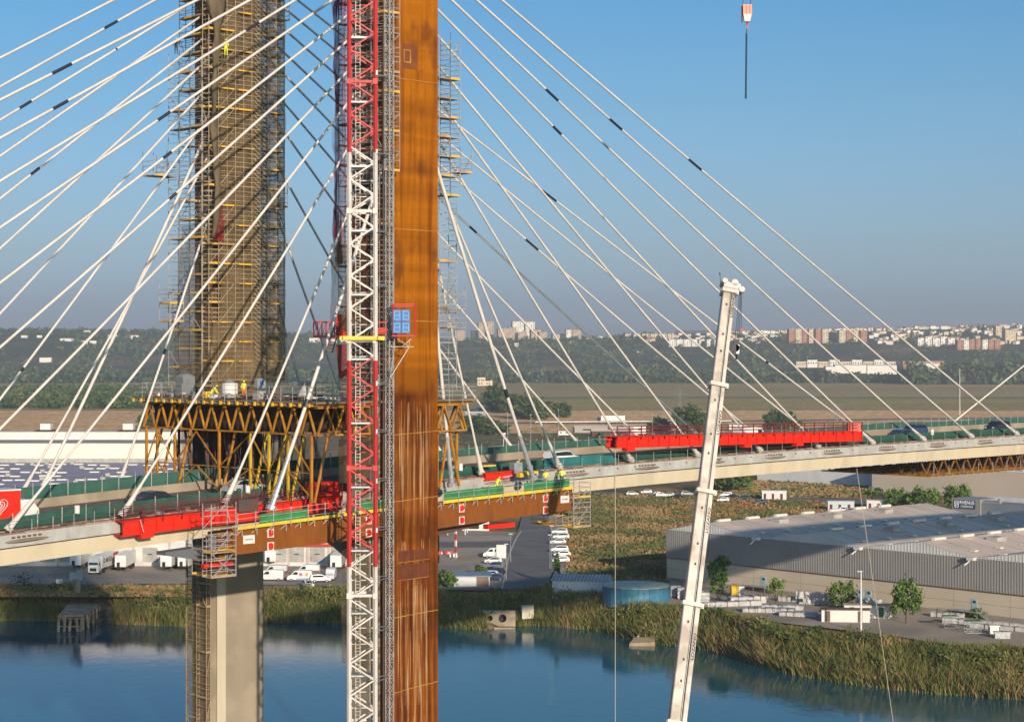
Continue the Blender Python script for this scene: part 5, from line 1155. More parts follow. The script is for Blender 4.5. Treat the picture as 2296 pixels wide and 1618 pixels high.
# ---------------------------------------------------------------- woods on the plain and the hillside
def wood(name, label, pts, rx, rz, per, leaf, mats, cs=.5):
    C_, S_, I_ = [], [], []
    for i, (X, Y, z, s) in enumerate(pts):
        a, c = rx*s*LV.uniform(.75,1.25), rz*s*LV.uniform(.7,1.25); n_ = per
        u = LV.normal(size=(n_,3)); u /= np.linalg.norm(u,axis=1)[:,None]; rr = LV.uniform(.55,1.05,n_)[:,None]
        C_.append(u*rr*np.array([a,a,c])+np.array([X,Y,z+c*.8])); S_.append(LV.uniform(.6,1.3,n_)*leaf*s); k = LV.integers(0,len(mats)); I_.append(np.where(LV.random(n_) < .7, k, LV.integers(0,len(mats),n_)))
    V_, F_ = leaf_quads(np.concatenate(C_), np.concatenate(S_)); o = npmesh(name, V_, F_, [M[m] for m in mats], None, np.concatenate(I_)); props(o, label, 'woodland', kind='stuff')
def scatter(N, xr, Yr, dens, sr=(.6,1.3)):
    out = []
    for _ in range(N):
        x = LV.uniform(*xr); Y = LV.uniform(*Yr)
        if LV.random() < dens(x, Y): out.append(((x-CX)/F*Y, Y, ground_z(x, Y)-.5, LV.uniform(*sr)))
    return out
def hd(x, Y):
    n_ = noise.noise(Vector((x*.009, Y*.0022, 1.7)))+.5*noise.noise(Vector((x*.03, Y*.008, 4.)))
    base = .75 if Y < 3420 else (.34 if x < 1500 else .26)
    if 1780 < x < 2120 and Y < 3900: base *= .25
    if x > 1480 and Y > 4060: base *= .08
    return max(0, min(1, base+n_*.9))
wood('hillside_scrub', 'dark green scrub and small trees scattered over the long hillside', scatter(17000, (-150,2450), (3300,4480), hd, (.45,1.1)), 7, 5.0, 11, 5.2, ['fw1','fw2','fw3'])
wood('foot_wood', 'belt of tall dark trees along the foot of the hill', scatter(2300, (-150,2450), (3120,3300), lambda x, Y: 0 if 1860 < x < 2030 and Y > 3200 else .85, (.7,1.25)), 9, 9.5, 22, 5.5, ['fw1','fw2','fw2','fw3'])
wood('foot_wood', 'taller grey green trees at the foot of the hill at the far right', scatter(420, (2040,2450), (3000,3120), lambda x, Y: 1 if x > 2130 or x < 2075 else .3, (1.0,1.6)), 10, 12.5, 34, 5.5, ['fw1','fw3','fw2'])
wood('plain_wood', 'dark green grove on the plain behind the left cables', scatter(900, (-160,330), (1700,2350), lambda x, Y: 1, (.7,1.2)), 6.5, 6.5, 42, 2.4, ['lf2','fw3','fw1'])
wood('plain_wood', 'dark green grove seen between the yellow props of the platform', scatter(260, (330,780), (2300,2700), lambda x, Y: .6, (.6,1.0)), 6.5, 5, 30, 2.6, ['lf2','fw3','fw1'])
# ================================================================ yards and roads
ZG = -49.9
def sheet_poly(name, pts, mt, z=ZG):
    b = MB(); b.poly([G(x, y, z) if len(q) == 2 else Vector(q) for q in pts for x, y in [q[:2]]]); o = b.build(name, M[mt]); o['kind'] = 'structure'; return o
M['yard'] = mat('yard_asphalt', (.40,.32,.245), (.31,.25,.195), scale=.12, stretch=(1,.4,1), rough=.95, c3=(.25,.21,.17), s3=.06)
M['road2'] = mat('road_asphalt', (.16,.15,.14), (.12,.115,.11), scale=.15, rough=.95)
M['paint'] = mat('road_paint', (.60,.60,.58), rough=.8)
sheet_poly('yard', [(-700,1312),(430,1308),(985,1316),(1126,1318),(1166,1192),(985,1186),(985,1262),(-700,1262)], 'yard')
sheet_poly('road', [(-700,1319),(430,1315),(1110,1323),(1110,1317.5),(430,1309.5),(-700,1313)], 'road2', ZG+.02)
sheet_poly('road', [(1124,1320),(1248,1320),(1238,1230),(1224,1100),(1186,1100),(1163,1185),(1142,1212),(985,1214),(985,1227),(1120,1226),(1140,1240)], 'road2', ZG+.04)
sheet_poly('pavement', [(1248,1320),(1282,1320),(1270,1200),(1240,1100),(1224,1100)], 'yard', ZG+.06)
sheet_poly('road', [(1330,1115),(1600,1117),(1960,1132),(2110,1158),(2110,1146),(1960,1121),(1600,1106),(1330,1102)], 'road2', ZG+.04)
sheet_poly('yard', [(1490,1352),(1590,1368),(1750,1395),(2000,1424),(2296,1470),(2700,1535),(2700,1440),(2296,1390),(1495,1298)], 'yard', ZG)
def strip(pts, n_, w=.14, L_=1.0):
    """dashed paint marks along an image line, each mark its own mesh"""
    (x0,y0),(x1,y1) = pts; a, c = G(x0,y0,ZG+.08), G(x1,y1,ZG+.08); d = (c-a)
    b = MB()
    for i in range(n_):
        p = a+d*((i+.25)/n_); q = a+d*((i+.25+.5)/n_); s = Vector((-d.y,d.x,0)).normalized()*w; b.quad(p-s,q-s,q+s,p+s)
    o = b.build('road_marking', M['paint']); o['kind'] = 'structure'
strip(((985,1261),(1066,1260)), 16); strip(((985,1278),(1075,1279)), 16); strip(((1166,1190),(1225,1188)), 14, .3)
for y in (1240,1290): strip(((1172,y),(1186,y)), 1, .12)
b = MB(); pts = [(1126,1318),(1142,1240),(1158,1205),(1168,1190)]
for (x0,y0),(x1,y1) in zip(pts, pts[1:]): b.bar(G(x0,y0,ZG+.06), G(x1,y1,ZG+.06), .4, .16)
o = b.build('kerb', M['conc2']); o['kind'] = 'structure'
# ================================================================ generic building helpers (image column, ground line)
def frame(o, d):
    d = Vector(d).normalized(); return o, d, Vector((-d.y, d.x, 0))      # origin, along, back
def wbox(b, fr_, u0, u1, v0, v1, z0, z1, mi=0):
    o, d, k = fr_; c = o+d*((u0+u1)/2)+k*((v0+v1)/2); b.box(Vector((c.x,c.y,(z0+z1)/2)), (abs(u1-u0),abs(v1-v0),abs(z1-z0)), (d,k,Z), mi)
def fp(fr_, u, v, z): o, d, k = fr_; c = o+d*u+k*v; return Vector((c.x,c.y,z))
def ribbed(name, c1, c2, axis_scale, rough=.5):
    m = mat(name, c1, c2, scale=.3, rough=rough, metal=.1); n = m.node_tree; bs = n.nodes['Principled BSDF']
    return m
M['ribgrey'] = mat('grey_cladding', (.27,.26,.25), (.235,.23,.22), scale=.12, rough=.5)
M['ribwhite'] = mat('white_cladding', (.55,.56,.56), (.48,.49,.50), scale=.3, rough=.45)
M['beigepanel'] = mat('beige_panels', (.50,.43,.33), (.45,.385,.295), scale=.12, rough=.85)
M['plinth'] = mat('stained_plinth', (.30,.26,.20), (.22,.19,.15), scale=.3, rough=.9)
M['roofgrey'] = mat('roof_sheet', (.66,.54,.43), (.56,.46,.37), scale=.08, rough=.65, c3=(.48,.40,.33), s3=.04)
M['roofviolet'] = mat('roof_membrane', (.34,.31,.37), (.28,.26,.32), scale=.05, rough=.8)
M['skylight'] = mat('skylight', (.62,.60,.56), rough=.4)
# ---------------------------------------------------------------- big grey warehouse on the right
o0 = G(1495,1301,-50); wd_ = Vector((.676,-.737,0)); fr0 = (o0, wd_, Vector((.737,.676,0)))
wh = thing('warehouse', 'long warehouse with grey cladding over beige panels and three low gabled roofs on the right', 'warehouse', o0)
LW, BW = 158.0, 80.0; zw = -38.8; zs = -44.9
b = MB(); wbox(b, fr0, 0, LW, 0, BW, -50.3, zs); b.build('lower_wall', M['beigepanel'], wh)
b = MB(); wbox(b, fr0, -.12, LW, -.12, BW, zs, zw); 
u = .35
while u < LW: wbox(b, fr0, u, u+.16, -.19, -.12, zs+.1, zw-.05); u += .62
b.build('upper_wall', M['ribgrey'], wh)
b = MB(); wbox(b, fr0, -.1, LW, -.06, 0, -50.3, -49.2); b.build('plinth', M['plinth'], wh)
for u in range(1, 12): 
    b = MB(); wbox(b, fr0, u*12.4, u*12.4+.07, -.015, 0, -49.2, zs); b.build('panel_joint', M['plinth'], wh)
b = MB(); wbox(b, fr0, 0, LW, -.02, 0, -47.3, -47.22); b.build('panel_joint', M['plinth'], wh)
b = MB(); wbox(b, fr0, -.2, LW, -.26, -.1, zs-.08, zs+.04); b.build('ledge', M['tubedark'], wh)
us = [-22.0, 22.6, 44.9, 67.2, 89.5, 112, 135]
us = [0.0, 26.0, 52.4, 78.8, 105.2, 131.6, 158]
for i in range(len(us)-1):
    a, c = us[i], us[i+1]; mid = (a+c)/2+(1.3 if i else -1.5); zt = zw+2.2
    roof = MB(); g = MB()
    A = [fp(fr0,a,-.2,zw+.02),fp(fr0,mid,-.2,zt),fp(fr0,c,-.2,zw+.02)]; Bk = [fp(fr0,a,BW,zw+.02),fp(fr0,mid,BW,zt),fp(fr0,c,BW,zw+.02)]
    roof.quad(A[0],A[1],Bk[1],Bk[0]); roof.quad(A[1],A[2],Bk[2],Bk[1]); rf = roof.build('roof', M['roofgrey'], wh)
    g.prism([fp(fr0,a,-.14,zw),fp(fr0,c,-.14,zw),fp(fr0,mid,-.14,zt-.02)], fr0[2]*.1)
    u = a+.3
    while u < c-.2:
        h = (zt-zw)*min((u-a)/max(.1,mid-a),(c-u)/max(.1,c-mid)); wbox(g, fr0, u, u+.1, -.2, -.14, zw, zw+max(.02,h-.1)); u += .75
    g.build('gable', M['ribwhite'], rf)
    sm = MB()
    for v in range(6, int(BW), 6):
        if mid-a > 3: sm.bar(fp(fr0,a+.3,v,zw+.06), fp(fr0,mid,v,zt+.04), .07)
        sm.bar(fp(fr0,mid,v,zt+.04), fp(fr0,c-.3,v,zw+.06), .07)
    sm.build('sheet_seams', M['ribgrey'], rf)
    for j in range(7):
        v = 5+j*9.6+(i%2)*2; um = mid+(1.5 if i else 5.5); zz = zt-.2
        b = MB(); b.bar(fp(fr0,mid+.6,v-1.9,zt+.30), fp(fr0,mid+.6,v+1.9,zt+.30), .95, .7, n=12); vt = b.build('roof_vent', M['skylight'], rf); b = MB(); wbox(b, fr0, mid-.35, mid+.35, v-2.0, v+2.0, zt-.1, zt+.3); b.build('vent_curb', M['ribgrey'], vt)
        if j % 2: b = MB(); wbox(b, fr0, mid+3.0, mid+5.6, v+3.0, v+6.2, zt-.9, zt+.05); b.build('roof_hatch', M['fascia'], rf)
    for j in range(8):
        for s, f in ((a+3.0,.3),(c-3.5,.3)):
            if s == a+3.0 and mid-a < 4: continue
            b = MB(); zz = zw+(zt-zw)*((s-a)/(mid-a) if s < mid else (c-s)/(c-mid)); wbox(b, fr0, s, s+1.1, 4+j*8.6, 5.2+j*8.6, zz+.05, zz+.3); b.build('skylight', M['skylight'], rf)
    if i:
        b = MB(); b.box(fp(fr0,a,-.7,zw-.1),(1.5,1.2,.6),(wd_,fr0[2],Z)); b.bar(fp(fr0,a,-.9,zw-.3),fp(fr0,a-.9,-1.6,zw-1.3),.25); b.build('gutter_box', M['ribwhite'], wh)
for u, z0 in ((26.9,-49.2),(51.8,-49.6),(53.9,-49.6),(78.4,-49.0)):
    d_ = MB(); wbox(d_, fr0, u, u+1.25, -.08, 0, z0, z0+2.5); do = d_.build('door', mat('pale_blue_door', (.28,.42,.47), rough=.6), wh)
    d_ = MB(); wbox(d_, fr0, u+.3, u+.95, -.1, -.08, z0+1.7, z0+2.2); d_.build('door_window', M['glass'], do)
for u, dirn in ((26.9,-1),(78.4,-1)):
    s = MB(); wbox(s, fr0, u-3.2, u+2.6, -2.0, -.05, -48.85, -48.7)
    for i in range(6): wbox(s, fr0, u+2.6+i*.3, u+2.95+i*.3, -2.0, -.6, -48.9-i*.2, -48.8-i*.2)
    for q in (-3.2,-.6,2.5): s.bar(fp(fr0,u+q,-1.95,-50), fp(fr0,u+q,-1.95,-47.7), .08)
    s.bar(fp(fr0,u-3.2,-1.95,-47.7), fp(fr0,u+2.5,-1.95,-47.7), .06); s.bar(fp(fr0,u+2.5,-1.95,-47.7), fp(fr0,u+4.4,-1.95,-48.9), .06); s.build('door_stair', M['galv'], wh)
# logistic office with sign
fq = (P(2138,1115,545)+Vector((0,0,0)), wd_, fr0[2]); fq = (Vector((fq[0].x,fq[0].y,0)), wd_, fr0[2])
of = thing('office_building', 'blue grey office block with a dark blue company sign at the right edge', 'office building', (fq[0].x,fq[0].y,-50))
b = MB(); wbox(b, fq, 0, 60, 0, 22, -50.2, -42.3); b.build('wall', mat('blue_grey_cladding', (.20,.23,.26), (.17,.195,.22), scale=.1, rough=.55), of)
b = MB(); wbox(b, fq, -.2, 9.2, -.5, 9, -50.2, -41.4); b.build('stair_block', M['ribgrey'], of)
b = MB(); wbox(b, fq, .6, 7.6, -.66, -.52, -44.2, -41.8); sg = b.build('sign', mat('sign_navy', (.02,.05,.15), rough=.5), of)
text('lettering', 'RHENUS', .95, fp(fq,4.9,-.70,-42.5), wd_, Z, M['letterw'], sg, bold=.03); text('lettering', 'LOGISTICS', .62, fp(fq,4.9,-.70,-43.6), wd_, Z, M['letterw'], sg, bold=.02)
b = MB(); 
for q in ((.9,-42.1,.9,-43.9),(.9,-43.9,2.0,-43.9),(2.0,-43.9,2.0,-42.1),(2.0,-42.1,.9,-42.1),(1.1,-43.6,1.8,-42.9),(1.8,-42.9,1.3,-42.5)): b.bar(fp(fq,q[0],-.70,q[1]), fp(fq,q[2],-.70,q[3]), .16)
b.build('logo', M['letterw'], sg)
b = MB(); wbox(b, fq, .8, 8.0, -.60, -.5, -47.3, -45.5); b.build('entrance_glazing', M['glass'], of)
for u in (11.5,17,22.5,28,33.5): 
    b = MB(); wbox(b, fq, u, u+3.6, -.06, 0, -46.2, -44.6); w_ = b.build('window', M['glass'], of); b = MB(); wbox(b, fq, u+1.15, u+1.25, -.1, -.05, -46.2, -44.6); wbox(b, fq, u+2.35, u+2.45, -.1, -.05, -46.2, -44.6); b.build('window_frame', M['white'], w_)
b = MB(); wbox(b, fq, 6, 60, 8, 9, -42.3, -41.0); b.build('ribbed_parapet', M['ribwhite'], of)
b = MB(); wbox(b, fq, 9.3, 14, .5, 3.0, -42.3, -41.6); wbox(b, fq, 14.2,14.9,.5,1.2,-42.3,-40.9); b.build('roof_unit', M['galv'], of)
# beige warehouse behind
fz = (Vector(((1955-CX)/F*691,691,0)), Vector((.74,-.672,0)), Vector((.672,.74,0)))
bw = thing('warehouse', 'plain beige warehouse wall rising behind the parked cars on the right', 'warehouse', (fz[0].x,fz[0].y,-50))
b = MB(); wbox(b, fz, 0, 140, 0, 60, -50.2, -40.9); b.build('wall', mat('beige_cladding', (.42,.36,.30), (.385,.33,.275), scale=.04, rough=.7), bw)
b = MB(); wbox(b, fz, -.2, 140, -.2, 60.2, -40.9, -40.5); b.build('parapet', M['ribwhite'], bw)
b = MB(); wbox(b, fz, -60, -.5, 14, 60, -50.2, -42.5); b.build('annex', M['ribwhite'], bw)
for i in range(14): b = MB(); wbox(b, fz, 3+i*7, 6+i*7, .6, 2.2, -40.5, -39.9); b.build('rooflight', M['skylight'], bw)
# white warehouse with flat roof behind the left deck
fl_ = (Vector((0,0,0)), Vector((1,0,0)), Vector((0,1,0))); XL = lambda x, Y: (x-CX)/F*Y
lw = thing('warehouse', 'huge white warehouse with flat violet grey roof and loading docks at the left', 'warehouse', (-100,447,-50))
b = MB(); wbox(b, fl_, -260, XL(778,447), 447, 676, -50.3, -39.0); b.build('wall', M['white'], lw)
b = MB(); wbox(b, fl_, -260.2, XL(778,447)+.2, 446.8, 676, -39.0, -38.85); rfl = b.build('roof', M['roofviolet'], lw)
b = MB(); wbox(b, fl_, -260, XL(605,676), 676, 700, -39.0, -32.2); b.build('upper_wall', mat('cream_wall', (.74,.68,.56), (.68,.62,.50), scale=.06, rough=.7), lw)
b = MB(); wbox(b, fl_, -260.2, XL(605,676)+.2, 675.7, 700, -32.2, -31.9); b.build('upper_roof', mat('pipe_roof', (.30,.29,.29), (.22,.22,.22), scale=.05, rough=.6), lw)
b = MB(); wbox(b, fl_, -260, XL(605,676), 675.4, 676, -39, -37.4); b.build('grey_band', M['fascia'], lw)
b = MB(); wbox(b, fl_, -260, XL(605,700), 700, 709, -39, -29.1); b.build('rear_parapet', M['white'], lw)
rg = random.Random(21); k_ = 0
for r_ in range(6):
    for i in range(16):
        x = -30+i*32+rg.uniform(-8,8)+(r_%2)*16; Y = 560+r_*20+rg.uniform(-4,4)
        if x > 640: continue
        if rg.random() < .3: continue
        X = XL(x,Y); b = MB(); wbox(b, fl_, X-1.5, X+1.5, Y-.8, Y+.8, -38.85, -38.5); b.build('skylight', M['skylight'], rfl)
        if rg.random() < .35: b = MB(); wbox(b, fl_, X-3.6, X-2.2, Y+2, Y+4, -38.85, -37.9); b.build('roof_fan', M['fascia'], rfl)
for x in (97,283,408):
    X = XL(x,700); b = MB(); wbox(b, fl_, X-1.9, X+1.9, 703, 707, -28.6, -26.2); u_ = b.build('roof_unit', M['white'], lw); b = MB(); wbox(b, fl_, X-4, X+3.6, 702, 708, -29.1, -28.8); 
    for s in (-3,3): b.bar(Vector((X+s,704,-29.1)), Vector((X+s,704,-28.4)), .2)
    wbox(b, fl_, X-3.2, X+3.2, 702, 708, -28.6, -28.4); b.build('frame', M['tubedark'], u_)
for x in (62,108,150,337,430,626,665,712,760):
    X = XL(x,447); b = MB(); wbox(b, fl_, X-1.7, X+1.7, 446.7, 447.05, -48.9, -45.6); d_ = b.build('dock_door', M['fascia'], lw); b = MB(); wbox(b, fl_, X-.5, X+.5, 446.6, 446.7, -47.2, -47.0); b.build('door_window', M['dark'], d_)
b = MB(); wbox(b, fl_, XL(596,447), XL(775,447), 446.2, 446.9, -45.3, -44.7); b.build('red_fascia', M['cranered'], lw)
for x in (40,130,236,300,380,605,648,690,738):
    X = XL(x,447); b = MB(); wbox(b, fl_, X-.25, X+.25, 446.75, 447, -50, -44); b.build('downpipe', M['conc2'], lw)
# ---------------------------------------------------------------- petrol station, sheds, tank, outfall, jetty
ps = thing('petrol_canopy', 'red petrol station canopy on slim posts right of the orange column', 'canopy', G(1028,1205)); q = G(1028,1200); 
b = MB(); b.prism([Vector((q.x-4.4,q.y-1,-43.8)),Vector((q.x+2.2,q.y-1,-43.8)),Vector((q.x+2.9,q.y+9,-43.6)),Vector((q.x-1.6,q.y+9,-43.6))], Z*.35); b.build('canopy_roof', mat('canopy_red', (.42,.035,.045), rough=.5), ps)
b = MB()
for dx, dy in ((-3,0.5),(1.8,.5),(-1,8),(2.2,8)): b.bar(Vector((q.x+dx,q.y+dy,-50)), Vector((q.x+dx,q.y+dy,-43.8)), .25)
b.build('posts', M['white'], ps)
so = thing('shop_building', 'small white flat roofed building beside the red canopy', 'building', G(1066,1188)); q = G(1066,1190); b = MB(); b.box(q+Vector((0,5,2.6)), (7.6,9,5.2)); b.build('wall', M['white'], so); b = MB(); b.box(q+Vector((0,5,5.3)), (7.9,9.3,.25)); b.build('roof', M['ribwhite'], so); b = MB(); b.box(q+Vector((-1,.46,1.4)), (4,.08,1.6)); b.build('shop_window', M['glass'], so)
sp_ = thing('price_pole', 'tall red and white sign pole on the petrol station forecourt', 'sign pole', G(1022,1252)); q = G(1022,1252)
for i in range(5): b = MB(); b.bar(q+Z*(i*1.5), q+Z*(i*1.5+1.5), .5, .3); b.build('pole_band', M['cranered'] if i % 2 else M['white'], sp_)
b = MB(); b.box(q+Vector((0,0,.1)), (2.2,1.4,.3)); b.build('base', M['wood'], sp_)
for i, (x, y) in enumerate(((992,1243),(1007,1243),(1017,1249))): 
    q = G(x,y); o_ = thing('road_barrier', ['red and white plastic barrier nearest the orange column','red and white plastic barrier in the middle of the row','white plastic barrier by the sign pole'][i], 'barrier', q, 'plastic barriers on the forecourt'); b = MB(); b.loft([[q+Vector((x_*1.0,y_*.3,0)) for x_, y_ in ((-1,-1),(1,-1),(1,1),(-1,1))],[q+Vector((x_*.9,y_*.12,.9)) for x_, y_ in ((-1,-1),(1,-1),(1,1),(-1,1))]]); b.build('barrier_body', M['cranered'] if i < 2 else M['white'], o_); b = MB(); b.box(q+Vector((0,-.24,.45)),(.6,.06,.35)); b.build('reflector', M['white'], o_)
sh = thing('shed', 'low shed with blue grey roof and brown door at the river end of the road', 'shed', G(1060,1316)); q = G(1058,1316,-50.1)
b = MB(); b.box(q+Vector((0,2.3,1.2)), (7.6,4.4,2.4)); b.build('wall', M['ribwhite'], sh); b = MB(); b.prism([q+Vector((-4.1,-.3,2.3)),q+Vector((-4.1,5,2.7)),q+Vector((-4.1,5,2.85)),q+Vector((-4.1,-.3,2.45))], Vector((8.3,0,0))); b.build('roof', mat('blue_roof', (.20,.27,.33), (.16,.22,.28), scale=.4, rough=.5), sh)
b = MB(); b.box(q+Vector((2.3,.06,1.1)), (2.6,.1,2.2)); b.build('door', mat('brown_door', (.20,.13,.09), (.15,.11,.08), scale=1.), sh)
hl = thing('storage_hall', 'low white hall with ribbed gabled roof beside the blue tank', 'hall', G(1300,1330)); q = Vector((XL(1238,395),395,-50.2))
fh = (q, Vector((.985,-.17,0)), Vector((.17,.985,0))); b = MB(); wbox(b, fh, 0, 11.5, 0, 9.5, -50.3, -47.1); b.build('wall', M['ribwhite'], hl)
b = MB(); b.quad(fp(fh,-.3,-.3,-47.1),fp(fh,-.3,4.8,-46.2),fp(fh,11.8,4.8,-46.2),fp(fh,11.8,-.3,-47.1)); b.quad(fp(fh,-.3,4.8,-46.2),fp(fh,-.3,10,-47.1),fp(fh,11.8,10,-47.1),fp(fh,11.8,4.8,-46.2)); rr = b.build('roof', mat('hall_roof', (.30,.30,.29), (.24,.24,.24), scale=.3, rough=.5), hl)
b = MB()
for i in range(17): b.bar(fp(fh,-.2+i*.74,-.3,-47.04), fp(fh,-.2+i*.74,4.8,-46.14), .12)
b.build('roof_ribs', M['ribwhite'], rr); b = MB(); b.prism([fp(fh,0,.02,-47.1),fp(fh,0,9.4,-47.1),fp(fh,0,4.8,-46.25)], wd_*.02); b.build('gable', M['ribwhite'], hl)
tk = thing('storage_tank', 'wide blue cylindrical tank with pale green lid standing in the reeds', 'tank', (XL(1426,384),384,-50.4)); q = Vector((XL(1426,384),384,-50.6))
tm = mat('tank_blue', (.025,.13,.21), (.05,.18,.27), scale=.5, stretch=(1,1,.15), rough=.5)
b = MB(); b.bar(q, q+Z*3.9, 13.4, n=72); b.build('tank_shell', tm, tk); b = MB(); b.bar(q+Z*3.9, q+Z*4.0, 13.6, n=72); b.bar(q+Z*4.0, q+Z*4.3, 13.3, n=72, w2=1.0); b.build('tank_lid', mat('tank_lid', (.44,.48,.34), (.36,.40,.30), scale=.3, rough=.6), tk)
b = MB()
for i in range(36): a = i/36*2*math.pi; b.bar(q+Vector((6.72*math.cos(a),6.72*math.sin(a),0)), q+Vector((6.72*math.cos(a),6.72*math.sin(a),3.85)), .07)
b.build('shell_ribs', tm, tk)
oh = thing('outfall', 'concrete outfall headwall with two round pipe mouths in the bank', 'outfall', P(1122,1395,387)); yb_ = bankY(1120)+.8
b = MB(); xo = XL(1120,yb_)
def ringface(cx_, cz_, r_, x0, x1, z0, z1, Y):
    n_ = 24; inner = [Vector((cx_+r_*math.cos(a), Y, cz_+r_*math.sin(a))) for a in [2*math.pi*i/n_ for i in range(n_)]]; outer = []
    for i in range(n_):
        a = 2*math.pi*i/n_; c_, s_ = math.cos(a), math.sin(a); t_ = 1e9
        if c_ > 1e-6: t_ = min(t_, (x1-cx_)/c_)
        if c_ < -1e-6: t_ = min(t_, (x0-cx_)/c_)
        if s_ > 1e-6: t_ = min(t_, (z1-cz_)/s_)
        if s_ < -1e-6: t_ = min(t_, (z0-cz_)/s_)
        outer.append(Vector((cx_+c_*t_, Y, cz_+s_*t_)))
    return inner, outer
b = MB(); dk = MB()
for cx_, r_, x0, x1 in ((xo-1.9,.55,xo-3.4,xo-.9),(xo+.6,.8,xo-.9,xo+3.2)):
    i_, o__ = ringface(cx_, -53.2, r_, x0, x1, -55.6, -51.8, yb_); n_ = len(i_)
    for i in range(n_): b.quad(i_[i], i_[(i+1)%n_], o__[(i+1)%n_], o__[i])
    back = [v+Vector((0,1.6,0)) for v in i_]
    for i in range(n_): dk.quad(i_[i], back[i], back[(i+1)%n_], i_[(i+1)%n_])
    dk.poly(back)
b.box(Vector((xo-.1,yb_+.5,-51.75)),(6.6,.9,.2));  b.box(Vector((xo+1,yb_-1.2,-55)),(4.2,2.2,.5))
b.build('headwall', mat('old_headwall', (.34,.28,.20), (.20,.16,.11), scale=.5, rough=.9), oh); dk.build('pipe_mouths', M['dark'], oh)
b = MB(); q = Vector((XL(1182,yb_),yb_+2.5,-52.2)); b.box(q,(2.4,1.6,2.6),(Vector((.97,.2,.05)),Vector((-.2,.97,0)),Z)); props(b.build('concrete_block', M['conc2']), 'weathered concrete block in the reeds right of the outfall', 'block')
q = P(1440,1440,360); q.z = -55; b = MB(); b.loft([[q+Vector(v) for v in ((-2.6,-1.6,-.3),(2.3,-1.9,-.3),(2.6,1.2,-.3),(-2.2,1.4,-.3))],[q+Vector(v) for v in ((-2.5,-1.5,.5),(2.2,-1.7,.75),(2.4,1.1,1.3),(-1.4,1.3,1.2))]]); props(b.build('concrete_slab', mat('tan_concrete', (.34,.26,.16), (.23,.175,.11), scale=.8, rough=.9, bump=.4)), 'broken tan concrete slab lying in the water off the bank', 'slab')
bd = LB(); bd.bar((-.09,0,0),(-.09,0,.28),.025); bd.bar((.05,0,0),(.05,0,.28),.025); bd.loft([[(x,.09*r_*math.cos(a),z+.09*r_*math.sin(a)) for a in [2*math.pi*i/8 for i in range(8)]] for x, z, r_ in ((-.32,.30,.15),(-.15,.36,.9),(.05,.42,1.1),(.18,.5,.6),(.22,.66,.28),(.2,.8,.3),(.26,.86,.45),(.34,.86,.2),(.5,.83,.05))]); bo = bd.build('heron', M['white'], smooth=True); bo.location = q+Vector((-.7,.4,1.15)); props(bo, 'small white heron standing on the concrete slab', 'bird')
# jetty
M['jetty'] = mat('jetty_concrete', (.44,.29,.17), (.26,.165,.09), scale=.6, rough=.95, c3=(.50,.36,.22), s3=.5)
jt = thing('old_jetty', 'derelict concrete jetty with leaning piles reaching into the river at the left', 'jetty', P(160,1395,385)); zj = -52.3
b = MB(); pts = [G(129,1384,zj),G(186,1381,zj),G(250,1343,zj),G(166,1343,zj)]; b.prism(pts, Z*.4); b.build('jetty_deck', M['jetty'], jt)
rg = random.Random(9)
def pile(p, h=zj, lean=.55):
    b = MB(); b.bar(Vector((p.x+rg.uniform(-lean,lean),p.y,-57)), Vector((p.x,p.y,h)), .42); b.build('pile', M['jetty'], jt)
for x in (131,145,158,171,184): p = G(x,1384,zj); pile(p)
for i in range(10): f = i/9; p = pts[1]+(pts[2]-pts[1])*f; pile(p, lean=.8)
b = MB()
for i in range(4):
    a, c = G(131+i*13.3,1384,zj), G(131+(i+1)*13.3,1384,zj); b.bar(Vector((a.x,a.y-.1,-54)), Vector((c.x,c.y-.1,-54)), .2); b.bar(Vector((a.x,a.y,-53)), Vector(((a.x*.6+c.x*.4),a.y,zj)), .2); b.bar(Vector((c.x,c.y,-53)), Vector(((c.x*.6+a.x*.4),c.y,zj)), .2)
b.build('cross_beams', M['jetty'], jt)
b = MB()
for i in range(70): q = P(rg.uniform(225,262), rg.uniform(1343,1352), 405); b.box(Vector((q.x,q.y+rg.uniform(0,4),-50.9+rg.uniform(-.3,.4))),(rg.uniform(.3,1.4),rg.uniform(.3,1),rg.uniform(.2,.6)),(Vector((math.cos(i),math.sin(i),.1)).normalized(),Vector((-math.sin(i),math.cos(i),0)),Z))
props(b.build('rubble', M['conc']), 'pale rubble where the old jetty meets the bank', 'rubble', kind='stuff')
o_ = thing('river_beacon', 'concrete post with a grey board on the bank behind the jetty', 'beacon', G(172,1328)); q = G(172,1330); b = MB(); b.bar(q, q+Z*3.0, 1.1); b.build('post', M['conc'], o_); b = MB(); b.box(q+Vector((-.1,0,3.6)),(2.6,.5,1.6)); b.box(q+Vector((.6,0,4.7)),(.9,.5,.6)); b.build('board', mat('board_grey', (.22,.27,.30), rough=.6), o_)
# ================================================================ yard of the warehouse
def wyard(u, v): return fp(fr0, u, v, -49.88)
cbm = mat('cable_drum_yellow', (.55,.38,.03), rough=.7)
o_ = thing('cable_drum', 'yellow cable drum with white side standing near the forked tree', 'cable drum', G(1649,1340)); q = G(1646,1338,-49.9); b = MB(); b.bar(q+Vector((-.5,0,1.3)), q+Vector((.5,0,1.3)), 2.2, n=20); b.build('drum_core', cbm, o_); b = MB(); b.bar(q+Vector((-.65,0,1.3)), q+Vector((-.5,0,1.3)), 2.7, n=20); b.bar(q+Vector((.5,0,1.3)), q+Vector((.65,0,1.3)), 2.7, n=20); b.build('flange', cbm, o_); b = MB(); b.box(q+Vector((1.5,0,1.1)),(1.2,.5,2.2)); b.build('white_cover', M['white'], o_)
wrap = mat('white_wrap', (.50,.48,.46), (.34,.34,.35), scale=.9, rough=.5, bump=.5); rg = random.Random(31)
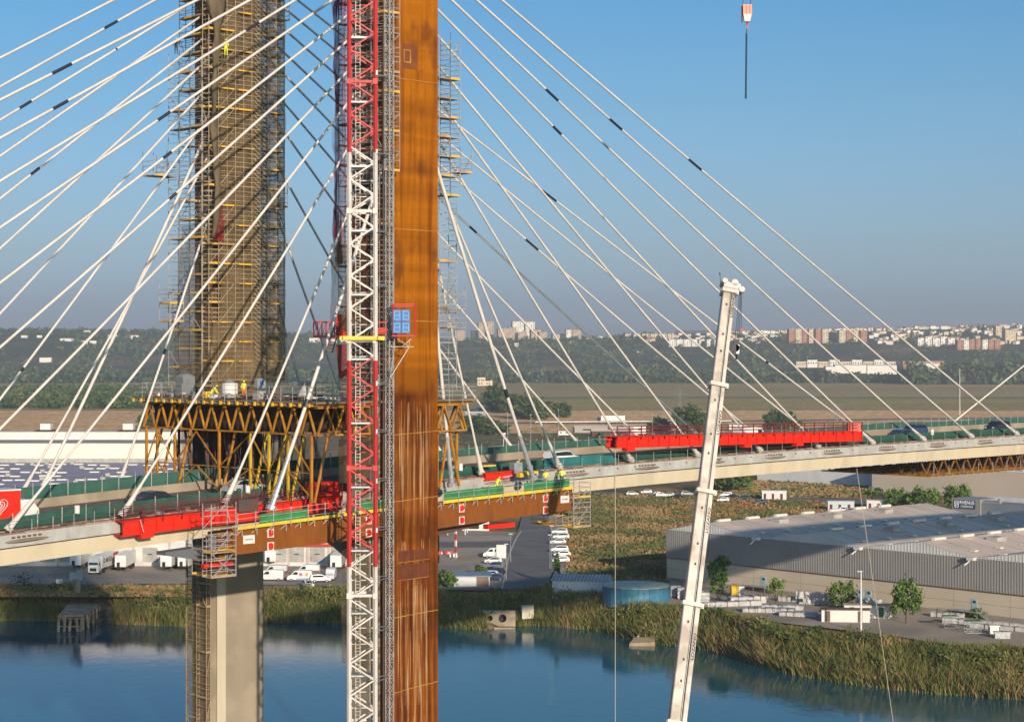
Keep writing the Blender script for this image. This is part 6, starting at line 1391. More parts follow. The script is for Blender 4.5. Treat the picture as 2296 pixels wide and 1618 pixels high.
def wrapped(x, y, L_, W_, H_, rz, label, group='white wrapped long packages in the warehouse yard', n_=5):
    H_ *= .8; W_ *= .85; q = G(x, y, -49.9); o = thing('wrapped_package', label, 'package', q, group); d = Vector((math.cos(rz), math.sin(rz), 0)); s = Vector((-d.y,d.x,0)); b = MB(); r = []
    for i in range(n_*2+1):
        f = i/(n_*2)-.5; j = rg.uniform(.9,1.06); r.append([q+d*(L_*f)+s*(a*W_/2*j)+Z*c for a, c in ((-1,0.05),(1,.05),(1.02,H_*j*.9),(.7,H_*j),(-.7,H_*j),(-1.02,H_*j*.9))])
    b.loft(r); b.build('wrapping', wrap, o); b = MB()
    for i in range(1, n_): f = i/n_-.5; b.box(q+d*(L_*f)+Z*(H_/2),(.09,W_*1.06,H_*1.08),(d,s,Z)); b.build('strap', M['tubedark'], o); b = MB()
    return o
wp_ = [('white wrapped package, long one nearest the forked tree',1640,1358,12,2.2,1.3,.25),('white wrapped package with a second one on its right, beside the reeds',1676,1352,8,2.4,1.9,.3),('white wrapped package at the left end of the low pile by the brown roofed cabin',1700,1371,6,3,1.0,-.1),('white wrapped package in the middle of the low pile by the brown roofed cabin',1742,1372,7,3.4,1.1,-.2),('white wrapped package at the right end of the low pile by the brown roofed cabin',1790,1380,7,3.4,1.0,-.25),('white wrapped package behind the low pile, near the slim young tree',1755,1366,8,2.2,1.2,-.15),('single rounded white package lying by the warehouse wall, left of the torn tarpaulins',1772,1348,4.6,1.7,1.2,-.45),('white wrapped package right of the dark green tree in the yard',2125,1383,6,2.2,1.1,-.55),('very long white wrapped package stretching to the right edge',2210,1402,16,2.2,1.2,-.60),('second very long white package at the right edge, nearer the wall',2262,1413,14,2,1.1,-.62),('flat white package half hidden behind the middle tree',1832,1355,7,1.3,.6,-.4)]
for l,x,y,a,c,h,r_ in wp_: wrapped(x,y,a,c,h,r_,l)
for i,(x,y,w_) in enumerate(((1515,1338,2.2),(1532,1342,2.4),(1549,1346,2.2),(1565,1350,2.0),(1580,1354,1.8))):
    q = G(x,y,-49.9); o_ = thing('bag_stack', 'pallet of white sacks behind the blue tank, '+['first','second','third','fourth','fifth'][i]+' from the warehouse corner', 'sacks', q, 'pallets of white sacks by the tank'); b = MB()
    for j in range(3): b.loft([[q+Vector((a*w_/2*k,c*.8*k,z_)) for a, c in ((-1,-1),(1,-1),(1,1),(-1,1))] for z_, k in ((.15+j*.75,.9),(.35+j*.75,1.02),(.7+j*.75,1.0),(.88+j*.75,.88))])
    b.build('sacks', wrap, o_); b = MB(); b.box(q+Z*.08,(w_,1.6,.14)); b.build('pallet', M['wood'], o_)
def cabin(x, y, L_, W_, H_, rz, wallm, roofm, label, doors=((.2,M['cortendark']),), group=None, z=-49.9, over=.15):
    q = G(x, y, z); o = thing('site_cabin', label, 'cabin', q, group); d = Vector((math.cos(rz), math.sin(rz), 0)); s = Vector((-d.y,d.x,0)); ax = (d,s,Z)
    b = MB(); b.box(q+Z*(H_/2),(L_,W_,H_),ax); b.build('wall', wallm, o); b = MB(); b.box(q+Z*(H_+.08),(L_+over*2,W_+over*2,.18),ax); b.build('roof', roofm, o)
    for f, m_ in doors: b = MB(); b.box(q+d*(L_*(f-.5))-s*(W_/2+.02)+Z*1.05,(.85,.05,2.0),ax); b.build('door', m_, o)
    return o
brn = mat('brown_roof', (.14,.08,.06), (.11,.07,.055), scale=1, rough=.8); grn = mat('green_door', (.02,.13,.08)); tanr = mat('tan_roof', (.36,.31,.21), rough=.8)
cabin(1895,1392,8.8,2.4,2.2,-.10,M['white'],brn,'white cabin with brown roof half hidden by the reeds',((.13,brn),(.8,brn)))
cabin(1945,1383,8.8,2.4,2.3,-.10,M['white'],tanr,'white cabin with tan roof and green doors behind the brown roofed one',((.16,grn),(.78,grn)))
cabin(2228,1420,1.6,1.4,1.4,0,M['white'],M['white'],'small white box standing alone in the right yard',())
cabin(2247,1430,2.6,1.2,1.0,-.1,M['galv'],M['galv'],'open grey skip at the right edge of the yard',())
def lamp_post(x, y, top, label, heads=1, w=.22, mt='white', z=-50, arm=.0):
    q = G(x, y, z); h = z-(-(top-HY)/F*q.y); h = -(top-HY)/F*q.y-z; o = thing('lamp_post', label, 'lamp post', q, 'lamp posts around the yards'); b = MB(); b.bar(q, q+Z*h, w, n=8, w2=w*.6); b.build('post', M[mt], o)
    for i in range(heads): b = MB(); b.box(q+Vector(((i-(heads-1)/2)*1.1+arm,-.1,h)),(.9,.35,.15)); b.build('lamp_head', M['white'], o)
    return o
lamp_post(1930.5,1416,1280,'thick white post with a camera head in front of the grey warehouse',1,.42,arm=-.25)
for l, x, y, t_ in (('double lamp post by the shed, left one',1135,1300,1219),('double lamp post behind the white minibus',1145,1262,1196),('twin armed lamp post, tallest beside the right car row',1233,1275,1198),('lamp post beside the slim cypress',1237,1320,1178),('lamp post by the second row of parked cars far right',2056,1140,1093)): lamp_post(x,y,t_,l,1,.14,'galv')
for l, x, y, t_ in (('slim lamp post on the main road right of the ruined house',1190,1010,930),('slim lamp post among the bushes by the shacks',1138,985,925),('slim lamp post left of the lorry',1252,980,918),('slim lamp post right of the lorry',1463,985,928)): lamp_post(x,y,t_,l,1,.3,'galv')
lamp_post(2152,930,828,'tall slim pole standing on the plain at the far right',1,.75,'white')
# torn tarpaulin frames against the wall
def tarp_frame(x, y, L_, rz, label, seed):
    q = G(x,y,-49.9); d = Vector((math.cos(rz), math.sin(rz), 0)); s = Vector((-d.y,d.x,0)); o = thing('tarpaulin_rack', label, 'rack', q); b = MB(); n_ = int(L_/1.8)
    for i in range(n_+1):
        for k in (0,1.6): b.bar(q+d*(i*1.8)+s*k, q+d*(i*1.8)+s*k+Z*2.6, .08)
    b.bar(q+Z*2.6, q+d*(n_*1.8)+Z*2.6, .08); b.build('frame', M['galv'], o); r = []
    for i in range(40):
        f = i/39*n_*1.8; sag_ = abs(math.sin(f*1.1+seed))*.6; r.append([q+d*f+s*(-.1+.12*math.sin(f*5))+Z*(2.65-.5*sag_), q+d*f+s*(-.25+.2*math.sin(f*4+1))+Z*1.4, q+d*f+s*(-.2+.25*math.sin(f*6))+Z*(.1+1.0*max(0,math.sin(f*.9+seed)))])
    b = MB(); b.loft(r, closed=False, cap=False); b.build('tarpaulin', wrap, o)
tarp_frame(1785,1352,7.6,-.62,'rack hung with torn grey white tarpaulin against the warehouse wall',1); tarp_frame(1918,1368,5.5,-.5,'second rack covered with white tarpaulin behind the thick white post',3)
for i,(x,y) in enumerate(((2131,1406),(2181,1418))):
    q = G(x,y,-49.9); o_ = thing('mesh_cage', ['mesh cage with green top, nearer the dark green tree','mesh cage with green top, nearer the white box'][i], 'cage', q, 'green topped mesh cages'); b = MB()
    for a in (-1,0,1):
        for c in (-1,1): b.bar(q+Vector((a*1.3,c*.9,0)), q+Vector((a*1.3,c*.9,2.1)), .07)
    for z_ in (.1,.7,1.4,2.1):
        for c in (-1,1): b.bar(q+Vector((-1.3,c*.9,z_)), q+Vector((1.3,c*.9,z_)), .05)
    b.build('cage_frame', M['galv'], o_); b = MB(); b.box(q+Z*2.15,(2.7,1.9,.08)); b.build('green_top', M['greenpanel'], o_)
for l,x,y,rz,m_,r_ in (('white cabin with dark red window panels beside the road under the deck',1736,1119,-.15,M['white'],M['white']),('second white cabin with dark red panels left of the palm',1973,1142,-.2,M['white'],M['white']),('pale blue cabin near the row of yellow posts',1885,1144,-.1,mat('pale_blue_cabin', (.42,.50,.52)),M['ribwhite'])):
    cabin(x,y,8.2,3.2,2.9,rz,m_,r_,l,((.12,M['darkred']),(.45,M['darkred']),(.8,M['darkred'])))
# trees of the yard and the car parks
for k,l,x,y,s,sz,nm in (('forked','tall forked tree with uneven crown by the cable drum',1610,1350,1.25,1.15,'forked_tree'),('thin','slim young tree in front of the warehouse door',1739,1360,1.3,1.45,'young_tree'),('round2','broad bright green tree beside the thick white post',1887,1368,1.05,1.12,'broad_tree'),('round','conical dark tree in the right yard',2031,1400,.98,1.50,'broad_tree'),
    ('bush','small bush against the warehouse door stair',2192,1388,.9,.9,'bush'),('bush','round dark bush beside the shed',1000,1317,1.45,1.6,'bush'),('bush','clipped round shrub by the parked cars',1076,1290,1.15,1.0,'bush'),('cypress','slim cypress on the kerb beside the car row',1249,1316,.62,.95,'cypress'),('cypress','wide dark cypress base beside the slim one',1246,1324,1.05,.5,'cypress'),
    ('palm','palm beside the white cabin at the beige warehouse corner',1956,1140,1.35,1.15,'palm_tree'),('round2','broad tree left of the lamp post before the beige warehouse',2006,1146,1.35,1.45,'broad_tree'),('round2','low broad tree right of the lamp post before the beige warehouse',2036,1146,1.3,1.2,'broad_tree'),('round2','largest broad tree in front of the beige warehouse',2074,1150,1.6,1.6,'broad_tree'),('round2','broad tree above the company sign',2145,1148,1.6,1.7,'broad_tree'),('round','dense dark tree under the deck left of the white cabin',1634,1106,2.4,1.5,'broad_tree'),('round','second dark tree under the deck beside the crane boom',1655,1104,2.0,1.4,'broad_tree')):
    plant(k,nm,l,G(x,y,-50.2),s,random.uniform(0,6),sz=sz)
# ================================================================ vehicles
CARC = {'white': mat('car_white', (.66,.66,.65), rough=.25), 'grey': mat('car_grey', (.13,.14,.16), rough=.25), 'dark': mat('car_dark', (.02,.022,.028), rough=.2), 'red': mat('car_red', (.30,.02,.02), rough=.25), 'blue': mat('car_blue', (.03,.05,.11), rough=.25), 'silver': mat('car_silver', (.38,.39,.40), rough=.25), 'trans': mat('van_white', (.66,.66,.64), rough=.35)}
M['tyre'] = mat('tyre', (.02,.02,.02), rough=.9); M['rim'] = mat('rim', (.35,.35,.36), rough=.4, metal=.5); M['lampw'] = mat('headlight', (.6,.6,.58), rough=.2); M['lampr'] = mat('tail_light', (.35,.01,.01), rough=.3)
def car(name, label, loc, rz, col='white', kind='hatch', cat='car', group=None, s=1.0):
    o = thing(name, label, cat, loc, group, rz); o.scale = (s,)*3; m = CARC[col]
    if kind == 'hatch': prof = [(-2.05,.35),(-2.1,.75),(-1.95,.98),(-1.55,1.42),(-.2,1.5),(.45,1.4),(1.15,.98),(1.95,.82),(2.1,.55),(2.05,.32)]; gl = [(-1.62,1.0),(-1.35,1.36),(-.2,1.43),(.42,1.34),(1.0,.99)]; W_ = 1.76
    elif kind == 'suv': prof = [(-2.2,.42),(-2.25,.9),(-2.1,1.15),(-1.9,1.62),(-.2,1.7),(.5,1.62),(1.2,1.12),(2.05,.98),(2.25,.6),(2.2,.4)]; gl = [(-1.85,1.16),(-1.7,1.54),(-.2,1.62),(.46,1.55),(1.05,1.14)]; W_ = 1.86
    elif kind == 'sedan': prof = [(-2.25,.35),(-2.3,.85),(-1.7,.98),(-1.15,1.38),(-.2,1.46),(.45,1.38),(1.15,.95),(2.1,.8),(2.3,.5),(2.25,.32)]; gl = [(-1.5,.99),(-1.05,1.31),(-.2,1.39),(.42,1.32),(1.0,.97)]; W_ = 1.78
    else: prof = [(-2.7,.4),(-2.72,1.2),(-2.65,2.35),(-.2,2.45),(1.1,2.3),(1.85,1.45),(2.6,1.15),(2.72,.7),(2.7,.4)]; gl = [(.35,1.5),(.35,2.1),(1.0,2.1),(1.6,1.5)]; W_ = 1.98
    H_ = W_/2; b = LB(); r = []
    for y, k in ((-H_,.88),(-H_*.93,1.0),(H_*.93,1.0),(H_,.88)):
        r.append([(x, y*(1-.13*max(0,(z-.9))/.7 if kind != 'van' else 1), .32+(z-.32)*(k*.06+.94 if z > .5 else 1)) for x, z in prof])
    b.loft(r); b.build('body', m, o, smooth=False)
    for sd in (-1,1):
        b = LB(); yy = sd*(H_*.90 if kind != 'van' else H_*1.0); b.prism([(x, yy+(sd*.0), z) for x, z in gl], (0, sd*(.09 if kind != 'van' else .02), 0)); b.build('side_window', M['glass'], o)
        if kind == 'minibus' or kind == 'minibus_': pass
        for x in ((-1.35 if kind != 'van' else -1.7), (1.3 if kind != 'van' else 1.75)):
            b = LB(); b.bar((x, sd*(H_-.18), .33), (x, sd*(H_+.03), .33), .66, n=16); w_ = b.build('wheel', M['tyre'], o); b = LB(); b.bar((x, sd*(H_+.02), .33), (x, sd*(H_+.045), .33), .38, n=10); b.build('rim', M['rim'], w_)
    b = LB(); z0, z1 = (gl[-1][1]+.0, gl[-2][1]); x0, x1 = gl[-1][0]+.14, gl[-2][0]+.12; b.quad((x0+.03,-H_*.72,z0+.02),(x0+.03,H_*.72,z0+.02),(x1+.03,H_*.66,z1+.03),(x1+.03,-H_*.66,z1+.03)); b.build('windscreen', M['glass'], o)
    for sd in (-1,1):
        b = LB(); b.box((prof[-2][0]-.06, sd*H_*.7, prof[-2][1]+.12), (.16,.34,.16)); b.build('headlight', M['lampw'], o); b = LB(); b.box((prof[1][0]+.02, sd*H_*.78, prof[1][1]), (.12,.2,.22)); b.build('tail_light', M['lampr'], o)
    if kind == 'van' and name == 'minibus':
        for sd in (-1,1):
            for x in (-2.2,-1.0): b = LB(); b.box((x+.4, sd*(H_+.01), 1.78), (1.0,.03,.55)); b.build('side_window', M['glass'], o)
    return o
def at(x, y, z=-49.88): return G(x, y, z)
cg = 'cars parked in the row right of the road'
for i,(x,y,k,l) in enumerate(((1255,1197,'suv','farthest white estate car in the row right of the road'),(1258,1208,'suv','second farthest white car in the row right of the road'),(1251,1219,'hatch','white hatchback in the middle of the row right of the road, above the gap'),(1254,1237,'suv','white car just below the gap in the row right of the road'),(1260,1247,'hatch','white car behind the cypress tip in the row right of the road'),(1257,1260,'hatch','nearest white car in the row, beside the cypress'))): car('parked_car', l, at(x,y), math.pi+.04*i-.05, 'white', k, group=cg)
cg = 'cars parked left of the road'
for n_,l,x,y,rz,c,k in (('minibus','white minibus parked beside the double lamp posts',1108,1249,math.pi+.05,'trans','van'),('parked_car','white hatchback right below the minibus',1106,1262,math.pi,'white','hatch'),('parked_car','grey pickup below the white hatchback',1108,1275,math.pi-.1,'grey','suv'),('parked_car','dark sedan above the white car near the clipped shrub',1100,1283,math.pi-.15,'dark','sedan'),('parked_car','black car between grey pickup and white car',1112,1288,math.pi-.1,'dark','suv'),('parked_car','white car beside the clipped shrub, left of the road',1098,1293,math.pi-.12,'white','hatch'),('parked_car','dark blue car nearest the shed',1109,1300,math.pi-.12,'blue','hatch')): car(n_, l, at(x,y), rz, c, k, 'minibus' if n_ == 'minibus' else 'car', cg)
b = MB(); q = at(1124,1250); b.box(q+Z*1.6,(2.4,1.0,3.2)); props(b.build('white_kiosk', M['white']), 'tall white box behind the minibus', 'kiosk')
# second car park under the deck and by the beige warehouse: (column, row, heading, colour, kind, label)
cp = [(1418,1110,'white','hatch','white car alone under the deck near the rope'),(1448,1106,'white','hatch','white car behind the dark one under the deck'),(1471,1111,'dark','sedan','dark car left of two white ones under the deck'),(1483,1113,'white','hatch','white car left of the crane boom, leftmost of a pair'),(1499,1113,'white','hatch','white car left of the crane boom, rightmost of a pair'),(1517,1116,'dark','sedan','dark blue car beside the white pair under the deck'),(1540,1110,'silver','hatch','silver car between the groups under the deck'),(1620,1124,'white','hatch','white car just right of the crane boom'),(1626,1113,'silver','suv','silver car behind the white one right of the boom'),(1644,1116,'dark','sedan','black car in the group right of the boom'),(1668,1119,'blue','hatch','blue car closing the group right of the boom'),(1707,1130,'dark','suv','dark car driving past the yellow posts'),
      (1893,1147,'white','hatch','white car beside the pale blue cabin, left'),(1908,1149,'grey','hatch','dark car beside the pale blue cabin, right'),(1972,1143,'white','hatch','white car left of the first broad tree'),(1985,1145,'grey','suv','dark car under the first broad tree'),(2000,1146,'white','suv','white car under the first broad tree'),(2034,1149,'white','hatch','white car right of the lamp post'),(2048,1150,'red','hatch','red car beside the white one by the lamp post'),(2089,1154,'white','suv','white van like car under the largest tree'),(2104,1153,'dark','suv','black car under the largest tree'),(2118,1156,'dark','sedan','dark car before the office block'),(2135,1157,'white','suv','white car next to the office block'),(2098,1166,'white','sedan','white car crossing in front of the parked row')]
for i,(x,y,c,k,l) in enumerate(cp): car('parked_car', l, at(x,y,-49.85), (math.pi if i % 3 else 0)+random.uniform(-.25,.25), c, k, group='cars parked around the yards')
for i in range(9):
    q = at(1695+i*13.5,1134+i*1.2); b = MB(); b.bar(q, q+Z*.9, .22, n=8); props(b.build('bollard', M['yellow3']), 'yellow post in the row along the road under the deck', 'bollard', 'row of yellow posts along the road')
# left yard: trailers, lorry, vans
def trailer(x, y, label, rz=0.0, dark=False, letters=None):
    q = G(x, y, -49.9); o = thing('box_trailer', label, 'trailer', q, 'white box trailers at the loading docks', rz); L_ = 11.5
    b = LB(); b.box((0,L_/2,2.55),(2.55,L_,2.75)); bx = b.build('box', CARC['trans'], o)
    b = LB(); b.box((-.45,-.16,1.7),(.62,.3,1.05)); b.build('hatch', M['dark'], o)
    b = LB(); b.box((0,-.03,3.88),(2.6,.08,.12)); b.box((0,-.03,1.2),(2.6,.08,.12)); b.build('frame_rail', M['fascia'], bx)
    b = LB(); b.box((0,L_/2,1.05),(1.0,L_,.25)); b.build('chassis', M['dark'], o)
    for s in (-.7,.7): b = LB(); b.bar((s,1.8,0),(s,1.8,1.1),.16); b.build('landing_leg', M['tubedark'], o)
    for s in (-1,1):
        for yy in (7.2,8.5,9.8): b = LB(); b.bar((s*.95,yy,.5),(s*1.22,yy,.5),1.0,n=16); b.build('wheel', M['tyre'], o)
    return o
for x,y,l in ((169,1278,'white box trailer left of the lorry, behind the beacon'),(270,1282,'white box trailer right of the lorry'),(372,1281,'white box trailer in the middle, between dock doors'),(411,1280,'white box trailer beside the netted pylon leg'),(606,1270,'white box trailer seen between the pylon legs')): trailer(x, y, l)
lo = thing('lorry', 'white lorry with cab and lettered box trailer in the left yard', 'lorry', G(209,1288,-49.9), None, -.10)
b = LB(); b.loft([[(-1.22,0,.5),(1.22,0,.5),(1.22,1.9,.5),(-1.22,1.9,.5)],[(-1.22,-.05,1.7),(1.22,-.05,1.7),(1.22,1.9,1.7),(-1.22,1.9,1.7)],[(-1.2,.15,2.9),(1.2,.15,2.9),(1.2,1.9,2.9),(-1.2,1.9,2.9)],[(-1.0,.8,3.75),(1.0,.8,3.75),(1.0,1.9,3.8),(-1.0,1.9,3.8)]]); cb2 = b.build('cab', CARC['trans'], lo)
b = LB(); b.quad((-1.08,-.03,1.8),(1.08,-.03,1.8),(1.05,.12,2.75),(-1.05,.12,2.75)); b.build('windscreen', M['glass'], cb2)
b = LB(); b.box((0,-.06,1.15),(1.5,.06,.7)); b.build('grille', M['dark'], cb2)
for s in (-1,1): b = LB(); b.box((s*.95,-.06,.75),(.36,.08,.2)); b.build('headlight', M['lampw'], lo); b = LB(); b.box((s*1.4,.1,2.4),(.16,.14,.7)); b.build('mirror', M['dark'], lo)
b = LB(); b.box((0,8.6,2.55),(2.55,12.4,2.75)); bx = b.build('box', CARC['trans'], lo); b = LB(); b.box((1.285,12.5,2.7),(.02,3.6,2.3)); b.build('red_panel', M['cranered'], bx)
for s in (-1,1):
    for yy in (1.1,4.2,11.5,12.8): b = LB(); b.bar((s*.95,yy,.5),(s*1.22,yy,.5),1.0,n=16); b.build('wheel', M['tyre'], lo)
t0 = text('lettering', 'EL MOSCA', 1.0, lo.location+Vector((1.2,6.2,2.6)), (0,1,0), Z, M['letter'], None, bold=.02); t0.matrix_world = Matrix.Identity(4); t0.parent = bx; t0.matrix_parent_inverse = Matrix.Identity(4)
t0.matrix_basis = Matrix(((0,0,1,1.30),(1,0,0,6.6),(0,1,0,2.7),(0,0,0,1)))
vg = 'white delivery vans between the pylon legs'
for l,x,y,rz,lt in (('white van at the far left of the group, behind another',617,1290,math.pi,0),('white van nose out beside the left pylon leg',608,1301,math.pi,0),('white delivery van with round coloured logos on its side',672,1302,math.pi+.02,1),('white van behind the one with round logos',690,1289,math.pi,0),('white van facing the river beside the crane mast',742,1298,-math.pi/2,0)):
    v = car('delivery_van', l, at(x,y), rz, 'trans', 'van', 'van', vg)
    if lt:
        for dx, c_ in ((-.3,(.55,.12,.3)),(-1.6,(.6,.3,.12))):
            b = LB(); n_ = 14; b.poly([(dx+.42*math.cos(a), .998, 1.55+.42*math.sin(a)) for a in [2*math.pi*i/n_ for i in range(n_)]]); b.build('round_logo', mat('logo_pink', c_), v)
        b = LB(); b.box((-.6,.995,.62),(2.6,.012,.22)); b.build('blue_stripe', M['blue'], v)
car('parked_car', 'small white car nose on at the edge of the left yard', at(690,1315), -1.2, 'white', 'hatch'); car('parked_car', 'white estate with open boot beside the vans', at(718,1304), .2, 'white', 'suv')
trailer(753, 1282, 'white lorry box behind the van by the crane mast')
for i,(x,y,r_) in enumerate(((636,1291,0),(708,1290,.3),(643,1296,.2))):
    b = MB(); b.box(at(x,y)+Z*.6,(1.6,1.2,1.2)); props(b.build('pallet_load', M['wood']), ['brown cardboard load beside the first white van','brown cardboard load by the open boot','smaller brown load in front of the vans'][i], 'boxes', 'cardboard loads in the yard')
b = MB(); b.box(at(133,1307)+Z*.45,(1.3,.8,.9)); props(b.build('white_crate', M['white']), 'white crate standing alone at the left edge of the yard', 'crate')
person('person', 'person in dark clothes loading the white estate in the yard', at(708,1300), 1.2, 'stand', 'trouser', 'trouser', 'wood')
# vehicles on the bridge
bz = lambda m: DZ(m)-.48
ru = math.atan2(BU.y, BU.x)
def bcar(l, m, t, c, k, n_='car', cat='car', flip=False): return car(n_, l, B(m,t,bz(m)), ru+(math.pi if flip else 0), c, k, cat, 'traffic on the bridge')
bcar('white estate car on the bridge above the turquoise tarpaulin', 32.7, -4.6, 'white', 'suv'); bcar('white van on the bridge behind the right red girder', 74.5, -11.5, 'trans', 'van', 'van', 'van')
bcar('dark estate car on the bridge beyond the end of the red girder', 110.6, -11, 'blue', 'suv', flip=True); bcar('blue car ahead of the dark estate on the bridge', 100.6, -6, 'blue', 'sedan'); bcar('dark hatchback on the bridge near the right edge', 130.8, -10, 'dark', 'suv', flip=True)
bcar('dark car on the bridge behind the yellow props right of the orange column', 17.4, -7, 'dark', 'sedan'); bcar('dark car on the bridge behind the motorcyclist', -19.5, -6.5, 'dark', 'sedan'); bcar('silver car half hidden on the bridge by the yellow props', -8.3, -8, 'silver', 'sedan')
it = thing('delivery_lorry', 'red and white lorry with a white heart emblem at the left edge of the bridge', 'lorry', B(-35.7,-4.2,bz(-35.7)), None, ru)
b = LB(); b.box((-3.2,0,2.0),(6.4,2.4,2.6)); bx = b.build('box', M['red'], it); b = LB(); b.box((-3.2,0,3.32),(6.5,2.45,.12)); b.build('roof', M['white'], bx)
b = LB(); b.loft([[(.1,-1.1,.6),(1.9,-1.1,.6),(1.9,1.1,.6),(.1,1.1,.6)],[(.1,-1.1,1.6),(1.85,-1.1,1.5),(1.85,1.1,1.5),(.1,1.1,1.6)],[(.1,-1.05,2.4),(1.2,-1.05,2.4),(1.2,1.05,2.4),(.1,1.05,2.4)]]); cbx = b.build('cab', M['white'], it); b = LB(); b.quad((1.84,-.95,1.6),(1.84,.95,1.6),(1.28,.9,2.3),(1.28,-.9,2.3)); b.build('windscreen', M['glass'], cbx)
for sc_ in (1.0,.62,.28):
    b = LB(); pts = []
    for i in range(25):
        a = 2*math.pi*i/24; hx = 16*math.sin(a)**3/16; hz = (13*math.cos(a)-5*math.cos(2*a)-2*math.cos(3*a)-math.cos(4*a))/16; pts.append(Vector((-2.0-hx*.75*sc_, -1.215, 2.0+hz*.75*sc_)))
    for p, q in zip(pts, pts[1:]): b.bar(p, q, .10 if sc_ > .5 else .14, .03, cap=False)
    b.build('heart_emblem', M['letterw'], bx)
for s in (-1,1):
    for x in (-4.6,1.1): b = LB(); b.bar((x,s*.9,.45),(x,s*1.15,.45),.9,n=16); b.build('wheel', M['tyre'], it)
# motorcyclist in orange
mo = thing('motorcycle', 'dark motorcycle ridden along the bridge at the left', 'motorcycle', B(-23.4,-4.2,bz(-23.4)+.35), None, ru+math.pi)
for x in (-.7,.7):
    b = LB(); pts = [(x+.31*math.cos(a),0,.31+.31*math.sin(a)) for a in [2*math.pi*i/16 for i in range(17)]]
    for p, q in zip(pts, pts[1:]): b.bar(p, q, .1, cap=False)
    b.build('wheel', M['tyre'], mo)
b = LB(); b.loft([[(x,y*w_,z) for y, z in ((-1,z0),(1,z0),(1,z1),(-1,z1))] for x, w_, z0, z1 in ((-.85,.08,.7,.82),(-.4,.14,.45,.85),(.1,.16,.3,.95),(.5,.12,.5,1.05),(.75,.05,.8,1.1))]); b.bar((.75,0,.31),(.5,0,1.05),.07); b.bar((-.7,0,.31),(-.2,0,.55),.08); b.bar((.5,-.35,1.1),(.5,.35,1.1),.05); b.build('frame', M['dark'], mo)
person('person', 'rider in orange shirt leaning over the motorcycle on the bridge', B(-23.4,-4.2,bz(-23.4)+.2), ru+math.pi+math.pi/2, 'ride', 'orangecloth', 'skin', 'dark')
# ================================================================ plain: shacks, highway, lorry, pylons, ruined house
def simple_house(name, label, q, w, d, h, rz, wm, rm, group=None, gable=.25, wins=0, cat='house', doorw=None):
    o = thing(name, label, cat, q, group, rz); b = LB(); b.box((0,0,h/2-1),(w,d,h+2))
    b.build('wall', wm, o); b = LB()
    if gable: b.prism([(-w/2-.3,-d/2-.3,h),(-w/2-.3,d/2+.3,h),(-w/2-.3,0,h+d*gable)], (w+.6,0,0))
    else: b.box((0,0,h+.15),(w+.4,d+.4,.3))
    b.build('roof', rm, o)
    for i in range(wins):
        b = LB(); b.box((-w/2+w*(i+.5)/wins,-d/2-.02,h*.55),(w/wins*.35,.1,h*.3)); b.build('window', M['dark'], o)
    return o
HW = mat('house_white', (.66,.63,.57), rough=.8); HC = mat('house_cream', (.52,.43,.30), rough=.8); HR = mat('house_brick', (.36,.17,.10), (.30,.14,.085), scale=.1, rough=.85); HT = mat('terracotta_roof', (.30,.14,.08), (.24,.11,.065), scale=.2, rough=.85); HG = mat('house_grey', (.30,.29,.27), rough=.8); HB = mat('block_beige', (.40,.31,.21), rough=.8)
g_ = 'shacks and sheds by the highway'
for l,x,y,w,d,h,wm,rm in (('low grey shack left of the round trees',1065,932,16,6,2.6,HG,HW),('pale roofed shack right behind the yellow props',1088,921,18,6,2.8,HG,HW),('green shack on the dry ground below the round trees',1068,951,15,5,2.5,M['greenpanel'],M['greenpanel']),('brown shack at the left of the sheds by the orange column',1050,940,12,6,3,M['cortendark'],HG),('small white twin gabled hut by the main road',1263,974,7,4,2.4,HW,HT),('long grey roofed shed left of the lorry',1343,968,32,8,3,HG,M['roofgrey']),('dark shed behind the green fence',1366,977,22,7,3,M['cortendark'],M['roofgrey']),('red walled shed with white roof below the lorry',1392,975,14,9,4,M['cranered'],HW),('white flat roofed shop below the lorry',1420,970,14,10,4.5,HW,HW),('low orange shed behind the right red girder',1590,968,10,6,3,HC,HT),('white shed right of the crane boom behind the girder',1650,962,10,6,3,HW,HW)):
    simple_house('shack', l, G(x,y), w, d, h, .1, wm, rm, g_, gable=0 if 'flat' in l else .15, wins=2, cat='shack')
b = MB(); b.prism([G(1345,979),G(1392,972),G(1392,968),G(1345,975)], Z*2.2); props(b.build('green_fence', M['greennet']), 'dark green fence in front of the sheds by the highway', 'fence')
# highway
b = MB(); b.poly([G(985,948,-49.7),G(1400,947,-49.7),G(2296,936,-49.7),G(2900,930,-49.7),G(2900,928,-49.7),G(2296,933.5,-49.7),G(1400,944,-49.7),G(985,945,-49.7)]); o = b.build('road', M['yard']); o['kind'] = 'structure'
b = MB(); p0, p1 = G(1200,949,-49.6), G(1640,946,-49.6); b.bar(p0+Z*1.0, p1+Z*1.0, .5, .5)
for i in range(40): p = p0+(p1-p0)*(i/39); b.bar(p, p+Z*1.0, .3)
props(b.build('crash_barrier', M['galv']), 'pale crash barrier along the highway behind the bridge', 'barrier')
def lorry2(x, y, label, L_=15, col=None):
    q = G(x,y,-49.6); o = thing('lorry', label, 'lorry', q, None, 0.02); b = LB(); b.box((2,0,2.9),(L_,2.6,3.4)); b.build('box', CARC['trans'], o); b = LB(); b.box((-L_/2+.4,0,1.9),(2.2,2.4,2.8)); c_ = b.build('cab', M['dark'], o)
    for x_ in (-L_/2+.5,-L_/2+4,L_/2-2,L_/2): b = LB(); b.bar((x_,-1.2,.5),(x_,1.2,.5),1.1,n=12); b.build('wheel', M['tyre'], o)
    return o
lorry2(1368, 946, 'lorry with long white trailer and dark cab on the highway', 17)
o_ = thing('lattice_pylon', 'tall faint lattice power pylon on the plain behind the right red girder', 'power pylon', G(1877,948)); q = G(1876,948)
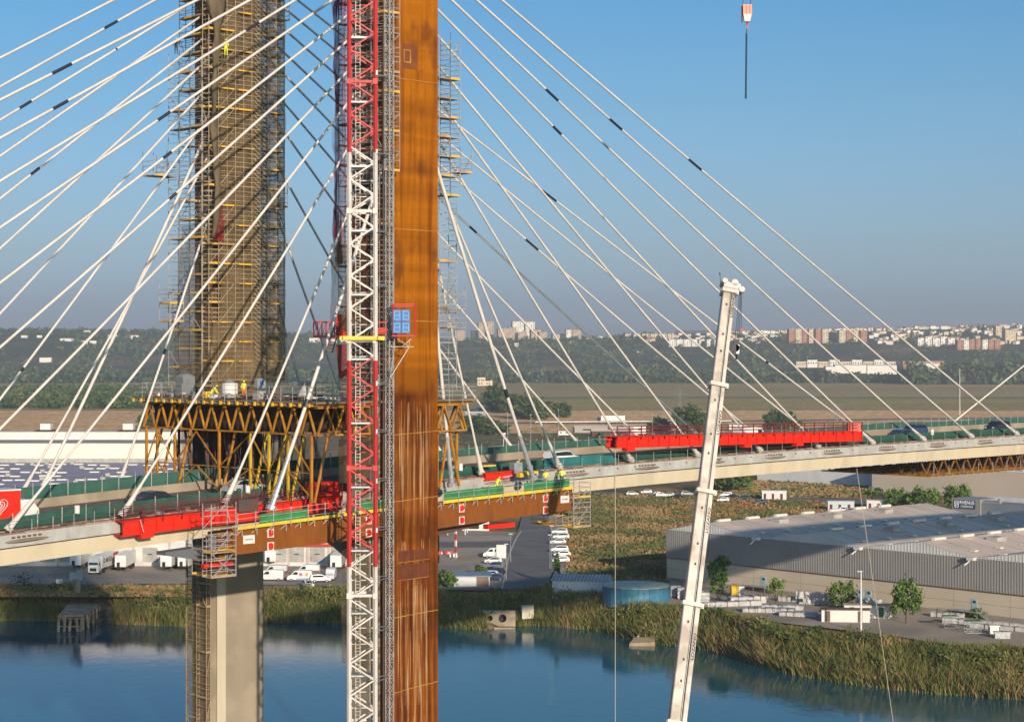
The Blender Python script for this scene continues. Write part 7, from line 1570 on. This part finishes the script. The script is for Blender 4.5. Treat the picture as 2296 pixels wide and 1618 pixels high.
M['tank_dull'] = mat('dull_zinc', (.16,.17,.18), rough=.7)
def pyl(o, q, H_):
    b = MB(); hw = H_*.06
    for a, c in ((-1,-1),(1,-1),(1,1),(-1,1)): b.bar(q+Vector((a*hw,c*hw,0)), q+Vector((a*.5,c*.5,H_)), .15)
    for i in range(9):
        f, g_ = i/9, (i+1)/9; w0, w1 = hw*(1-f)+.5*f, hw*(1-g_)+.5*g_
        for s in (-1,1): b.bar(q+Vector((-w0,s*w0,H_*f)), q+Vector((w1,s*w1,H_*g_)), .09, cap=False); b.bar(q+Vector((w0,s*w0,H_*f)), q+Vector((-w1,s*w1,H_*g_)), .09, cap=False)
    b.build('lattice', M['tank_dull'], o); b = MB()
    for z_, w_ in ((.72,4.5),(.84,4.5),(.95,3.2)): b.bar(q+Vector((-w_,0,H_*z_)), q+Vector((w_,0,H_*z_)), .15)
    b.build('cross_arm', M['tank_dull'], o)
pyl(o_, q, 13); q = G(1524,945); o_ = thing('lattice_pylon', 'lattice power pylon on the plain between the middle cables', 'power pylon', q); pyl(o_, q, 24)
q = G(1129,1001); q.y; o_ = thing('floodlight_mast', 'mast with a square of floodlights on the plain behind the thick stay', 'mast', q); b = MB(); b.bar(q, q+Z*6.5, .35, n=6); b.build('post', M['white'], o_); b = MB(); b.box(q+Z*6.8,(2.2,.5,1.1)); b.box(q+Z*5.6,(1.4,.5,.5)); b.build('lamp_panel', M['white'], o_)
rh = thing('ruined_house', 'ruined cream house standing alone before the wooded hill', 'ruin', G(1087,864)); q = G(1087,864); b = MB()
b.box(q+Vector((-5,0,6)),(12,8,12.5)); b.box(q+Vector((5.5,0,3.5)),(9,8,7)); b.box(q+Vector((10,0,4)),(3,6,8)); b.build('wall', mat('ruin_cream', (.62,.50,.34), rough=.9), rh)
for dx,dz in ((-8.5,8),(-4.5,8),(-1.5,8),(-8.5,3),(-4.5,3),(3.5,3),(7,3)): b = MB(); b.box(q+Vector((dx,-4.02,dz)),(1.6,.1,2.4)); b.build('window', M['dark'], rh)
M2 = [('round2','round dark tree left of the grove by the shacks',1106,906,5,5),('round','tall bushy tree in the grove right of the ruin',1112,924,7,8),('round2','wide tree in the middle of the grove by the shacks',1146,926,8.5,6.5),('round','dark tree right end of the grove',1172,938,7,6),('round2','dark tree behind the thick stay, grove end',1200,940,9,6),('round','leftmost low dark tree beside the main road',1072,972,7.5,3.8),('round2','low dark tree next to the floodlight mast',1098,974,7,3.6),('round','small round tree left of the lorry',1260,936,4.5,4),('round2','small tree between red shed and girder',1480,970,4.5,4),('round','dark tree behind the right red girder, left',1545,975,6.5,6),('round2','dark tree behind the right red girder, beside the boom',1572,972,6.5,5.5),('round','bushy tree right of the boom behind the girder',1745,965,6,4.5),('round2','second bushy tree right of the boom behind the girder',1768,966,5,4),('round','low tree at the left before the tan field',330,962,4,4)]
tree_proto('mroundA', 2.6, 2.2, .6, 60, 22, .55, ['lf2','fw1','lf2'], seed=8); tree_proto('mroundB', 2.6, 2.0, .5, 60, 22, .55, ['fw1','lf2','fw3'], seed=9)
for k,l,x,y,s,h in M2: plant('mroundA' if k == 'round' else 'mroundB', 'round_tree', l, G(x,y,-50.4), s*.55, random.uniform(0,6), sz=h*.62)
rg = random.Random(77); b = []
for i in range(260): x = rg.uniform(985,2296); y = rg.uniform(952,1006); q = G(x,y); b.append((q.x,q.y,-50.6,rg.uniform(.3,1.0)))
wood('roadside_scrub', 'low scrub dotted over the dry ground behind the bridge', b, 3.6, 1.8, 34, 1.0, ['lf2','fw3','rd3'])
# ================================================================ town on the ridge
def hill_point(x, y):
    lo, hi = 3300.0, 4500.0
    for _ in range(26):
        m_ = (lo+hi)/2; yy = HY-F*ground_z(x, m_)/m_
        if yy > y: lo = m_
        else: hi = m_
    Y = (lo+hi)/2; return Vector(((x-CX)/F*Y, Y, ground_z(x, Y)))
def ridge_point(x, Y=4560): return Vector(((x-CX)/F*Y, Y, ground_z(x, Y)))
def block(label, x, ybase, w_px, h_px, wm, floors=6, rm=None, group=None, cols=None, Y=None, bands=True, name='apartment_block', rz=.25):
    q = ridge_point(x, Y) if Y else hill_point(x, ybase); sc_ = q.y/F; w, h = w_px*sc_, h_px*sc_; o = thing(name, label, 'apartment block', q, group, rz); d = min(w, 16)
    b = LB(); b.box((0,0,h/2-4),(w,d,h+8)); wl = b.build('wall', wm, o); b = LB(); b.box((0,0,h+.4),(w+.6,d+.6,.8)); b.box((w*.2,0,h+1.6),(w*.18,d*.5,2.4)); b.build('roof', rm or HG, o)
    if bands:
        cols = cols or max(2, int(w/5)); k = 0
        for f in range(floors):
            for c in range(cols):
                if (f*7+c*3) % 5 == 4: continue
                k += 1
                if k > 48: break
                b = LB(); b.box((-w/2+w*(c+.5)/cols,-d/2-.05,h*(f+.55)/floors),(w/cols*.42,.3,h/floors*.42)); b.build('window', M['dark'], o)
    return o
for i,(l,x,yb2,w,h,wm,fl,Y) in enumerate([
 ('slender beige tower block left of the widest white block',1078,748,13,42,HB,11,4560),('beige tower block with the tallest roof left of the white slab',1097,748,17,44,HB,11,4600),('dark blue glazed office block beside the beige towers',1064,748,14,26,M['glass'],6,4650),('low beige block at the left end of the skyline',1030,746,24,24,HB,6,4560),('white twin slab block standing highest in the skyline, left half',1160,746,26,44,HW,10,4700),('white twin slab block standing highest in the skyline, right half',1187,746,21,43,HW,10,4700),
 ('broad beige block in front of the white slabs',1128,749,26,28,HB,7,4540),('beige block with stepped roof in front of the white slabs',1148,748,18,30,HB,7,4550),('low beige block beneath the white slab',1170,748,20,20,HB,5,4530),('beige block between the white slabs and the pink row',1200,748,22,25,HB,6,4540),('brownish block next to the pink roofed row',1216,748,18,20,HB,5,4530),('long low pink roofed row in the skyline',1254,744,34,14,HC,3,4560),('white and beige slab block at the right of the pink row',1274,746,12,24,HW,7,4520),('beige slab block leaning on the white one at right of the pink row',1291,746,20,23,HB,7,4550)]):
    block(l,x,yb2,w,h,wm,fl,group='tall blocks on the left skyline',Y=Y,rm=HT if 'pink' in l else None)
bl = []
for i in range(6): bl.append((f'brick apartment block, {ordn(i)} from the left of the brick row on the ridge',1773+i*15,768,14,30,HR if i % 2 == 0 else HC,9))
for i in range(4): bl.append((f'cream and brick apartment block, {ordn(i)} from the left of the second row on the ridge',1886+i*16,767,15,26,HC if i % 2 == 0 else HR,8))
for i in range(7): bl.append((f'brick and white block, {ordn(i)} from the left of the lower row at the right',2150+i*14,783,13,21,(HR,HW,HR)[i%3],6))
bl.append(('tall cream striped block at the right edge of the town',2262,768,26,28,HC,8)); bl.append(('pale tower beside the cream striped block',2236,762,14,30,HC,8))
for i in range(5): bl.append((f'white terraced block, {ordn(i)} from the left of the white row above the trees',2062+i*17,775,16,17+3*(i%2),HW,4))
for i in range(7): bl.append((f'white apartment slab, {ordn(i)} from the left of the white slabs left of the boom',1505+i*17,776,16,15,HW,4))
for i in range(6): bl.append((f'pinkish terrace, {ordn(i)} from the left of the pink row left of the boom',1408+i*19,760,18,11,HC,3))
for l,x,y,w,h,wm,fl in bl: block(l,x,y,w,h,wm,fl,group='apartment blocks of the town')
rg = random.Random(55); hs = []
def house(x, y, w, h, grp, lab, wm=None, rm=None, q=None):
    q = q or hill_point(x, y); sc_ = q.y/F; w, h = w*sc_, h*sc_; wm_ = wm or rg.choice((HW,HW,HC)); rm_ = rm or rg.choice((HT,HT,HW))
    if wm is None: lab = lab.replace('small house', f"small {'white' if wm_ is HW else 'cream'} {'tiled' if rm_ is HT else 'flat roofed'} house").replace('villa among', f"{'white' if wm_ is HW else 'cream'} {'tiled' if rm_ is HT else 'flat roofed'} villa among")
    rm = rm_; o = thing('house', lab, 'house', q, grp, rg.uniform(-.5,.9)); b = LB(); d = w*.7; b.box((0,0,h/2-2),(w,d,h+4)); b.build('wall', wm_, o); b = LB()

    if rm is HT: b.prism([(-w/2-.3,-d/2-.3,h),(-w/2-.3,d/2+.3,h),(-w/2-.3,0,h+d*.22)],(w+.6,0,0))
    else: b.box((0,0,h+.2),(w+.3,d+.3,.5))
    b.build('roof', rm, o)
def zone(x):
    for lim, z_ in ((1700,'right of the boom head'),(1765,'left of the brick blocks'),(1880,'above the brick blocks'),(1950,'above the cream blocks'),(2040,'left of the white terraces'),(2150,'above the white terraces'),(2230,'above the lower brick row'),(9999,'at the right edge')):
        if x < lim: return 'small house in the hilltop town '+z_
for i in range(235):
    x = rg.uniform(1630,2300); y = rg.uniform(732,772); 
    if 1765 < x < 1950 and y > 742: y = rg.uniform(733,742)
    house(x, y, rg.uniform(8,16), rg.uniform(4.5,8), 'small houses of the town on the right ridge', zone(x))
for i in range(34):
    x = rg.uniform(1300,1640); y = rg.uniform(748,768); house(x, y, rg.uniform(7,13), rg.uniform(4,6), 'small houses in the skyline gap left of the boom', 'small house in the sparse town left of the boom')
for i in range(22):
    x = rg.uniform(2040,2290); q = ridge_point(x, rg.uniform(4600,4900)); house(x, 0, rg.uniform(7,13), rg.uniform(4,6), 'villas on the far crest at the right', 'villa among trees on the far crest at the right', q=q)
for i,(l,x,y,w,h) in enumerate((('white villa below the crest at the far left',55,757,13,5),('white villa beside the first one at the far left',88,757,11,5),('long white house below the crest, left of the netted tower',150,764,26,5),('white cube house on the crest left of the netted tower',196,749,14,8),('second long white house right below the crest at left',195,768,34,4),('pinkish house on the crest near the netted tower',251,760,20,9),('white house beside the leftmost scaffold',300,759,18,7),('white farmhouse alone halfway down the left slope',103,811,26,9),('white house right of the netted tower below the crest',706,767,22,9),('second white house right of the netted tower',744,767,18,8),('white house just left of the red platform',770,768,16,8),('white house in the woods under the tall blocks',1281,772,12,7),('small white house in the woods right of the tall blocks',1338,776,9,6),('low white hut by the lower cables on the slope',1433,793,8,5),('small white house on the slope behind the thick stay',1158,777,8,8),('white villa under the tall blocks at left',1075,772,14,6))):
    house(x,y,w,h,'single white houses on the wooded slope',l,HW,HT if i % 3 == 0 else HW)
# white estate at the foot of the hill
for i in range(9):
    x = 1795+i*25; q = ridge_point(x, 3560); q.z = -(819-HY)/F*3560-2; simple_house('row_house', f'cream or white row house, {ordn(i)} from the left at the hill foot', q, 19, 12, 9+3*(i%2), .05, HW if i % 2 else HC, HW, 'estate at the foot of the hill', 0, 4)
for i in range(6):
    x = 2030+i*15.5; q = ridge_point(x, 3500); q.z = -(821-HY)/F*3500-3; simple_house('row_house', f'white topped brick row house, {ordn(i)} from the left of the brick row', q, 12.4, 12, 12, .05, HR, HW, 'brick row houses at the foot of the hill', 0, 3)
for i,(x,w,h,y) in enumerate(((1905,70,12,834),(1975,66,13,836),(2072,62,14,833),(1862,26,12,837))):
    q = ridge_point(x, 3330); q.z = -(y-HY)/F*3330; simple_house('hangar', ['long white hangar, second from the left at the hill foot','long white hangar, third from the left at the hill foot','white hangar at the right end behind two tall trees','small white hangar with blue roof at the left end'][i], q, w*.78, 20, h, .02, HW, HW if i < 3 else M['ribwhite'], 'white hangars at the foot of the hill', .08, 0, 'hangar')
for l,x,s,h in (('left one of two tall trees before the white hangars',2107,1.2,2.1),('right one of two tall trees before the white hangars',2135,1.5,2.2),('bushy tree at the left end of the white hangars',1845,1.6,1.4),('small tree before the white hangars',1918,1.0,1.2)):
    q = ridge_point(x, 3180); plant('wood2' if s > 1.3 else 'wood1', 'tall_tree', l, q, s, 1.0, sz=h)
# ridge trees between the houses
pts = []
for i in range(1500):
    x = LV.uniform(-100, 2350); 
    if x > 1480 and LV.random() < .82: continue
    q = hill_point(x, interp(x, crx, cry)+LV.uniform(.5, 30 if x > 1450 else 12)); pts.append((q.x,q.y-6,q.z-1,LV.uniform(.5,1.25)))
wood('ridge_trees', 'rounded dark trees along the crest of the hill and between the houses', pts, 7, 5.5, 26, 4.2, ['fw2','fw1','fw2'])
# ================================================================ rusty truss platform hanging under the deck at the far right
ht = thing('hanging_truss', 'rusty yellow truss platform hanging under the deck at the far right', 'truss', B(112,-6,-15))
def ht_line(t, m0, m1, z0, z1, n_, mt):
    b = MB(); a = lambda f, z: B(m0+(m1-m0)*f, t, z); b.bar(a(0,z1), a(1,z1), .2); b.bar(a(.06,z0), a(1,z0), .2)
    for i in range(n_): b.bar(a(i/n_,z1), a((i+.5)/n_,z0), .17); b.bar(a((i+.5)/n_,z0), a((i+1)/n_,z1), .17)
    b.build('truss', mt, ht)
for t in (0,-4,-8,-12,-16): ht_line(t, 96, 140, -16.4, -14.4, 16, M['cortendark'] if t else mat('rusty_yellow', (.26,.12,.02), (.12,.05,.02), scale=1))
b = MB()
for i in range(26): b.bar(B(97+i*1.7,1.0,-16.55), B(97+i*1.7,-17,-16.55), .18)
b.build('floor_beams', M['yellow'], ht)['kind'] = 'stuff'
for i in range(12): b = MB(); b.bar(B(98+i*3.6,.8,-16.4), B(98+i*3.6,.8,-15.2), .07); b.build('rail_post', M['tube'], ht)
# ================================================================ haze over the whole valley
hb = MB(); hb.box((0, 3600, 35), (14000, 9200, 190)); hz_ = bpy.data.materials.new('valley_haze'); hz_.use_nodes = True; n = hz_.node_tree
for nd in list(n.nodes):
    if nd.type == 'BSDF_PRINCIPLED': n.nodes.remove(nd)
pv = n.nodes.new('ShaderNodeVolumePrincipled'); pv.inputs['Color'].default_value = (.92,.95,1.0,1); pv.inputs['Density'].default_value = 0.000115; pv.inputs['Anisotropy'].default_value = 0.2
n.links.new(pv.outputs[0], [x for x in n.nodes if x.type == 'OUTPUT_MATERIAL'][0].inputs['Volume'])
ho = hb.build('haze', hz_); ho['kind'] = 'stuff'; ho['label'] = 'thin blue morning haze filling the valley'
